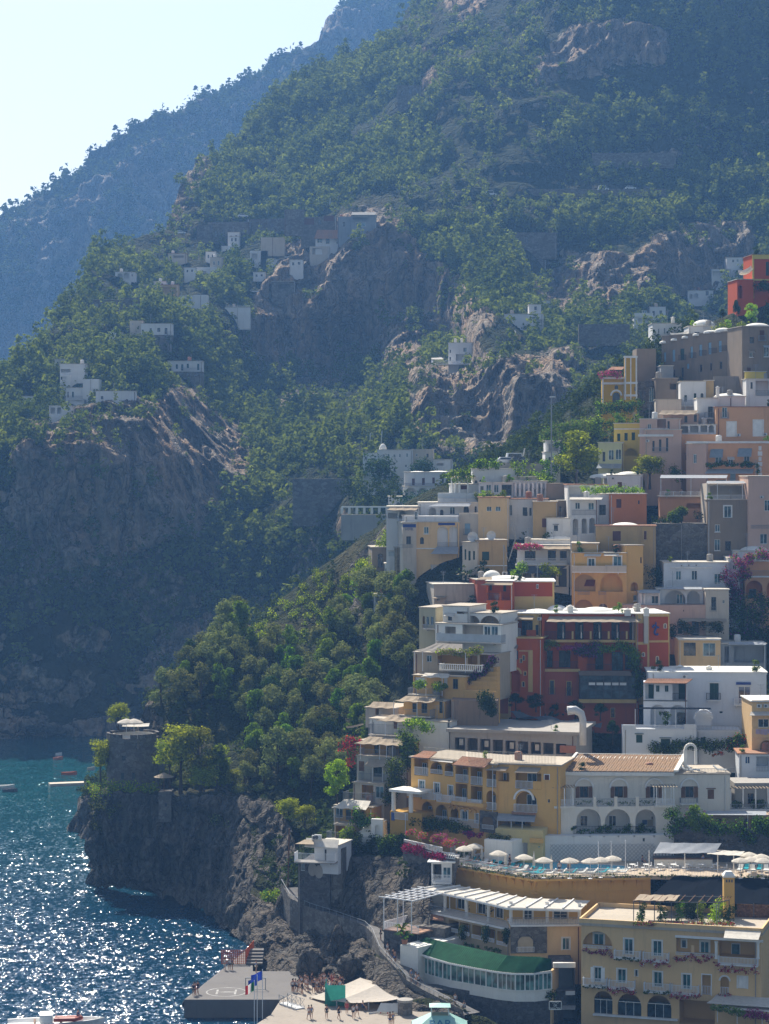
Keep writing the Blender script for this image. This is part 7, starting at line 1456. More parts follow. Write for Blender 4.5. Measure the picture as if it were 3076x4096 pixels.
for pts, lab in (([(1215,1160),(1225,1110),(1240,1070),(1265,1050)],'left of the two bright bamboo clumps before the columned loggia'), ([(1420,1170),(1450,1120),(1480,1080),(1510,1060),(1440,1070)],'right larger bamboo clump before the columned loggia')): bush(lab, pts, 406.5, .9, 1300, [L_lime], 'bamboo', 'bamboo', rep=3, jit=.6)
q = pq(1136, 1060, 409); m = MB(); m.tube([q-Vector((0,0,3)), q+Vector((0,0,4)), pq(1170,1010,409), pq(1225,830,409), pq(1190,700,409)], .12, 6); tag(m.build('cable_mast', M_conc, None, q), 'bent pale mast rising beside the square tan house', 'mast')
# ---- right upper part
crop(2100, 900, 1.702)
b = hs('white house with three round arches and a column balcony beside the orange block', 308, 492, 1865, 2160, 'l 325 2000 362 2110;l 386 1998 420 2100;l 438 1995 475 2095;R 320 480 1940 1975;W 340 1890 375 1935;W 430 1890 470 1940', D=408, yaw=-8, done=False, vols=[(490, 582, 1835, 2000, 'D 505 1905 550 1975', dict(D=411, mat=M_w3)), (578, 828, 1832, 2020, 'B 622 1866 656 1926;D 770 1875 780 1900', dict(D=410, mat=M_salm, yaw=4))])
b.F.awning(308, 530, 1855, 300, 520, 1868, 1.5, M_canvas); b.vols[0].chim(418, 1865, 1812, .9, 2, M_lime); b.done()
b = hs('low white house with flattened domes under the road terrace', 560, 800, 1705, 1800, 'B 630 1750 660 1790;A 600 1725', D=425, done=False, vols=[(290, 560, 1770, 1860, 'L 300 1780 420 1850', dict(D=421, roof=2))]); b.v.dome(440, 720, 1712, 1690, 4); b.v.dome(620, 790, 1705, 1678, 5); b.done()
bush('row of yellow green hedge plants on the roof of the orange block', [(x, 1805) for x in range(400, 800, 24)], 414, .8, 1800, [L_lime, L_broad], 'hedge', 'hedge', jit=.4)
b = hs('lemon yellow house with dark green windows over a pale green arcade', 605, 812, 1352, 1570, 'G 628 1420 649 1470;G 677 1416 699 1468;G 726 1412 749 1466;l 678 1520 765 1570;b 605 812 1385 1392', mat=M_yel, D=440, yaw=-6, done=False, vols=[(498, 668, 1482, 1630, 'w 568 1530 606 1600;w 616 1526 656 1598;D 528 1545 546 1610;C 500 660 1625 485 650 1655 1.5', dict(mat=plaster((.55,.55,.36), .3), D=436))]); b.done()
b = hs('pink and white terraced house with open loggias left of the peach building', 815, 1065, 1395, 1570, 'D 868 1470 882 1540;D 912 1460 928 1540;D 960 1450 975 1540;R 865 975 1515 1550;A 835 1470;b 770 1010 1425 1440', mat=M_pink, D=432, yaw=-8, done=False, vols=[(780, 1060, 1322, 1400, 'W 835 1355 860 1390;L 900 1318 960 1380;D 970 1335 985 1390;r 780 980 1385 1430', dict(D=435)), (1010, 1300, 1360, 1430, 'L 1060 1370 1110 1415;L 1125 1368 1180 1412;L 1195 1365 1240 1410;l 1250 1362 1285 1412', dict(D=436, mat=M_w3)), (930, 1180, 1285, 1345, 'D 1085 1300 1105 1345;D 1150 1292 1170 1340;c 930 1180 1262 900 1150 1290 1.6', dict(D=438))]); b.done()
b = hs('peach building with white shuttered windows at the right edge', 1300, 1760, 1240, 1470, 'P 1376 1342 1436 1442;P 1556 1330 1620 1440;A 1455 1430;A 1635 1425', mat=M_peach, D=436, yaw=-3, roof=2, done=False, vols=[(1055, 1310, 1425, 1640, 'D 1036 1570 1050 1640', dict(mat=M_peach, D=434, roof=0))]); b.done()
b = hs('peach building with white quoins and two grey awnings above a restaurant terrace', 1225, 1760, 1482, 1800, 'W 1295 1580 1340 1620;W 1490 1575 1530 1612;D 1490 1715 1550 1760;D 1300 1735 1370 1790;b 1100 1760 1472 1486', mat=M_peach, D=427, yaw=-4, done=False, vols=[(1098, 1232, 1490, 1700, 'W 1145 1560 1168 1622', dict(mat=M_pink, D=427.5, yaw=-30))]); f = b.F
f.awning(1265, 1350, 1525, 1255, 1345, 1582, 1.1, M_awb); f.awning(1455, 1545, 1520, 1443, 1540, 1576, 1.1, M_awb); f.awning(1240, 1560, 1660, 1225, 1550, 1690, 1.5, M_canvasgrey)
for x in (1215, 1600):
 for i in range(6): f.slab(x-10-(i%2)*5, x+10+(i%2)*5, 1505+i*36, 1535+i*36, 0, .07, M_trimw, 'quoin')
b.done(); ivy(f, [(1235,1640),(1320,1632),(1420,1630),(1520,1625),(1580,1640),(1590,1700)], 'dark green creeper strip under the grey awnings of the peach building', .55, 1500, .22, [L_dark, L_broad], .9)
b = hs('open air restaurant terrace with a green pergola roof and white tables', 920, 1242, 1850, 1930, 'L 1100 1895 1230 1930', mat=M_peach, name='restaurant_terrace', cat='terrace', D=421, yaw=-3, dep=6, done=False); f = b.F; z = b.v.z1
f.balcony(918, 1245, 1815, 1852, .6, 'white', slabmat=M_pale); f.awning(925, 1380, 1702, 918, 1370, 1722, 3.2, M_canvasgrey, posts=(925, 1130, 1370), py=1850, name='pergola_roof'); b.done()
for i in range(5): K_table.put(f.pt(f.px(955+i*58, 1830)[0], z+.15, -1.2), 'white table on the open air restaurant terrace', 'table', 'tables on the upper restaurant terrace')
for i, (x, l) in enumerate(((1070,'dark'),(1240,'light'),(1345,'white'))): K_sit[i%2].put(f.pt(f.px(x, 1830)[0], z+.15, -2.2), l+' clothed guest sitting on the upper restaurant terrace', 'person', None, rnd.random()*6)
b = hs('white house with one dark balcony window beside the shallow dome', 1172, 1312, 1180, 1420, 'D 1246 1236 1278 1318;K 1225 1285 1275 1318', D=441, yaw=-3, done=False, vols=[(1300, 1500, 1170, 1235, '', dict(D=446))]); b.vols[1].dome(1285, 1500, 1172, 1145, 4); b.v.chim(1312, 1190, 1098, .6, 2, M_lime); b.done()
q = hs('white house with arched lamps and green doors under the long grey building', 1058, 1232, 1065, 1230, 'G 1085 1158 1102 1202;G 1150 1146 1166 1196;d 1195 1145 1215 1180;K 1030 1175 1195 1235', D=453, yaw=-4, roof=3, vols=[(1225, 1285, 1060, 1150, '', dict(D=453, mat=M_tan)), (890, 1065, 1190, 1280, '', dict(D=450, mat=M_pale, roof=3))])
hs('cream and white house with a loggia at the right edge below the long grey building', 1505, 1760, 1050, 1190, 'D 1535 1070 1550 1115;L 1570 1060 1660 1160;R 1570 1661 1125 1165', D=452, vols=[(1500, 1640, 1000, 1055, '', dict(D=455, mat=M_yel)), (1625, 1760, 905, 1060, '', dict(D=458, mat=M_yel))])
b = hs('long grey brown building with a scalloped roof and two rows of blue balcony doors', 930, 1482, 738, 1010, 'U 945 868 960 930;U 1003 850 1022 930;G 1058 842 1084 920;U 1125 828 1143 905;U 1186 815 1206 892;U 1248 800 1268 880;U 1318 788 1338 865;U 1390 770 1408 850;U 1448 755 1466 830;D 1010 985 1020 1040;D 1065 970 1080 1035;D 1190 950 1205 1000;D 1260 940 1272 990;D 1325 930 1342 980;D 1400 915 1415 975', mat=M_grybr, D=474, yaw=-56, dep=10, roof=3, done=False, vols=[(1478, 1760, 692, 1050, 'D 1530 762 1560 806', dict(D=457, yaw=8, roof=3))])
for i in range(6): b.F.fence(1045+i*70, 1095+i*70, 885-i*16, 922-i*16, .4, 'iron'); b.v.dome(945+i*75, 1010+i*75, 800-i*17, 785-i*17, 1.5, ry=2)
b.vols[1].dome(1500, 1661, 692, 668, 4); b.done(); hs('stained grey retaining wall under the long grey building', 1280, 1510, 1030, 1180, mat=plaster((.26,.24,.22), .9), name='retaining_wall', cat='wall', D=459, roof=0, yaw=-10)
b = hs('ruined brown walls with tall pointed arch windows beside the church', 765, 892, 1062, 1235, 'w 845 1105 876 1205;d 780 1130 800 1190', mat=M_stone, D=468, roof=0, done=False, vols=[(760, 892, 842, 985, '', dict(mat=M_grybr, D=476, roof=0)), (888, 1040, 1045, 1200, 'L 985 1080 1030 1120', dict(mat=M_grybr, D=466, roof=3)), (925, 1010, 960, 1045, '', dict(mat=M_gry, D=470))]); b.done()
C = hs('ochre yellow church with white bands, an arched door and a square bell tower', 525, 682, 1042, 1248, 'd 596 1140 646 1215;d 610 1090 634 1118', mat=M_church, name='church', cat='church', D=466, yaw=-4, dep=9, done=False, vols=[(678, 763, 898, 1200, 'd 745 1100 758 1130', dict(mat=M_church, D=465, dep=3))])
for v_, x0, x1, ys in ((C.v, 525, 682, (1042, 1078)), (C.vols[1], 678, 763, (898, 1075, 1160))):
 for y_ in ys: v_.front.slab(x0-3, x1+3, y_-7, y_+7, 0, .18, M_trimw, 'band')
 for x in (x0+5, x1-5): v_.front.slab(x-5, x+5, ys[0], 1240 if v_ is C.v else 1190, 0, .1, M_trimw, 'corner_strip')
C.F.archtrim(592, 1132, 650, 1215, M_trimw, .35); C.F.awning(590, 680, 965, 560, 660, 985, 1.5, M_tile, name='tiled_gable'); C.vols[1].front.slab(716, 724, 905, 1190, 0, .08, M_trimw, 'corner_strip'); C.done()
bush('pink bougainvillea on the church terrace roof', ((530,1020),(560,1012),(600,1010),(630,1020)), 465, .8, 700, [L_flowp, L_flow, L_broad], 'bougainvillea', 'vine', frac=[.5,.2,.3], jit=.4)
b = hs('orange red villa with cream corner strips high at the right edge', 1552, 1760, 205, 505, 'G 1640 250 1661 345', mat=M_orng, D=505, yaw=6, done=False, roof=2, vols=[(1445, 1556, 372, 505, 'l 1450 410 1480 500', dict(mat=M_orng, D=503))]); b.F.slab(1548, 1560, 205, 500, 0, .15, M_yel, 'corner_strip'); b.F.slab(1550, 1760, 200, 232, 0, .2, M_yel, 'cornice'); b.F.slab(1448, 1760, 368, 378, 0, .2, M_yel, 'cornice'); b.done()
b = hs('white house with a smooth barrel vault and a cloth sail behind the long grey building', 1115, 1300, 690, 770, 'D 1155 728 1188 752;R 1215 1290 675 712', D=487, done=False, vols=[(868, 1065, 672, 830, 'W 905 705 915 740;W 945 700 955 740', dict(D=500, mat=M_w3))]); b.v.dome(1140, 1295, 690, 645, 4); b.vols[1].chim(1007, 672, 625, .7, 2, M_lime); b.done()
o = sheet('sun_sail', pq(985,732,488), pq(1115,716,488), pq(1030,755,485), pq(1110,738,485), M_canvas, None, 8, .8); tag(o, 'white cloth sun sail beside the barrel vaulted white house', 'sail')
o = sheet('sun_sail', pq(1450,308,506), pq(1550,265,506), pq(1470,318,504), pq(1552,290,504), M_canvas, None, 8, 1.2); tag(o, 'white cloth sail slung from the orange red villa', 'sail')
for a_ in (('plane_tree',350,1730,1385,'big bright lime green tree above the white rooftop restaurant',432,1.35),('pine_tree',850,1770,1545,'dark spreading pine on the road terrace before the lemon house',429,1.75),('broadleaf_tree',1060,2110,1888,'round green tree beside the grey brown house',412,1.25),('plane_tree',1540,680,525,'bright lime green weeping tree below the orange red villa',494,1.0),('lime_shrub',1370,700,640,'lime green shrub left of the weeping tree',492,1.4),('dark_tree',1345,650,575,'dark tree at the left edge of the villa garden',498,.9),('dark_tree',1440,660,510,'dark cypress like tree under the orange red villa',497,.5)):
 tree_px(a_[0], *S(a_[1], a_[2]), S(0, a_[3])[1], a_[4], a_[5], wide=a_[6])
for pts, lab, Y_, mt in (([(x, 1330-(x-470)*.02+j*40) for x in range(480, 800, 40) for j in (0,1,2)],'ivy covered terraces climbing to the church', 447, [L_broad, L_dark]), ([(x, 1230+j*35-(x-520)*.1) for x in range(530, 800, 40) for j in (0,1)],'dark green garden bank under the church', 458, [L_dark, L_broad]), ([(x, 1340+(460-x)*.3+j*25) for x in range(340, 520, 30) for j in (0,1)],'sunny garden slope left of the church', 452, [L_broad, L_lime, L_olive]), ([(130+i*28, 1420-i*10+j*30) for i in range(9) for j in (0,1)],'garden pergola bushes left of the lime green tree', 448, [L_broad, L_olive]), ([(240,1470),(250,1540),(230,1600),(225,1650)],'creeper column beside the lamp post house', 438, [L_dark, L_broad]), ([(1600+i*12, 400+i*8) for i in range(6)],'dark ivy on the wall of the orange red villa', 503, [L_dark]), ([(x, 705) for x in range(1310, 1661, 30)],'garden bushes behind the scalloped roof of the long grey building', 478, [L_broad, L_lime]), ([(920,2010),(980,2000),(1100,2080),(1180,2060),(1200,1990)],'dark bushes behind the round green tree', 414, [L_dark]), ([(870,1640),(1000,1665),(1040,1690)],'green bushes under the pine at the road', 428, [L_dark, L_broad])):
 bush(lab, pts, Y_, 1.1, 2600 if len(pts) > 10 else 900, mt, 'garden_bushes', 'bushes', rep=2)
b = hs('slender white villa tower with a blue lamp beside the lime green tree', 138, 215, 1548, 1680, 'D 160 1580 175 1620', D=442, vols=[(145, 240, 1470, 1550, 'R 150 240 1475 1500;L 160 1490 230 1540', dict(D=445))])
K = Thing('street_lamp', 'tall grey lamp post beside the slender white villa tower', 'street lamp', pq(180, 1700, 436)); m = MB(); p = pq(180, 1700, 436); m.tube([p, p+Vector((0,0,14))], .14, 6); m.build('post', M_greyiron, K); m = MB(); m.box(p+Vector((.2,0,14.1)), (.5,0,0), (0,.2,0), (0,0,.1)); m.build('lamp_head', M_acw, K)
# ================================================================== cliffs, path, pier and beach
M_rock = landmat('cliff rock', (.05,.055,.03), (.10,.085,.05), (.165,.155,.14), (.24,.20,.16), 4.0)
def rockwall(label, top, bot, n=60, amp=1.2, m=40, back=5.):
 """a cliff face between a top and a bottom line of (x, y, Y) points, with a ledge running back from its top"""
 def line(L):
  P = [pq(*p) for p in L]; t_ = np.linspace(0, 1, len(P)); q = np.linspace(0, 1, n); return np.stack([np.interp(q, t_, [p[i] for p in P]) for i in range(3)], 1)
 a, b = line(top), line(bot); s = np.linspace(0, 1, m)[:, None, None]; P = b[None]*(1-s) + a[None]*s
 f = fbm(P*np.array([.35,.2,.16]), 5, 40, True); g = fbm(P*np.array([.12,.12,.12]), 4, 41); w_ = np.sin(np.pi*np.clip(s[...,0]*1.0, 0, 1))**.5
 h_ = fbm(P*np.array([1.3,.8,.3]), 4, 43, True); P[..., 1] -= amp*(1.0*f + 1.1*g + .4*h_)*(.35+.65*w_); P[..., 0] += amp*.6*fbm(P*.3, 4, 44); P[..., 2] += .5*amp*fbm(P*.5, 3, 46)
 L = [P[-1]+np.array([0, back*k, .25*k*back*.3-.3]) for k in (.4, 1.0)]; P = np.concatenate([P, np.array(L)])
 rk = np.clip(1-.5*(fbm(P*.25, 4, 48)+.1), .2, 1); rk[-3:] = .1
 return tag(link('cliff_face', np_mesh('cliff_face', P.reshape(-1,3), grid_faces(*P.shape[:2]), M_rock, True, {'rock': rk})), kind='structure')
crop(1100, 3300, 2.5554)
rockwall('', [(620,300,337),(900,300,336),(1150,330,334),(1400,300,331),(1600,350,327)], [(480,930,334),(760,1010,329),(1010,1090,324),(1180,1150,319),(1560,1100,316)])
rockwall('', [(-260,700,352),(0,760,346),(180,990,340),(460,960,333),(700,1010,328),(960,1180,320),(1060,1330,314)], [(-240,1420,331),(0,1590,320),(240,1600,316),(500,1610,314.5),(700,1640,313),(900,1690,309),(1080,1800,304)], 90, 2.0, 60)
rockwall('', [(1050,1330,313),(1200,1440,308.5),(1400,1620,304),(1600,1740,301),(1900,1850,298)], [(960,1800,303),(1150,1900,299),(1400,1980,296),(1700,2060,293),(1950,2100,292)], 60, 1.2, 30)
crop(0, 2700, 1.3842)
rockwall('', [(505,640,394.5),(600,652,390),(760,652,387.5),(900,662,386),(1100,655,382.5),(1300,655,379.5),(1480,695,374),(1600,770,369),(1625,930,360),(1600,1120,350)], [(488,1150,402),(600,1172,395),(740,1190,391),(860,1215,388),(1000,1250,382),(1150,1310,373),(1245,1400,360),(1390,1490,348),(1430,1560,342),(1450,1600,337)], 150, 2.2, 70)
crop(1100, 3300, 2.5554)
def boulder(lab, x, y, w_, h_, Y, seed):
 p = pq(x, y, Y); sx, sz = w_/2.5554/FPX*Y/2, h_/2.5554/FPX*Y/2; u, v = np.meshgrid(np.linspace(0, 2*np.pi, 41), np.linspace(-.5*np.pi, .5*np.pi, 24)); P = np.stack([np.cos(v)*np.cos(u), np.cos(v)*np.sin(u), np.sin(v)], -1)
 P = P*(1+.28*fbm(P*1.3+seed, 4, seed)+.16*fbm(P*3+seed, 3, seed+3, True))[..., None]*np.array([sx, sx*.8, sz]); P[:, -1] = P[:, 0]
 o = link('boulder', np_mesh('boulder', P.reshape(-1,3), grid_faces(*P.shape[:2]), M_rock, True, {'rock': np.ones(P.shape[:2])})); o.location = p; tag(o, lab, 'rock')
boulder('huge rounded boulder behind the crowd at the cliff foot', 350, 1430, 250, 330, 316, 1); boulder('tall narrow rock spur at the left edge of the small cove', 80, 1000, 230, 560, 341, 5); boulder('pale pointed rock standing in the cliff under the path', 640, 1200, 130, 330, 321, 9); boulder('low rock mass between the pale pointed rock and the tent', 760, 1440, 260, 260, 313, 12)
PATH = [(150,640,342),(235,790,337),(430,880,332),(700,965,327.5),(1000,1070,322),(1085,1150,318.5),(1160,1330,313),(1300,1480,308),(1420,1620,304.5),(1600,1730,302),(1800,1830,299),(2000,1930,296)]
pp = [pq(*p) for p in PATH]; m = MB(); mw = MB(); mr = MB(); L_, R_ = [], []
for i, p in enumerate(pp):
 d = (pp[min(i+1, len(pp)-1)]-pp[max(i-1, 0)]); d.z = 0; d.normalize(); n = Vector((-d.y, d.x, 0)); L_.append(p+n*1.5); R_.append(p-n*1.2)
for i in range(len(pp)-1):
 m.quad(R_[i], R_[i+1], L_[i+1], L_[i]); Z = Vector((0,0,1))
 mw.hexa([R_[i]-Z*3.4+Vector((0,-.3,0)), R_[i+1]-Z*3.4+Vector((0,-.3,0)), R_[i+1]-Z*3.4, R_[i]-Z*3.4, R_[i]+Z*.7+Vector((0,-.3,0)), R_[i+1]+Z*.7+Vector((0,-.3,0)), R_[i+1]+Z*.7, R_[i]+Z*.7])
 for k in range(4): q = R_[i].lerp(R_[i+1], k/4); mr.tube([q+Z*.7, q+Z*1.25], .025, 4)
 mr.bar(R_[i]+Z*1.25, R_[i+1]+Z*1.25, .05)
tag(m.build('path', paint((.15,.145,.14), .9, .1, var=.3)), kind='structure')
T = Thing('path_wall', 'long stone parapet wall with an iron rail along the sloping beach path', 'wall', pp[5]); mw.build('masonry', M_stone, T); mr.build('rail', M_greyiron, T)
b = hs('white cliff cabin on a dark stone base with two oval plaques', 235, 560, 395, 770, 'W 262 375 305 470;D 278 565 296 610', mat=M_stoneg, D=332.5, yaw=-12, roof=0, name='cliff_house', done=False, vols=[(402, 648, 205, 425, 'D 505 250 527 370', dict(D=332, yaw=-20, mat=M_w2, dep=5, ext=1)), (548, 690, 240, 600, '', dict(D=332.5, mat=M_stone, yaw=-14, roof=0))]); f = b.F
for x, y in ((382, 455), (450, 478)):
 a, z = f.px(x, y); m = MB(); m.lathe((0,0,0), [(.02,.06),(.55,.06),(.62,0)], 16); m.v = [tuple(f.pt(a+v_[0], z+v_[1]*1.5, v_[2]+.01)) for v_ in m.v]; m.build('oval_plaque', M_conc, b)
f.balcony(195, 615, 290, 395, 2.0, 'white', slabmat=M_conc); k = b.vols[1].front; k.awning(320, 655, 140, 300, 640, 225, 1.2, M_canvas, name='flat_roof', thick=.15); f.awning(300, 400, 150, 205, 395, 195, 2.0, M_reed); k.ac(445, 122, 70); k.ac(415, 125, 60); b.done()
b = hs('terrace block with a white metal pergola frame over a brick coloured deck', 1112, 1300, 1085, 1330, 'D 1150 1160 1172 1260;D 1250 1225 1275 1270', mat=M_stoneg, D=314.5, yaw=-35, roof=0, name='terrace_block', cat='terrace', dep=10, done=False, vols=[(1280, 1460, 1240, 1440, '', dict(D=309, yaw=-40, mat=M_lime, roof=0))]); z = b.v.z1; f = b.F
m = MB(); q = [f.pt(0,z,0), f.pt(f.w*1.9,z,0), f.pt(f.w*1.9,z,-10), f.pt(0,z,-10)]; m.hexa(q+[p+Vector((0,0,.12)) for p in q]); m.build('deck', M_terr, b); m = MB(); railing(m, q[0], q[1], z+.1, z+1.1, 'white'); railing(m, q[3], q[0], z+.1, z+1.1, 'white'); m.build('railing', M_whiteiron, b); m = MB(); Z = Vector((0,0,4.2))
for i in range(5): a = f.w*1.5*i/4; m.bar(f.pt(a,z,0)+Z, f.pt(a,z,-9)+Z, .14)
for i in range(7): m.bar(f.pt(-.8,z,-9*i/6)+Z*1.02, f.pt(f.w*1.5,z,-9*i/6)+Z*1.02, .12)
for a, o in ((0,0),(f.w*.75,0),(f.w*1.5,0),(0,-9),(f.w*1.5,-9),(0,-4.5)): m.tube([f.pt(a,z,o), f.pt(a,z,o)+Z], .08, 6)
m.build('pergola_frame', M_whiteiron, b); b.done()
for i, (x, y) in enumerate(((1300,1110),(1325,1190))):
 p = pq(x, y+25, 311-i); K = Thing('potted_palm', ('upper','lower')[i]+' small palm in a clay pot by the terrace deck steps', 'palm', p); m = MB(); m.lathe(p, [(.3,0),(.42,.6),(.38,.62)], 10); m.build('pot', paint((.40,.17,.09), .8), K); m = MB()
 for j in range(26):
  a = j*2.4; r_ = .9+.3*((j*7)%3); e_ = .9 - (j%4)*.35; pts = [p+Vector((0,0,.9)), p+Vector((math.cos(a)*r_*.55, math.sin(a)*r_*.55, .9+e_*.8)), p+Vector((math.cos(a)*r_, math.sin(a)*r_, .9+e_*.55))]; s_ = Vector((-math.sin(a), math.cos(a), 0))*.09
  m.quad(pts[0]-s_, pts[0]+s_, pts[1]+s_*1.6, pts[1]-s_*1.6); m.quad(pts[1]-s_*1.6, pts[1]+s_*1.6, pts[2]+s_*.2, pts[2]-s_*.2)
 m.tube([p+Vector((0,0,.5)), p+Vector((0,0,.95))], .1, 6); m.build('fronds', L_broad, K)
ZD = 2.3
def gq(x, y, z=ZD): return pr(x, y, z)
crop(0, 2700, 1.3842)
M_pier = plaster((.16,.152,.145), .6); M_quay = plaster((.32,.285,.245), .5)
DK = [gq(1020,1797), gq(1548,1797), gq(1661,1745), gq(1661,1640), gq(1400,1640), gq(1398,1560), gq(1412,1492), gq(1392,1500)]
tag(polyslab('pier', [(p.x, p.y) for p in DK], -3, ZD, M_pier), kind='structure')
Q2 = [gq(1552,1800), gq(1500,1880), gq(1420,1932), gq(1420,1990), gq(2500,1990), gq(2500,1640), gq(1655,1640), gq(1655,1745)]
tag(polyslab('quay', [(p.x, p.y) for p in Q2], -3, ZD-.008, M_quay), kind='structure')
c_ = gq(1253,1755); r_ = (gq(1366,1755).x-gq(1140,1755).x)/2; m = MB(); m.lathe(Vector((c_.x,c_.y,ZD+.006)), [(r_*.93,0),(r_,0)], 40)
for x0, x1, y0, y1 in ((-.5,-.4,-.5,.5),(.4,.5,-.5,.5),(-.4,.4,-.06,.06)): m.add([(c_.x+x*r_, c_.y+y*r_, ZD+.006) for x, y in ((x0,y0),(x1,y0),(x1,y1),(x0,y1))], [(0,1,2,3)])
tag(m.build('helipad_marking', paint((.38,.37,.35), .8, .1, var=.4)), kind='structure')
m = MB(); p = [gq(1228,1600), gq(1360,1600), gq(1405,1545)]
for a, b in zip(p[:-1], p[1:]):
 L = (b-a).length; n_ = int(L/.25); Z = Vector((0,0,1))
 for i in range(n_+1): q = a.lerp(b, i/n_); m.bar(q, q+Z*1.9, .06 if i % 8 else .12)
 for k in range(9): m.bar(a+Z*(.1+k*.22), b+Z*(.1+k*.22), .05)
tag(m.build('barrier_netting', fabric((.62,.20,.08), .4), None, p[0]), 'orange mesh barrier fencing off the far end of the pier', 'fence')
for i, (x, yt, yb, flag, lab) in enumerate(((1408,1690,1932,((.02,.25,.06),(.7,.7,.68),(.5,.03,.03)),'italian tricolour'),(1424,1660,1925,((.02,.05,.30),)*3,'blue'),(1453,1630,1905,((.02,.05,.34),)*3,'larger blue'))):
 p = pr(x, yb, 1.0); h = (yb-yt)/1.3842/FPX*p.y; K = Thing('flagpole', 'thin flagpole on the quay steps flying the '+lab+' flag', 'flagpole', p); m = MB(); m.tube([p, p+Vector((0,0,h))], .05, 6); m.build('pole', M_whiteiron, K)
 m = MB(); w_, hh = 1.5+.4*(i==2), 1.1
 for j in range(3):
  m.mi = j
  for k in range(4):
   a, b = (j*4+k)/12, (j*4+k+1)/12; o = lambda t_: Vector((-w_*t_*.75, .25*math.sin(t_*7), -.55*t_-.1)); z1 = Vector((0,0,h-.1)); z0 = Vector((0,0,h-.1-hh)); m.quad(p+z0+o(a), p+z0+o(b), p+z1+o(b), p+z1+o(a))
 m.build('flag', [fabric(c, .4) for c in flag], K)
m = MB(); p = gq(1360,1742); q = gq(1470,1742);
for a, b in ((p, p+Vector((0,0,1.5))), (q, q+Vector((0,0,1.5))), (p+Vector((0,0,1.5)), q+Vector((0,0,1.5))), (p, q)): m.bar(a, b, .1)
tag(m.build('metal_frame', M_greyiron, None, p), 'low metal goal like frame standing beside the helipad circle', 'frame')
m = MB()
for i in range(5): a = gq(1362+i*2, 1606-i*8); m.abox(a.x, a.x+2.2, a.y, a.y+1.2, ZD+.005, ZD+.25*(i+1))
tag(m.build('pier_steps', M_pier, None, gq(1365,1610)), 'short flight of stone steps at the inner end of the pier', 'steps')
m = MB(); a = gq(1022,1822); m.lathe((0,0,0), [(.28,-.12),(.5,-.14),(.55,0),(.5,.14),(.28,.12),(.28,-.12)], 14); m.v = [tuple(pr(1033,1822,1.3)+Vector((v_[0], v_[2]-.15, v_[1]))) for v_ in m.v]; tag(m.build('tyre_fender', paint((.02,.02,.02), .9), None, pr(1033,1822,1.3)), 'black tyre fender hanging on the pier corner', 'tyre')
crop(1100, 3300, 2.5554)
a, b = gq(40,1830), gq(215,1890); K = Thing('gangway', 'metal gangway with handrails lying on the quay edge', 'gangway', a); d = (b-a).normalized(); n = Vector((-d.y,d.x,0)); m = MB(); m.hexa([a, b, b+n*1.3, a+n*1.3]+[p+Vector((0,0,.15)) for p in (a, b, b+n*1.3, a+n*1.3)]); m.build('walkway', M_acw, K); m = MB()
for o in (n*0, n*1.25): railing(m, a+o, b+o, ZD+.15, ZD+1.2, 'cross')
m.build('handrails', M_greyiron, K)
T = Thing('tent_canopy', 'large cream tensile tent with two peaks over the quay', 'tent', gq(820,1930)); M_tent = fabric((.66,.60,.52), .3)
P1, P2, Lc, F1, F2, Rc, Bc, Bk = pq(872,1560,310), pq(1035,1632,304), pq(358,1757,304), pq(630,1795,299), pq(955,1806,297.5), pq(1276,1772,299), pq(600,1690,309), pq(1090,1600,309)
for q in ((Lc, P1, F1, P2), (F1, P2, F2, Rc), (Lc, Bc, P1, Bk), (P1, Bk, P2, Rc)): sheet('canopy', *q, M_tent, T, 8, .35, .03)
m = MB()
for p in (P1, P2, Lc, F1, F2, Rc, Bk): m.tube([Vector((p.x,p.y,ZD)), p], .08, 6)
m.build('masts', M_greyiron, T); m = MB(); a, b = gq(510,1850), gq(720,1850); a2 = gq(530,1760);
for p, q in ((a, b), (a2, a)): m.quad(p, q, q+Vector((0,0,2.6)), p+Vector((0,0,2.6)))
m.build('side_netting', fabric((.04,.25,.20), .3), T)
b = hs('white first aid booth with red crosses and an open door beside the round turret', 1050, 1252, 1890, 2060, '', mat=M_lime, D=296, yaw=-6, dep=4, ext=1, roof=0, name='first_aid_booth', cat='booth', done=False); f = b.F; red = paint((.5,.04,.03), .5)
for x in (1080, 1152):
 a, z = f.px(x, 1935); m = MB(); f.bx(m, a-.25, a+.25, z-.08, z+.08, .003, .03); f.bx(m, a-.08, a+.08, z-.25, z-.081, .003, .03); f.bx(m, a-.08, a+.08, z+.081, z+.25, .003, .03); m.build('red_cross', red, b)
 for k in range(3): f.band(x-24, 1975+k*11, x+24, 1979+k*11, red, 'writing', .02)
f.awning(1080, 1262, 1822, 1040, 1258, 1905, .4, M_acw, name='roof', thick=.12); m = MB(); q = f.pt(0,b.v.z0-.3,0); w_ = Vector((-1.1,-.5,0)); m.hexa([q, q+w_, q+w_+Vector((0,.06,0)), q+Vector((0,.06,0)), q+Vector((0,0,2.1)), q+w_+Vector((0,0,2.1)), q+w_+Vector((0,.06,2.1)), q+Vector((0,.06,2.1))]); m.build('door', M_acw, b); b.done()
p = pq(1330, 2080, 295.5); K = Thing('stone_turret', 'short round stone turret with a flat cap behind the first aid booth', 'turret', p); h = 300/2.5554/FPX*295; r_ = 74/2.5554/FPX*295; m = MB(); m.lathe(p, [(r_*1.06,-1),(r_,h-.3),(.02,h-.3)], 20); m.build('masonry', M_stone, K); m = MB(); m.lathe(p, [(.02,h-.29),(r_*1.1,h-.29),(r_*1.1,h),(.02,h+.05)], 20); m.build('cap', M_conc, K)
crop(1200, 3800, 1.51)
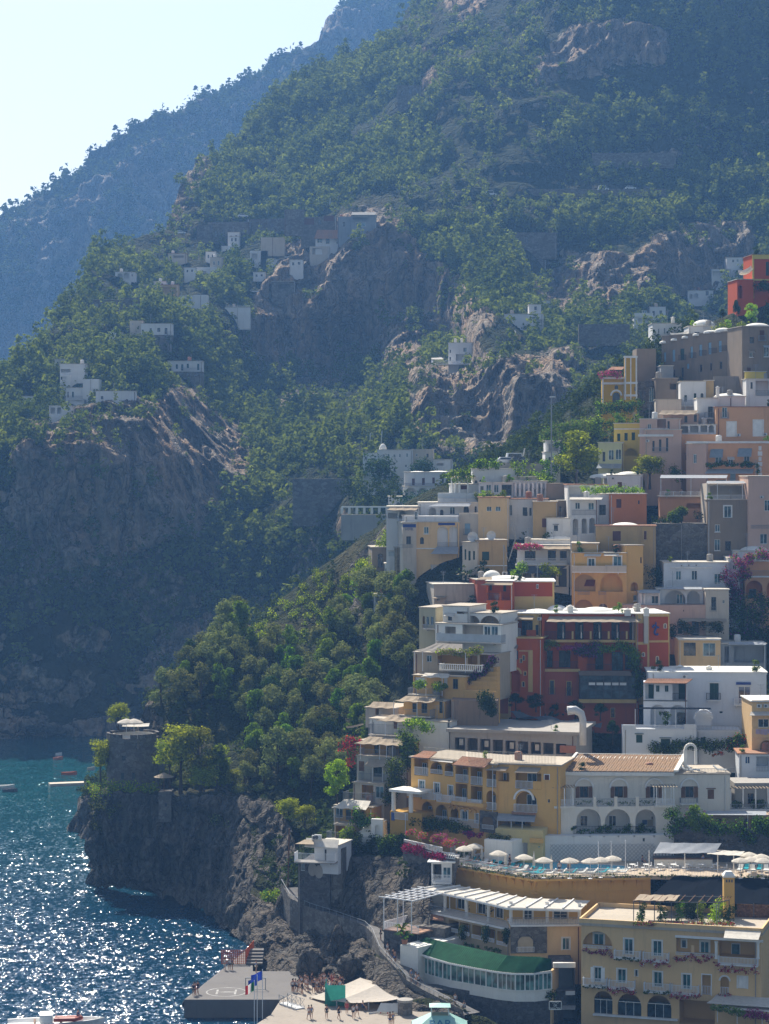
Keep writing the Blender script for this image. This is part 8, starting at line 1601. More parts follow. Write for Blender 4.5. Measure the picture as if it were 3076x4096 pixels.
p = pr(845, 475, 1.2); K = Thing('bar_kiosk', 'turquoise pyramid roofed beach kiosk with the word BAR painted on its roof', 'kiosk', p); z = 3.2; c_ = pr(845, 462, z); w_ = 3.3; m = MB(); cor = [Vector((c_.x+sx*w_, c_.y+sy*w_*.9, z)) for sx, sy in ((-1,-1),(1,-1),(1,1),(-1,1))]; tp = [Vector((c_.x+sx*1., c_.y+sy*.9, z+1.5)) for sx, sy in ((-1,-1),(1,-1),(1,1),(-1,1))]
for i in range(4): m.quad(cor[i], cor[(i+1)%4], tp[(i+1)%4], tp[i])
M_turq = paint((.30,.52,.46), .6); m.build('roof', M_turq, K); m = MB()
for i in range(4): a, b = tp[i]+Vector((0,0,.5)), tp[(i+1)%4]+Vector((0,0,.5)); m.add([a+(a-c_)*.25, b+(b-c_)*.25, Vector((c_.x,c_.y,z+2.8))], [(0,1,2)])
m.build('lantern_roof', M_turq, K); m = MB()
for q in tp: m.bar(q, q+Vector((0,0,.6)), .12)
for q in cor: m.bar(Vector((q.x*.97+c_.x*.03,q.y,1.2)), q, .14)
m.build('posts', M_white, K); e = (cor[1]-cor[0]).normalized(); f = Face(K, (cor[0]+tp[0])/2, e, Vector((0,-.5,.86)), 4)
cu = bpy.data.curves.new('t', 'FONT'); cu.body = 'BAR'; cu.size = 1.5; cu.align_x = 'CENTER'; cu.align_y = 'CENTER'; cu.extrude = .01
def textmesh(cu, M, mat, T):
 o = bpy.data.objects.new('t', cu); COL.objects.link(o); me = bpy.data.meshes.new_from_object(o.evaluated_get(bpy.context.evaluated_depsgraph_get())); bpy.data.objects.remove(o); me.materials.clear(); me.materials.append(mat); me.transform(M); me.name = 'lettering'; o = link('lettering', me); o.parent = T.o; return o
mid = (cor[0]+cor[1]+tp[0]+tp[1])/4; n = (cor[1]-cor[0]).cross(tp[0]-cor[0]).normalized(); up = n.cross(e); rot = Matrix((e, up, n)).transposed().to_4x4(); textmesh(cu, Matrix.Translation(mid+n*.03-K.base) @ rot, paint((.03,.18,.30), .5), K)
sg = Face(None, pr(1541, 385, 3.0), (1,0,0), (0,-1,0), 1); K = sg.T = Thing('hotel_sign', 'black framed sign board with white lettering on the rock wall under the restaurant', 'sign', sg.O); a, b, c, d = sg.rect(1503, 308, 1580, 360); m = MB(); sg.bx(m, a, b, c, d, 0, .12); m.build('board', paint((.012,.014,.018), .5), K); m = MB()
for q in ((a,b,c,c+.08),(a,b,d-.08,d),(a,a+.08,c,d),(b-.08,b,c,d)): sg.bx(m, *q, .121, .15)
m.build('frame', M_white, K); sg.text(1507, 312, 1576, 356, 'COVO\nDEI\nSARACENI', M_white, .13)
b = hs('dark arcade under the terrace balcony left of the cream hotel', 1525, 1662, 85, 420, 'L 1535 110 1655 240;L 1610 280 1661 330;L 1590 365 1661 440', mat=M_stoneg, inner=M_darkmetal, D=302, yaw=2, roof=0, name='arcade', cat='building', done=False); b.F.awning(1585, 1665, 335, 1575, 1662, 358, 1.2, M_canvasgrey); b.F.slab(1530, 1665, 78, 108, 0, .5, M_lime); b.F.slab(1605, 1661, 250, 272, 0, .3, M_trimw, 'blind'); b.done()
o = hs('rough stone wall of the rock platform under the glass restaurant', 700, 1560, 250, 470, 'D 1165 280 1205 370', mat=M_stoneg, D=302.5, yaw=-10, roof=0, name='retaining_wall', cat='wall', ext=3, dep=3)
ivy(o.F, [(1270,290),(1340,300),(1420,290),(1500,270),(1560,240)], 'green creeper hanging under the round end of the glass restaurant', .7, 1300, .22, [L_dark, L_broad], 1.2)
crop(1100, 3300, 2.5554); cr = random.Random(3)
for i in range(46):
 x = cr.uniform(200, 690); y = cr.uniform(1640, 1735)-(x-200)*.02; k = cr.choice(K_stand+K_walk); k.put(gq(x, y), 'person in summer clothes standing in the shaded crowd at the cliff foot', 'person', 'crowd in the shade at the cliff foot', cr.random()*6.3, cr.uniform(.93, 1.05))
for k, x, y, rz, lab in ((K_stand[0],185,1705,.3,'person in a white shirt at the left edge of the shaded crowd'),(K_walk[0],345,1985,2.5,'left one of the couple in pale clothes on the sunny quay'),(K_stand[4],372,1980,3,'right one of the couple in pale clothes on the sunny quay'),(K_stand[1],528,1980,3.3,'person in a dark top standing alone between the couple and the tent'),(K_walk[2],652,1985,1.2,'person in dark clothes walking toward the tent shade'),(K_stand[2],735,1930,3,'person in red trousers at the edge of the tent'),(K_stand[0],800,1975,.4,'person in a white shirt and navy shorts under the tent'),(K_walk[1],838,1960,2,'person with a turquoise bag under the tent'),(K_stand[3],1175,2055,3,'left one of two bare shouldered people before the booth'),(K_stand[4],1205,2050,3,'right one of two people with backpacks before the booth'),(K_stand[1],275,1730,1,'person in dark clothes at the front of the crowd'),(K_sit[0],900,1900,2,'person in red sitting under the right half of the tent')):
 k.put(gq(x, y), lab, 'person', None, rz)
for k, i, t_, lab in ((K_stand[1],5,.15,'dark figure at the bend of the beach path by the stone terrace block'),(K_walk[0],6,.05,'woman in a long white dress and hat on the beach path'),(K_walk[2],6,.45,'person in a dark top and white shorts on the beach path'),(K_stand[3],6,.6,'bare shouldered person beside the one in white shorts on the path'),(K_walk[1],8,.35,'person with a backpack and dark shorts below the glass restaurant'),(K_walk[0],8,.2,'woman in a dark skirt below the glass restaurant'),(K_stand[4],7,.9,'person leaning at the rail where the path passes the restaurant'),(K_stand[0],10,.3,'person in a white shirt on the lowest stretch of the path'),(K_sit[1],10,.75,'person sitting on the wall at the lower end of the path')):
 k.put(pp[i].lerp(pp[i+1], t_)+Vector((-.2,.2,.01)), lab, 'person', None, rnd.random()*6)
crop(0, 2700, 1.3842)
for k, x, y, rz, lab in ((K_stand[1],1072,1776,.5,'left one of three people at the seaward corner of the pier'),(K_stand[2],1082,1772,2,'middle one of three people at the seaward corner of the pier'),(K_walk[2],1096,1766,4,'right one of three people at the seaward corner of the pier'),(K_walk[0],1244,1634,1,'left one of three people in front of the orange barrier'),(K_stand[0],1271,1634,3,'middle one of three people in front of the orange barrier'),(K_stand[1],1287,1634,5,'right one of three people in front of the orange barrier'),(K_stand[4],1418,1648,2,'person in blue at the rocks behind the flags'),(K_stand[0],1620,1757,3,'person in a white top where the pier meets the quay'),(K_walk[1],1636,1755,1,'person in jeans where the pier meets the quay')): k.put(gq(x, y), lab, 'person', None, rz)
# ================================================================== headland tower
p = at(*S(721, 608), 392); z1 = at(*S(721, 335), 392).z; r_ = (at(*S(865,400),392).x-at(*S(578,400),392).x)/2
T = Thing('round_tower', 'round grey stone watchtower with a crenelled terrace on the headland', 'tower', p); c_ = Vector((p.x, p.y+r_, p.z)); h = z1-p.z; m = MB(); m.lathe(c_, [(r_*1.02,-5),(r_,h-1.3),(r_*1.02,h-1.2),(r_*1.02,h-.55),(r_*.9,h-.55),(r_*.9,h-1.1),(.02,h-1.1)], 40); m.build('masonry', stone((.17,.155,.14), 1.3), T); m = MB()
for i in range(20):
 a = 2*math.pi*i/20
 if i % 5 in (0, 1, 2, 3): m.lathe(c_, [(r_*.9,h-.548),(r_*.9,h+.1),(r_*1.02,h+.1),(r_*1.02,h-.548)], 4, a0=a, a1=a+.27)
m.build('battlements', stone((.17,.155,.14), 1.3), T); m = MB()
for x, y, w_, hh in ((764,393,.45,1.1),(756,393,.22,.9),(685,461,.62,.7),(678,560,.5,1.0),(740,557,.5,1.0),(802,548,.25,.3)):
 u, v = S(x, y); q = at(u, v, 392); dx = q.x-c_.x; dy = -math.sqrt(max(.1, r_*r_-dx*dx)); nn = Vector((dx, dy, 0)).normalized(); e = Vector((-nn.y, nn.x, 0)); m.box(Vector((c_.x+dx*1.0, c_.y+dy, q.z)), e*w_/2, nn*.06, Vector((0,0,hh/2)))
m.build('window', M_glass, T); m = MB(); m.lathe(c_, [(r_*.8,h-1.09),(r_*.8,h-.2),(r_*.78,h-.2)], 24); m.build('terrace_screen', M_lime, T); m = MB()
for k in range(2): q = c_+Vector((r_*1.0,-.3,h*.35*k+h*.25)); m.abox(q.x-.1, q.x+1.0, q.y-.8, q.y+.8, q.z, q.z+1.6)
m.abox(c_.x-r_-.7, c_.x-r_+.1, c_.y-.9, c_.y+.6, p.z+h*.38, p.z+h*.5); m.build('side_balconies', M_darkmetal, T)
for x, l in ((700,'left'),(742,'right')): q = at(*S(x, 285), 396); K_par.put(Vector((q.x, q.y, c_.z+h-1.1)), l+' white parasol on top of the round watchtower', 'parasol', None, 0, 1.25)
q = at(*S(745,280), 398); o = sheet('sun_sail', q+Vector((-2,1,.3)), q+Vector((2.4,1,.3)), q+Vector((-2,-1,0)), q+Vector((2.4,-1,0)), M_canvas); tag(o, 'flat white awning behind the parasols on the watchtower', 'awning')
for kd, x, yb, yt, w_, lab, Y_ in (('pine_tree',655,345,165,.95,'umbrella pine rising behind the round watchtower',402),('pine_tree',556,600,330,.8,'pine leaning out over the sea left of the watchtower',395),('pine_tree',1000,610,238,1.0,'tallest bright green pine right of the watchtower',387),('pine_tree',1110,625,290,.9,'second bright green pine right of the watchtower',386),('pine_tree',1215,640,385,.95,'bright pine at the right end of the watchtower group',386),('pine_tree',940,590,330,.9,'pine close beside the watchtower stair',388),('pine_tree',1130,680,480,1.2,'low spreading pine in front of the watchtower group',385),('pine_tree',1295,645,510,1.1,'small umbrella pine on the headland path',383),('pine_tree',1600,870,692,1.1,'pine standing alone on the cliff top above the cove',368),('pine_tree',1690,890,730,1.1,'pine beside the lone one on the cliff top above the cove',366),('plane_tree',1905,1015-700+150,200,1.0,'x',360)):
 if lab != 'x': tree_px(kd, *S(x, yb), S(0, yt)[1], lab, Y_, None, w_*1.25)
crop(600, 2050, 1.51)
tree_px('plane_tree', *S(1130, 1740), S(0, 1480)[1], 'bright yellow green tree at the left foot of the terrace stack', 346, None, 1.0); tree_px('broadleaf_tree', *S(490, 920), S(0, 690)[1], 'large round dark green tree on the crest of the headland', 436, None, 1.3)
for x, y, lab in ((1380,640,'left'),(1415,630,'right')):
 p = pq(x, y+60, 426); K = Thing('banana_plant', lab+' pale green banana plant under the tuff tower house', 'banana plant', p); m = MB()
 for j in range(9):
  a = j*.7; r_ = 1.0+.25*(j%3); s_ = Vector((-math.sin(a), math.cos(a), 0))*.3; q = [p+Vector((0,0,1.5)), p+Vector((math.cos(a)*r_*.5, math.sin(a)*r_*.5, 3.3-.15*(j%4))), p+Vector((math.cos(a)*r_*1.2, math.sin(a)*r_*1.2, 2.7-.3*(j%4)))]; m.quad(q[0]-s_*.3, q[0]+s_*.3, q[1]+s_, q[1]-s_); m.quad(q[1]-s_, q[1]+s_, q[2]+s_*.2, q[2]-s_*.2)
 m.build('leaves', L_lime, K); m = MB(); m.tube([p-Vector((0,0,.5)), p+Vector((0,0,1.7))], .14, 6); m.build('stem', L_broad, K)
bush('sunlit yellow green crops on the terrace at the headland crest', [], 0, .9, 3600, [L_lime, L_broad], 'crops', 'crops', gp=(1000, 1290, 2400, 2560, 60))
bush('bright green vineyard rows on the crest left of the grey house', [], 0, .9, 3600, [L_broad, L_lime], 'vineyard', 'vines', gp=(1130, 1500, 2290, 2400, 60))
bush('dry yellow grass on the terrace edge of the headland crest', [(x, 705+8*math.sin(x)) for x in range(570, 980, 20)], 440, .5, 1600, [paint((.30,.22,.08), .9)], 'dry_grass', 'grass', rep=3, jit=.6, size=.2)
bush('clump of dry golden grass on the rock outcrop among the olives', ((1180,840),(1220,830),(1250,860),(1210,900),(1190,930)), 421, .6, 900, [paint((.30,.21,.08), .9), L_olive], 'dry_grass', 'grass', size=.2)
bush('garden greenery around the little stone shed at the end of town', [(1240+i*22, 440+(i%3)*25) for i in range(9)], 431, 1.0, 1800, [L_broad, L_lime], 'garden_bushes', 'bushes'); bush('leafy tree top beside the weathered grey house', ((1260,330),(1290,310),(1310,350),(1390,180),(1420,170),(1440,130),(1480,100)), 434, 1.2, 1800, [L_broad, L_lime], 'tree_top', 'bushes')
crop(0, 2700, 1.3842)
for pts, lab, Y_ in (([(500+i*22, 612+(i%3)*16) for i in range(17)],'bright shrubs hanging over the cliff edge under the watchtower', 389), ([(520+i*12, 700+i*3+(i%4)*40) for i in range(8)],'dark creepers on the seaward cliff below the watchtower', 393), ([(1210+i*45, 790+(i%3)*30) for i in range(8)],'dark bushes on the cliff right of the watchtower', 378), ([(560+i*40, 720+(i%3)*20) for i in range(9)],'dark shrubs across the cliff under the watchtower', 389), ([(1480,1230),(1510,1210),(1500,1270),(1490,1300)],'yellow green plant hanging over the rock spur', 347)):
 bush(lab, pts, Y_, 1.0, 1500, [L_pine, L_broad] if 'bright' in lab or 'yellow' in lab else [L_dark, L_olive], 'cliff_shrubs', 'shrubs')
T = Thing('garden_gazebo', 'small brown parasol roofed gazebo on the headland beside the watchtower', 'gazebo', at(*S(908,640), 386)); m = MB(); p = T.base; m.tube([p, p+Vector((0,0,2.6))], .06, 6); m.build('post', M_wood, T); m = MB(); m.lathe(p+Vector((0,0,2.2)), [(1.7,0),(.05,.7)], 8); m.build('roof', M_reed, T)
b = hs('ruined stone wall tower on the cliff below the gazebo', 878, 948, 650, 745, 'D 912 710 925 730', mat=M_stone, D=384, name='stone_ruin', cat='ruin', roof=0, dep=4, ext=2)
def boat(lab, x, y, L, rz, hull, cabin=0, Z0=0.):
 u, v = S(x, y); Y_ = CAMH*FPX/(v-V0); p = at(u, v, Y_); K = Thing('boat', lab, 'boat', p); m = MB(); W_ = L*.17; n = 9; ring_ = []
 for i in range(n):
  t_ = i/(n-1); w_ = W_*math.sin(math.pi*min(1, .25+t_*.75))**.6 if t_ < 1 else .03; ring_.append((L*(t_-.5), w_, .55+.25*t_*t_))
 V_ = []
 for x_, w_, h_ in ring_: V_ += [(x_,0,-.25),(x_,-w_*.7,-.05),(x_,-w_,h_),(x_,-w_*.85,h_),(x_,-w_*.6,.15),(x_,w_*.6,.15),(x_,w_*.85,h_),(x_,w_,h_),(x_,w_*.7,-.05)]
 c, s_ = math.cos(rz), math.sin(rz); V_ = [tuple(p+Vector((a*c-b_*s_, a*s_+b_*c, d))) for a, b_, d in V_]; m.add(V_, [(i*9+k, (i+1)*9+k, (i+1)*9+(k+1)%9, i*9+(k+1)%9) for i in range(n-1) for k in range(9)]+[tuple(range(9))]); m.build('hull', hull, K)
 m = MB()
 for q in (-.22, .05): m.box(p+Vector((q*L*c, q*L*s_, .45)), Vector((.12*c,.12*s_,0)), Vector((-s_,c,0))*W_*.8, Vector((0,0,.03)))
 m.build('benches', M_wood, K)
 if cabin: m = MB(); m.box(p+Vector((-.1*L*c, -.1*L*s_, 1.0)), Vector((.8*c,.8*s_,0)), Vector((-s_,c,0))*W_*.6, Vector((0,0,.5))); m.tube([p+Vector((0,0,.5)), p+Vector((0,0,4.2))], .04, 5); m.build('cabin', M_white, K)
 return K
boat('white open motorboat moored at the left edge of the bay', 28, 626, 4.2, .25, M_white); boat('dark grey rowing boat beside the white motorboat in the bay', 56, 646, 3.2, -.1, M_darkmetal); boat('long orange kayak on the glittering water left of the tower', 383, 552, 3.5, .05, paint((.55,.12,.03), .4)); boat('red and white pedal boat off the shore left of the tower', 322, 468, 2.3, .3, paint((.6,.2,.12), .5), 0); boat('small white boat near the far shore left of the tower', 325, 445, 1.5, 0, M_white); boat('tiny pale kayak close to the rocks left of the tower', 505, 525, 1.8, .2, paint((.6,.5,.4), .5))
b = boat('white boat in the bottom left corner carrying a red dinghy', 310, 1938, 12, .12, M_white, 1); p = b.base+Vector((1.5,-.6,.9)); m = MB(); m.tube([p+Vector((-1.6,-.5,0)), p+Vector((1.0,-.5,.05)), p+Vector((1.7,0,.15)), p+Vector((1.0,.5,.05)), p+Vector((-1.6,.5,0))], .28, 8); m.box(p, (1.4,0,0), (0,.4,0), (0,0,.06)); tag(m.build('dinghy', paint((.40,.05,.02), .5), None, p), 'red inflatable dinghy lying on the white boat in the bottom left corner', 'dinghy'); K_sit[0].put(b.base+Vector((2.8,-.2,.75)), 'dark figure sitting on the boat in the bottom left corner', 'person', None, 1)
m = MB(); a, c_ = pr(278, 615, .1), pr(500, 606, .1); d = (c_-a).normalized(); n = Vector((-d.y,d.x,0)); m.hexa([q+Vector((0,0,z)) for z in (-.2,.45) for q in (a, c_, c_+n*2.5, a+n*2.5)]); tag(m.build('floating_dock', paint((.50,.42,.32), .8), None, a), 'long pale floating dock left of the headland', 'dock')
# ================================================================== houses on the mountain
FU = U0 + PB[:-3,:,0]/PB[:-3,:,1]*FPX; FV = V0 + (CAMH-PB[:-3,:,2])/PB[:-3,:,1]*FPX; FY = PB[:-3,:,1]
def YB(u, v):
 d = (FU-u)**2 + (FV-v)**2; i = np.argsort(d, axis=None)[:30]; return float(np.percentile(FY.ravel()[i], 15))
CLEAR = []
def far(label, x0, x1, y0, y1, s='', **k):
 u, v = S((x0+x1)/2, y1); k.setdefault('D', YB(u, v)-3.5); k.setdefault('dep', 7); k.setdefault('ext', 5); k.setdefault('roof', 3); k.setdefault('mat', M_w3); b = hs(label, x0, x1, y0, y1, s, **k)
 for v_ in b.vols: CLEAR.append((min(v_.L.x, v_.Rr.x), max(v_.L.x, v_.Rr.x), v_.base.y, v_.z0))
 return b
crop(0, 700, 1.661); M_fst = stone((.18,.16,.13), 1.2)
def lower(x0, x1, y0, y1, s, mat=None): return (x0, x1, y0, y1, s, dict(mat=mat or M_fst, roof=0, off=-.6))
far('white two storey villa on a stone base on the wooded mountain shelf', 936, 1140, 988, 1060, 'D 943 1028 955 1058;D 995 1018 1008 1058;D 1045 1016 1064 1042;D 1094 1016 1112 1056;R 960 1015 1042 1060;R 1090 1140 1040 1060', vols=[lower(936, 1142, 1062, 1106, 'D 992 1076 1006 1098;D 1048 1076 1064 1100')])
far('white flat roofed villa with green shutters at the cliff brink', 1114, 1344, 1236, 1306, 'G 1125 1264 1138 1304;G 1168 1258 1182 1288;G 1204 1258 1218 1300;G 1241 1254 1255 1284;G 1310 1254 1324 1296;R 1115 1150 1288 1306;R 1200 1344 1282 1300', vols=[lower(1100, 1344, 1306, 1366, 'D 1128 1322 1144 1362;D 1160 1318 1172 1342;D 1204 1316 1222 1340;D 1240 1314 1254 1344;D 1292 1308 1322 1338')])
far('white house with a tan side wall above the sea on the left shelf', 398, 572, 1256, 1328, 'L 404 1290 468 1312;D 404 1340 414 1360', vols=[lower(398, 470, 1328, 1400, 'L 402 1340 440 1360', M_w3)])
far('white house with a parasol terrace lowest on the left shelf', 437, 572, 1414, 1490, 'G 478 1440 490 1478;D 448 1440 456 1478;R 437 572 1468 1490', vols=[lower(437, 572, 1492, 1530, 'L 450 1495 560 1525', M_w3), lower(550, 655, 1356, 1425, '', M_w3)])
far('long low white wall with an arch beside the lowest white house', 636, 902, 1436, 1492, 'd 670 1468 686 1490', dep=3, name='garden_wall', cat='wall')
far('grey stone house with two pale windows at the left tree line', 620, 800, 830, 892, 'W 632 856 650 888;W 676 850 694 886', mat=M_fst, vols=[lower(790, 915, 815, 860, '')])
far('white cottage with two tall shuttered windows on the terraces', 1196, 1290, 800, 866, 'U 1228 822 1242 852;U 1256 818 1270 850', vols=[lower(1286, 1378, 796, 850, '', M_w3)])
far('white vaulted house with two big arches under the dark tree crest', 765, 868, 645, 690, 'l 780 655 815 690;l 820 650 858 688', vols=[lower(692, 780, 692, 742, 'B 736 702 756 738', M_w3)])
far('long brown tiled loggia house on white pillars in the terraces', 1042, 1182, 730, 785, 'L 1050 745 1170 782', mat=M_tan, roof=2)
far('beige square house with two small windows above the white arches', 1396, 1478, 548, 612, 'W 1416 572 1428 598;W 1446 570 1458 600', mat=M_pale, vols=[lower(1300, 1442, 612, 680, 'L 1310 640 1370 676;W 1400 640 1440 652', M_w3)])
far('slim white two storey house under the road wall', 1526, 1590, 410, 458, 'D 1536 420 1546 440;D 1560 418 1572 440', vols=[lower(1546, 1592, 455, 504, 'D 1560 462 1568 494', M_w3), lower(1470, 1550, 470, 530, 'l 1490 500 1540 528', M_w3)])
far('long curved stone road wall with blind arches on the shelf', 1380, 1661, 312, 400, 'd 1424 370 1448 410;d 1475 362 1497 405', mat=M_fst, name='road_wall', cat='wall', roof=0, yaw=-10, dep=4, vols=[lower(1308, 1400, 330, 440, ''), lower(1640, 1900, 290, 370, '')])
far('low house with a pale tiled roof among the upper left trees', 1116, 1236, 522, 572, 'L 1150 535 1220 550', mat=M_pale, roof=2)
far('small white terrace house with columns at the lower left of the shelf', 326, 470, 1534, 1590, 'L 335 1545 365 1585;L 380 1545 405 1585', roof=1)
far('little pale house half hidden behind the big white villa', 862, 945, 970, 1008, 'W 878 984 886 996', mat=M_pale); far('low white roof shed left of the big white villa', 724, 800, 1042, 1076, '')
far('white terrace with three parasols at the right end of the shelf', 1495, 1661, 880, 930, 'r 1500 1661 868 884', name='terrace', cat='terrace', dep=4)
crop(1000, 700, 1.3842)
far('wide white house with dark doors in the middle of the upper hamlet', 60, 194, 394, 446, 'D 95 416 108 444;D 124 416 134 438;R 140 194 430 446', vols=[lower(0, 100, 420, 470, 'L 10 435 40 465', M_w3), lower(60, 300, 450, 490, 'L 90 460 140 485;L 160 458 230 480;W 250 455 290 475', M_w3), lower(60, 190, 345, 392, '', M_pale)])
b = far('house with a long brown gabled roof at the cliff edge of the hamlet', 362, 492, 345, 392, 'W 372 352 400 375;D 420 350 440 380', done=False, vols=[lower(330, 440, 395, 450, 'L 345 405 400 440', M_pale)]); b.F.awning(372, 492, 304, 355, 490, 352, 1.5, M_tile, name='gabled_roof'); b.done()
far('grey blue flat topped house at the top of the hamlet', 486, 562, 232, 322, 'D 514 260 526 285', mat=M_gry); b = far('cliff top restaurant with a bright white awning and glass front', 560, 700, 222, 292, 'L 570 235 650 255;W 585 262 640 285', mat=M_gry, done=False); b.F.awning(565, 700, 206, 560, 690, 220, 1.5, M_canvas); b.done()
far('stone wall with brown wicker panels along the hamlet road', 282, 482, 232, 330, 'B 285 240 355 275;B 408 225 465 255;D 375 250 395 275', mat=M_fst, name='road_wall', cat='wall', roof=0, dep=3, vols=[lower(190, 300, 190, 260, '')])
far('scattered stone terraces with pale awnings at the right foot of the hamlet', 120, 250, 590, 640, 'L 160 605 220 630', mat=M_fst, vols=[lower(0, 60, 640, 700, 'L 5 650 50 690', M_w3)])
Dv = YB(*S(1165, 1035))-9
b = far('white stepped villa with columns on the cliff ledge', 1098, 1232, 930, 1035, 'D 1106 968 1112 985;W 1180 955 1200 980;D 1104 1008 1112 1030;L 1140 992 1215 1030', done=False, yaw=-10, roof=1, D=Dv, ext=12, vols=[(1250, 1338, 895, 990, 'W 1300 955 1315 975', dict(mat=M_w3, off=1, ext=12)), (1282, 1494, 884, 940, 'w 1320 898 1338 920;w 1360 895 1382 918;d 1434 895 1446 916', dict(mat=M_h1, off=2, ext=9))]); b.F.balcony(1003, 1230, 1024, 1050, 3, 'white'); b.v.chim(1137, 930, 905, .7, 2, M_lime); b.v.chim(1172, 930, 905, .7, 2, M_lime); b.done()
o = sheet('sun_sail', pq(1005,1012,Dv-3), pq(1060,1008,Dv-3), pq(1003,1020,Dv-5), pq(1074,1019,Dv-5), M_canvas); tag(o, 'flat white sunshade on the terrace left of the stepped villa', 'sunshade')
far('cream two part villa above the stepped cliff villa', 1405, 1625, 770, 842, 'W 1420 785 1435 800;W 1560 785 1600 800;L 1570 800 1620 820', mat=M_w3, vols=[(1545, 1612, 718, 775, 'D 1574 728 1588 748', dict(mat=M_w3, off=2))])
far('long grey terrace wall with arches high on the wooded slope', 1458, 1700, 318, 390, 'd 1475 340 1495 385;d 1520 335 1540 380', mat=M_fst, name='terrace_wall', cat='wall', roof=0, dep=3, vols=[lower(1490, 1640, 470, 530, '')])
crop(0, 0, .54)
far('roofless stone ruin alone on the high green slope', 858, 910, 184, 216, 'D 866 196 872 206;D 884 192 890 204;D 898 192 904 204', mat=M_fst, name='stone_ruin', cat='ruin', roof=0, dep=4)
far('tall plain grey retaining wall left of the white palace', 632, 752, 1034, 1112, '', mat=stone((.15,.145,.13), .8), name='retaining_wall', cat='wall', roof=0, dep=3, yaw=-6, ext=3)
for lab, x0, x1, y0, y1 in (('faint long terrace wall high on the right slope',1280,1460,330,358),('faint road wall under the high forest on the right',1050,1440,408,418),('stone garden wall below the right crags',1250,1360,700,740),('low grey wall under the boulder in the dark valley',600,760,905,912)): far(lab, x0, x1, y0, y1, '', mat=M_fst, name='terrace_wall', cat='wall', roof=0, dep=2, ext=1)
crop(0, 0, .54)
for x, y, w_, h, lab in ((505,520,26,18,'white cube house with two dark windows beside the slim white house'),(585,527,34,12,'long low white house at the top of the hamlet terraces'),(640,575,30,14,'white house at the lower right corner of the hamlet'),(455,560,22,16,'pale square house below the tiled roof house'),(345,620,26,12,'low white house under the long brown loggia house'),(280,600,22,12,'small white house right of the two arches'),(130,790,24,14,'little white house over the lowest left villa'),(60,868,26,12,'small white house lowest at the left edge of the shelf'),(560,600,26,12,'white terrace house above the three parasol terrace'),(410,590,24,12,'white cottage left of the beige square house'),(1420,685,36,22,'white house at the foot of the right cliff above the vault'),(1180,665,22,16,'small cream house right of the two part villa')):
 far(lab, x-w_/2, x+w_/2, y-h, y, 'D %f %f %f %f;D %f %f %f %f' % (x-w_*.3, y-h*.6, x-w_*.15, y-h*.15, x+w_*.12, y-h*.65, x+w_*.28, y-h*.25), D=YB(*S(x, y))-5)
crop(1400, 1700, 1.8456)
b = far('white palace with a small round dome and a row of windows at the town edge', 200, 464, 185, 345, 'W 240 215 258 240;W 275 212 292 238;W 320 216 336 240;W 362 212 374 238;W 414 208 428 236;W 322 275 336 292;W 405 292 420 312;D 322 318 336 345', D=604, roof=1, yaw=-4, done=False, vols=[(460, 612, 182, 340, 'W 484 212 500 232;D 565 212 580 240;d 558 285 592 320', dict(mat=M_pale, D=604)), (95, 205, 208, 370, 'd 110 232 125 255;l 110 300 150 340', dict(mat=M_w3, D=606)), (610, 752, 255, 335, 'L 640 282 690 300', dict(mat=M_w3, D=600))]); b.v.dome(214, 272, 190, 138, 3); b.done()
b = far('white domed villa with red doors and two wide arches below the palace', 402, 742, 350, 455, 'B 458 395 478 445;B 532 392 552 442;B 608 388 626 430;R 400 700 430 455;d 678 395 692 430', D=570, roof=1, done=False, vols=[(392, 660, 455, 545, 'l 405 462 490 545;l 500 465 575 540;l 585 465 650 535', dict(mat=M_w3, D=567)), (282, 400, 530, 600, 'l 340 572 380 600', dict(mat=M_w3, D=563))]); b.v.dome(430, 560, 352, 340, 3); b.v.dome(570, 740, 352, 338, 3); b.done()
T = Thing('colonnade', 'row of slim white pillars carrying a beam on a terrace wall', 'colonnade', pq(130, 655, 560)); m = MB(); a, b = pq(-60, 655, 562), pq(272, 655, 558); h = pq(0, 600, 560).z-pq(0, 655, 560).z
for i in range(7): q = a.lerp(b, i/6); m.abox(q.x-.3, q.x+.3, q.y-.3, q.y+.3, q.z, q.z+h-.35)
m.build('pillars', M_lime, T); m = MB(); m.bar(a+Vector((0,0,h-.15)), b+Vector((0,0,h-.15)), .5, .35); m.build('beam', M_lime, T); m = MB(); m.bar(a-Vector((0,-.5,3.2)), b-Vector((0,-.5,3.2)), 1, 6); m.build('terrace_wall', M_conc, T)
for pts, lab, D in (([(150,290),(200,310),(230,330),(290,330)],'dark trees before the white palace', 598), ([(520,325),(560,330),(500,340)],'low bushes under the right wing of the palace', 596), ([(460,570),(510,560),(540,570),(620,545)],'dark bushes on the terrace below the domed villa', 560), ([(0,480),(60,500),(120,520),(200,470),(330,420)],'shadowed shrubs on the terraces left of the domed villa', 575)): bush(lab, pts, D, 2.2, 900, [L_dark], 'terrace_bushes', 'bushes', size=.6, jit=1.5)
crop(2100, 900, 1.702)
far('white arcaded house in the shaded gully under the orange villa', 1108, 1282, 448, 512, 'l 1120 470 1140 505;l 1150 465 1180 500;D 1230 450 1250 480', roof=1); far('white columned terrace house high in the shaded gully', 1272, 1400, 302, 355, 'L 1280 312 1340 350;L 1345 305 1390 345'); far('pale house with a row of windows beside the orange villa', 1372, 1545, 222, 290, 'W 1410 235 1425 255;W 1440 232 1455 252;W 1480 228 1495 248')
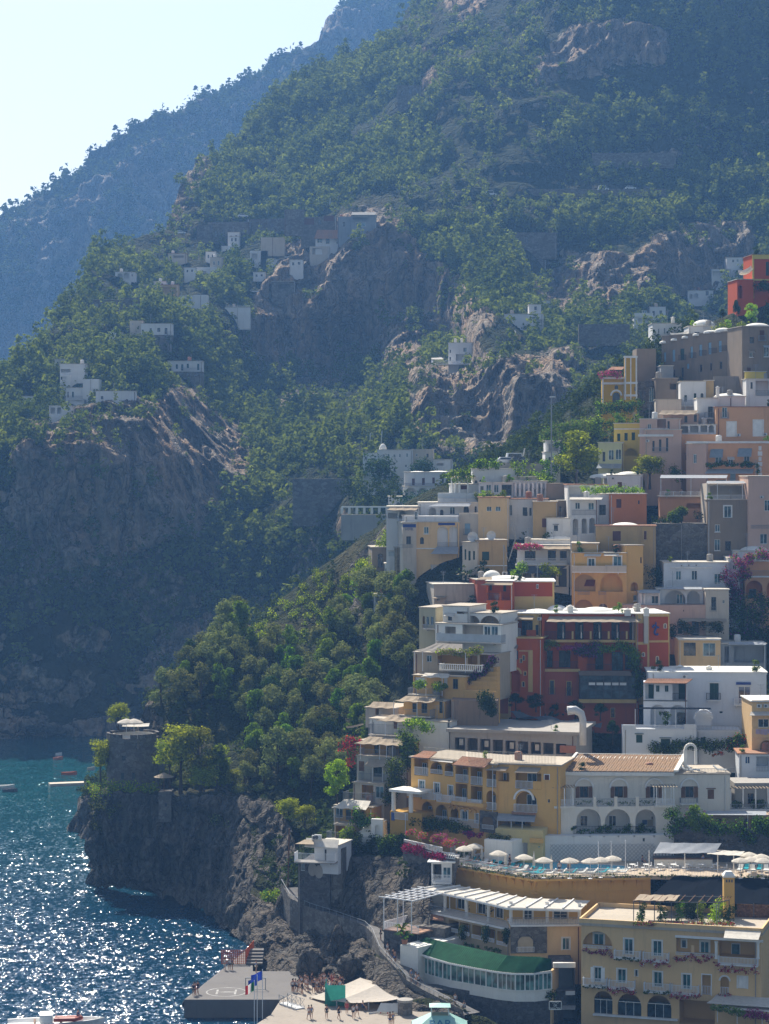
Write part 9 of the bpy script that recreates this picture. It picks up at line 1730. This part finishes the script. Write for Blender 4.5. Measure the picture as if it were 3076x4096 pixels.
far('small white house with an open front below the right cliff', 742, 872, 628, 700, 'L 770 635 860 660;W 800 580 830 600'); far('stepped white house on the cliff foot left of the church', 340, 530, 1190, 1250, 'D 375 1215 390 1235;W 400 1210 440 1235;d 485 1205 505 1235', D=520, roof=1, vols=[(258, 345, 1235, 1290, 'D 285 1250 300 1285', dict(mat=M_w3, D=518)), (216, 290, 1275, 1330, '', dict(mat=M_w3, D=516))])
def car_kit(col, van=False):
 T = Thing('parked_car', 'car', 'car', (0,0,0)); h = 1.9 if van else 1.4; m = MB(); m.hexa([(-2.1,-.85,.35),(2.1,-.85,.35),(2.1,.85,.35),(-2.1,.85,.35),(-2.1,-.85,.85),(2.05,-.85,.8),(2.05,.85,.8),(-2.1,.85,.85)]); m.hexa([(-1.9,-.8,.852),(1.2,-.8,.852),(1.2,.8,.852),(-1.9,.8,.852),(-1.7 if van else -1.3,-.7,h),(.9 if van else .5,-.7,h),(.9 if van else .5,.7,h),(-1.7 if van else -1.3,.7,h)]); m.build('body', paint(col, .25, .6), T); m = MB(); m.hexa([(-1.6,-.79,.95),(1.05,-.79,.95),(1.05,.79,.95),(-1.6,.79,.95),(-1.5 if van else -1.2,-.76,h-.15),(.85 if van else .5,-.76,h-.15),(.85 if van else .5,.76,h-.15),(-1.5 if van else -1.2,.76,h-.15)]); m.build('windows', M_glass, T)
 for x in (-1.3, 1.3):
  for y in (-.86, .7): m = MB(); m.lathe((0,0,0), [(.02,-.08),(.32,-.08),(.32,.08),(.02,.08)], 12); m.v = [(x+v_[0], y+.08+v_[2], .33+v_[1]) for v_ in m.v]; m.build('wheel', M_darkmetal, T)
 return Kit(T)
KC = [car_kit((.60,.61,.62)), car_kit((.70,.71,.72), True), car_kit((.03,.035,.04))]
crop(1400, 1700, 1.8456)
for k, x, y, lab in ((1,1225,282,'white van parked on the road terrace above the rooftop restaurant'),(0,1160,292,'silver car parked left of the white van'),(2,1260,290,'dark car parked in front of the white van')): KC[k].put(pq(x, y, 447 if k == 1 else 445.4-k), lab, 'car', None, .1)
hs('road terrace carrying the parked van above the rooftop restaurant', 1030, 1520, 284, 340, '', mat=M_conc, D=444, dep=12, roof=0, name='road_terrace', cat='wall')
crop(0, 0, .54)
for i, (x, y, k, lab) in enumerate(((1303,412,1,'white van on the far road under the high forest'),(1362,410,0,'silver car on the far road right of the white van'),(1400,410,2,'dark car on the far road'),(1060,423,1,'white van at the left end of the far road'),(525,470,0,'silver car parked on the hamlet road'),(390,506,0,'silver car at the left bend of the shelf road'),(640,460,2,'dark car parked above the wicker panels'))):
 u, v = S(x, y); KC[k].put(at(u, v, YB(u, v)-4), lab, 'car', None, 0)
for i, (x, yt, yb, lab) in enumerate(((672,912,940,'leaning thin pole in the dark valley'),(798,935,965,'left thin mast behind the white palace'),(823,930,962,'right thin mast over the palace dome'),(712,428,442,'bare flagpole at the hamlet road'),(620,1790,2000,'tall wooden pole at the cove path'),(1130,968,985,'small mast over the upper white terrace'))):
 u, v = S(x, yb); Y_ = 342 if i == 4 else (440 if i == 5 else YB(u, v)-2); p = at(u, v, Y_); m = MB(); m.tube([p, p+Vector((-1.5 if i == 0 else .3,0,(yb-yt)/.54/FPX*Y_))], .14 if i != 4 else .12, 6); tag(m.build('mast', M_acw if i != 4 else M_wood, None, p), lab, 'mast')
p, z = SCRUB; keep = np.ones(len(p), bool)
for x0, x1, y, z0 in CLEAR: keep &= ~((p[:,0] > x0-z*.5) & (p[:,0] < x1+z*.5) & (p[:,1] > y-18-z) & (p[:,1] < y+9) & (p[:,2]+z*1.1 > z0+.5))
bulk('hillside_scrub', p[keep], z[keep], L_scrub, 84, .19, 61)
for v_ in ROOFS:
 w_ = v_.T.o['label'].split()
 if v_ is not getattr(v_.T, 'v', None) or v_.w < 5 or v_.z0 < 14 or v_.base.y > 520 or 'wall' in w_ or 'terrace' in w_[:2]: continue
 for e_, a in (('left', .12), ('right', .85)):
  if rnd.random() < .42: put(rnd.choice(('green_shrub','dark_shrub','green_shrub','lime_shrub')), v_.front.pt(v_.w*(a+rnd.uniform(-.06,.08)), v_.z1+.12, -.7), rnd.uniform(1.0, 2.0), 'pot plant on the '+e_+' roof edge of the '+' '.join(w_[:7]), None, 1.1, 'plant')
purge_protos()
for o in [x for x in COL.objects if x.type == "EMPTY" and len(x.get("label","").split()) < 2]:
 for c in [x for x in COL.objects if x.parent == o]: bpy.data.objects.remove(c)
 bpy.data.objects.remove(o)
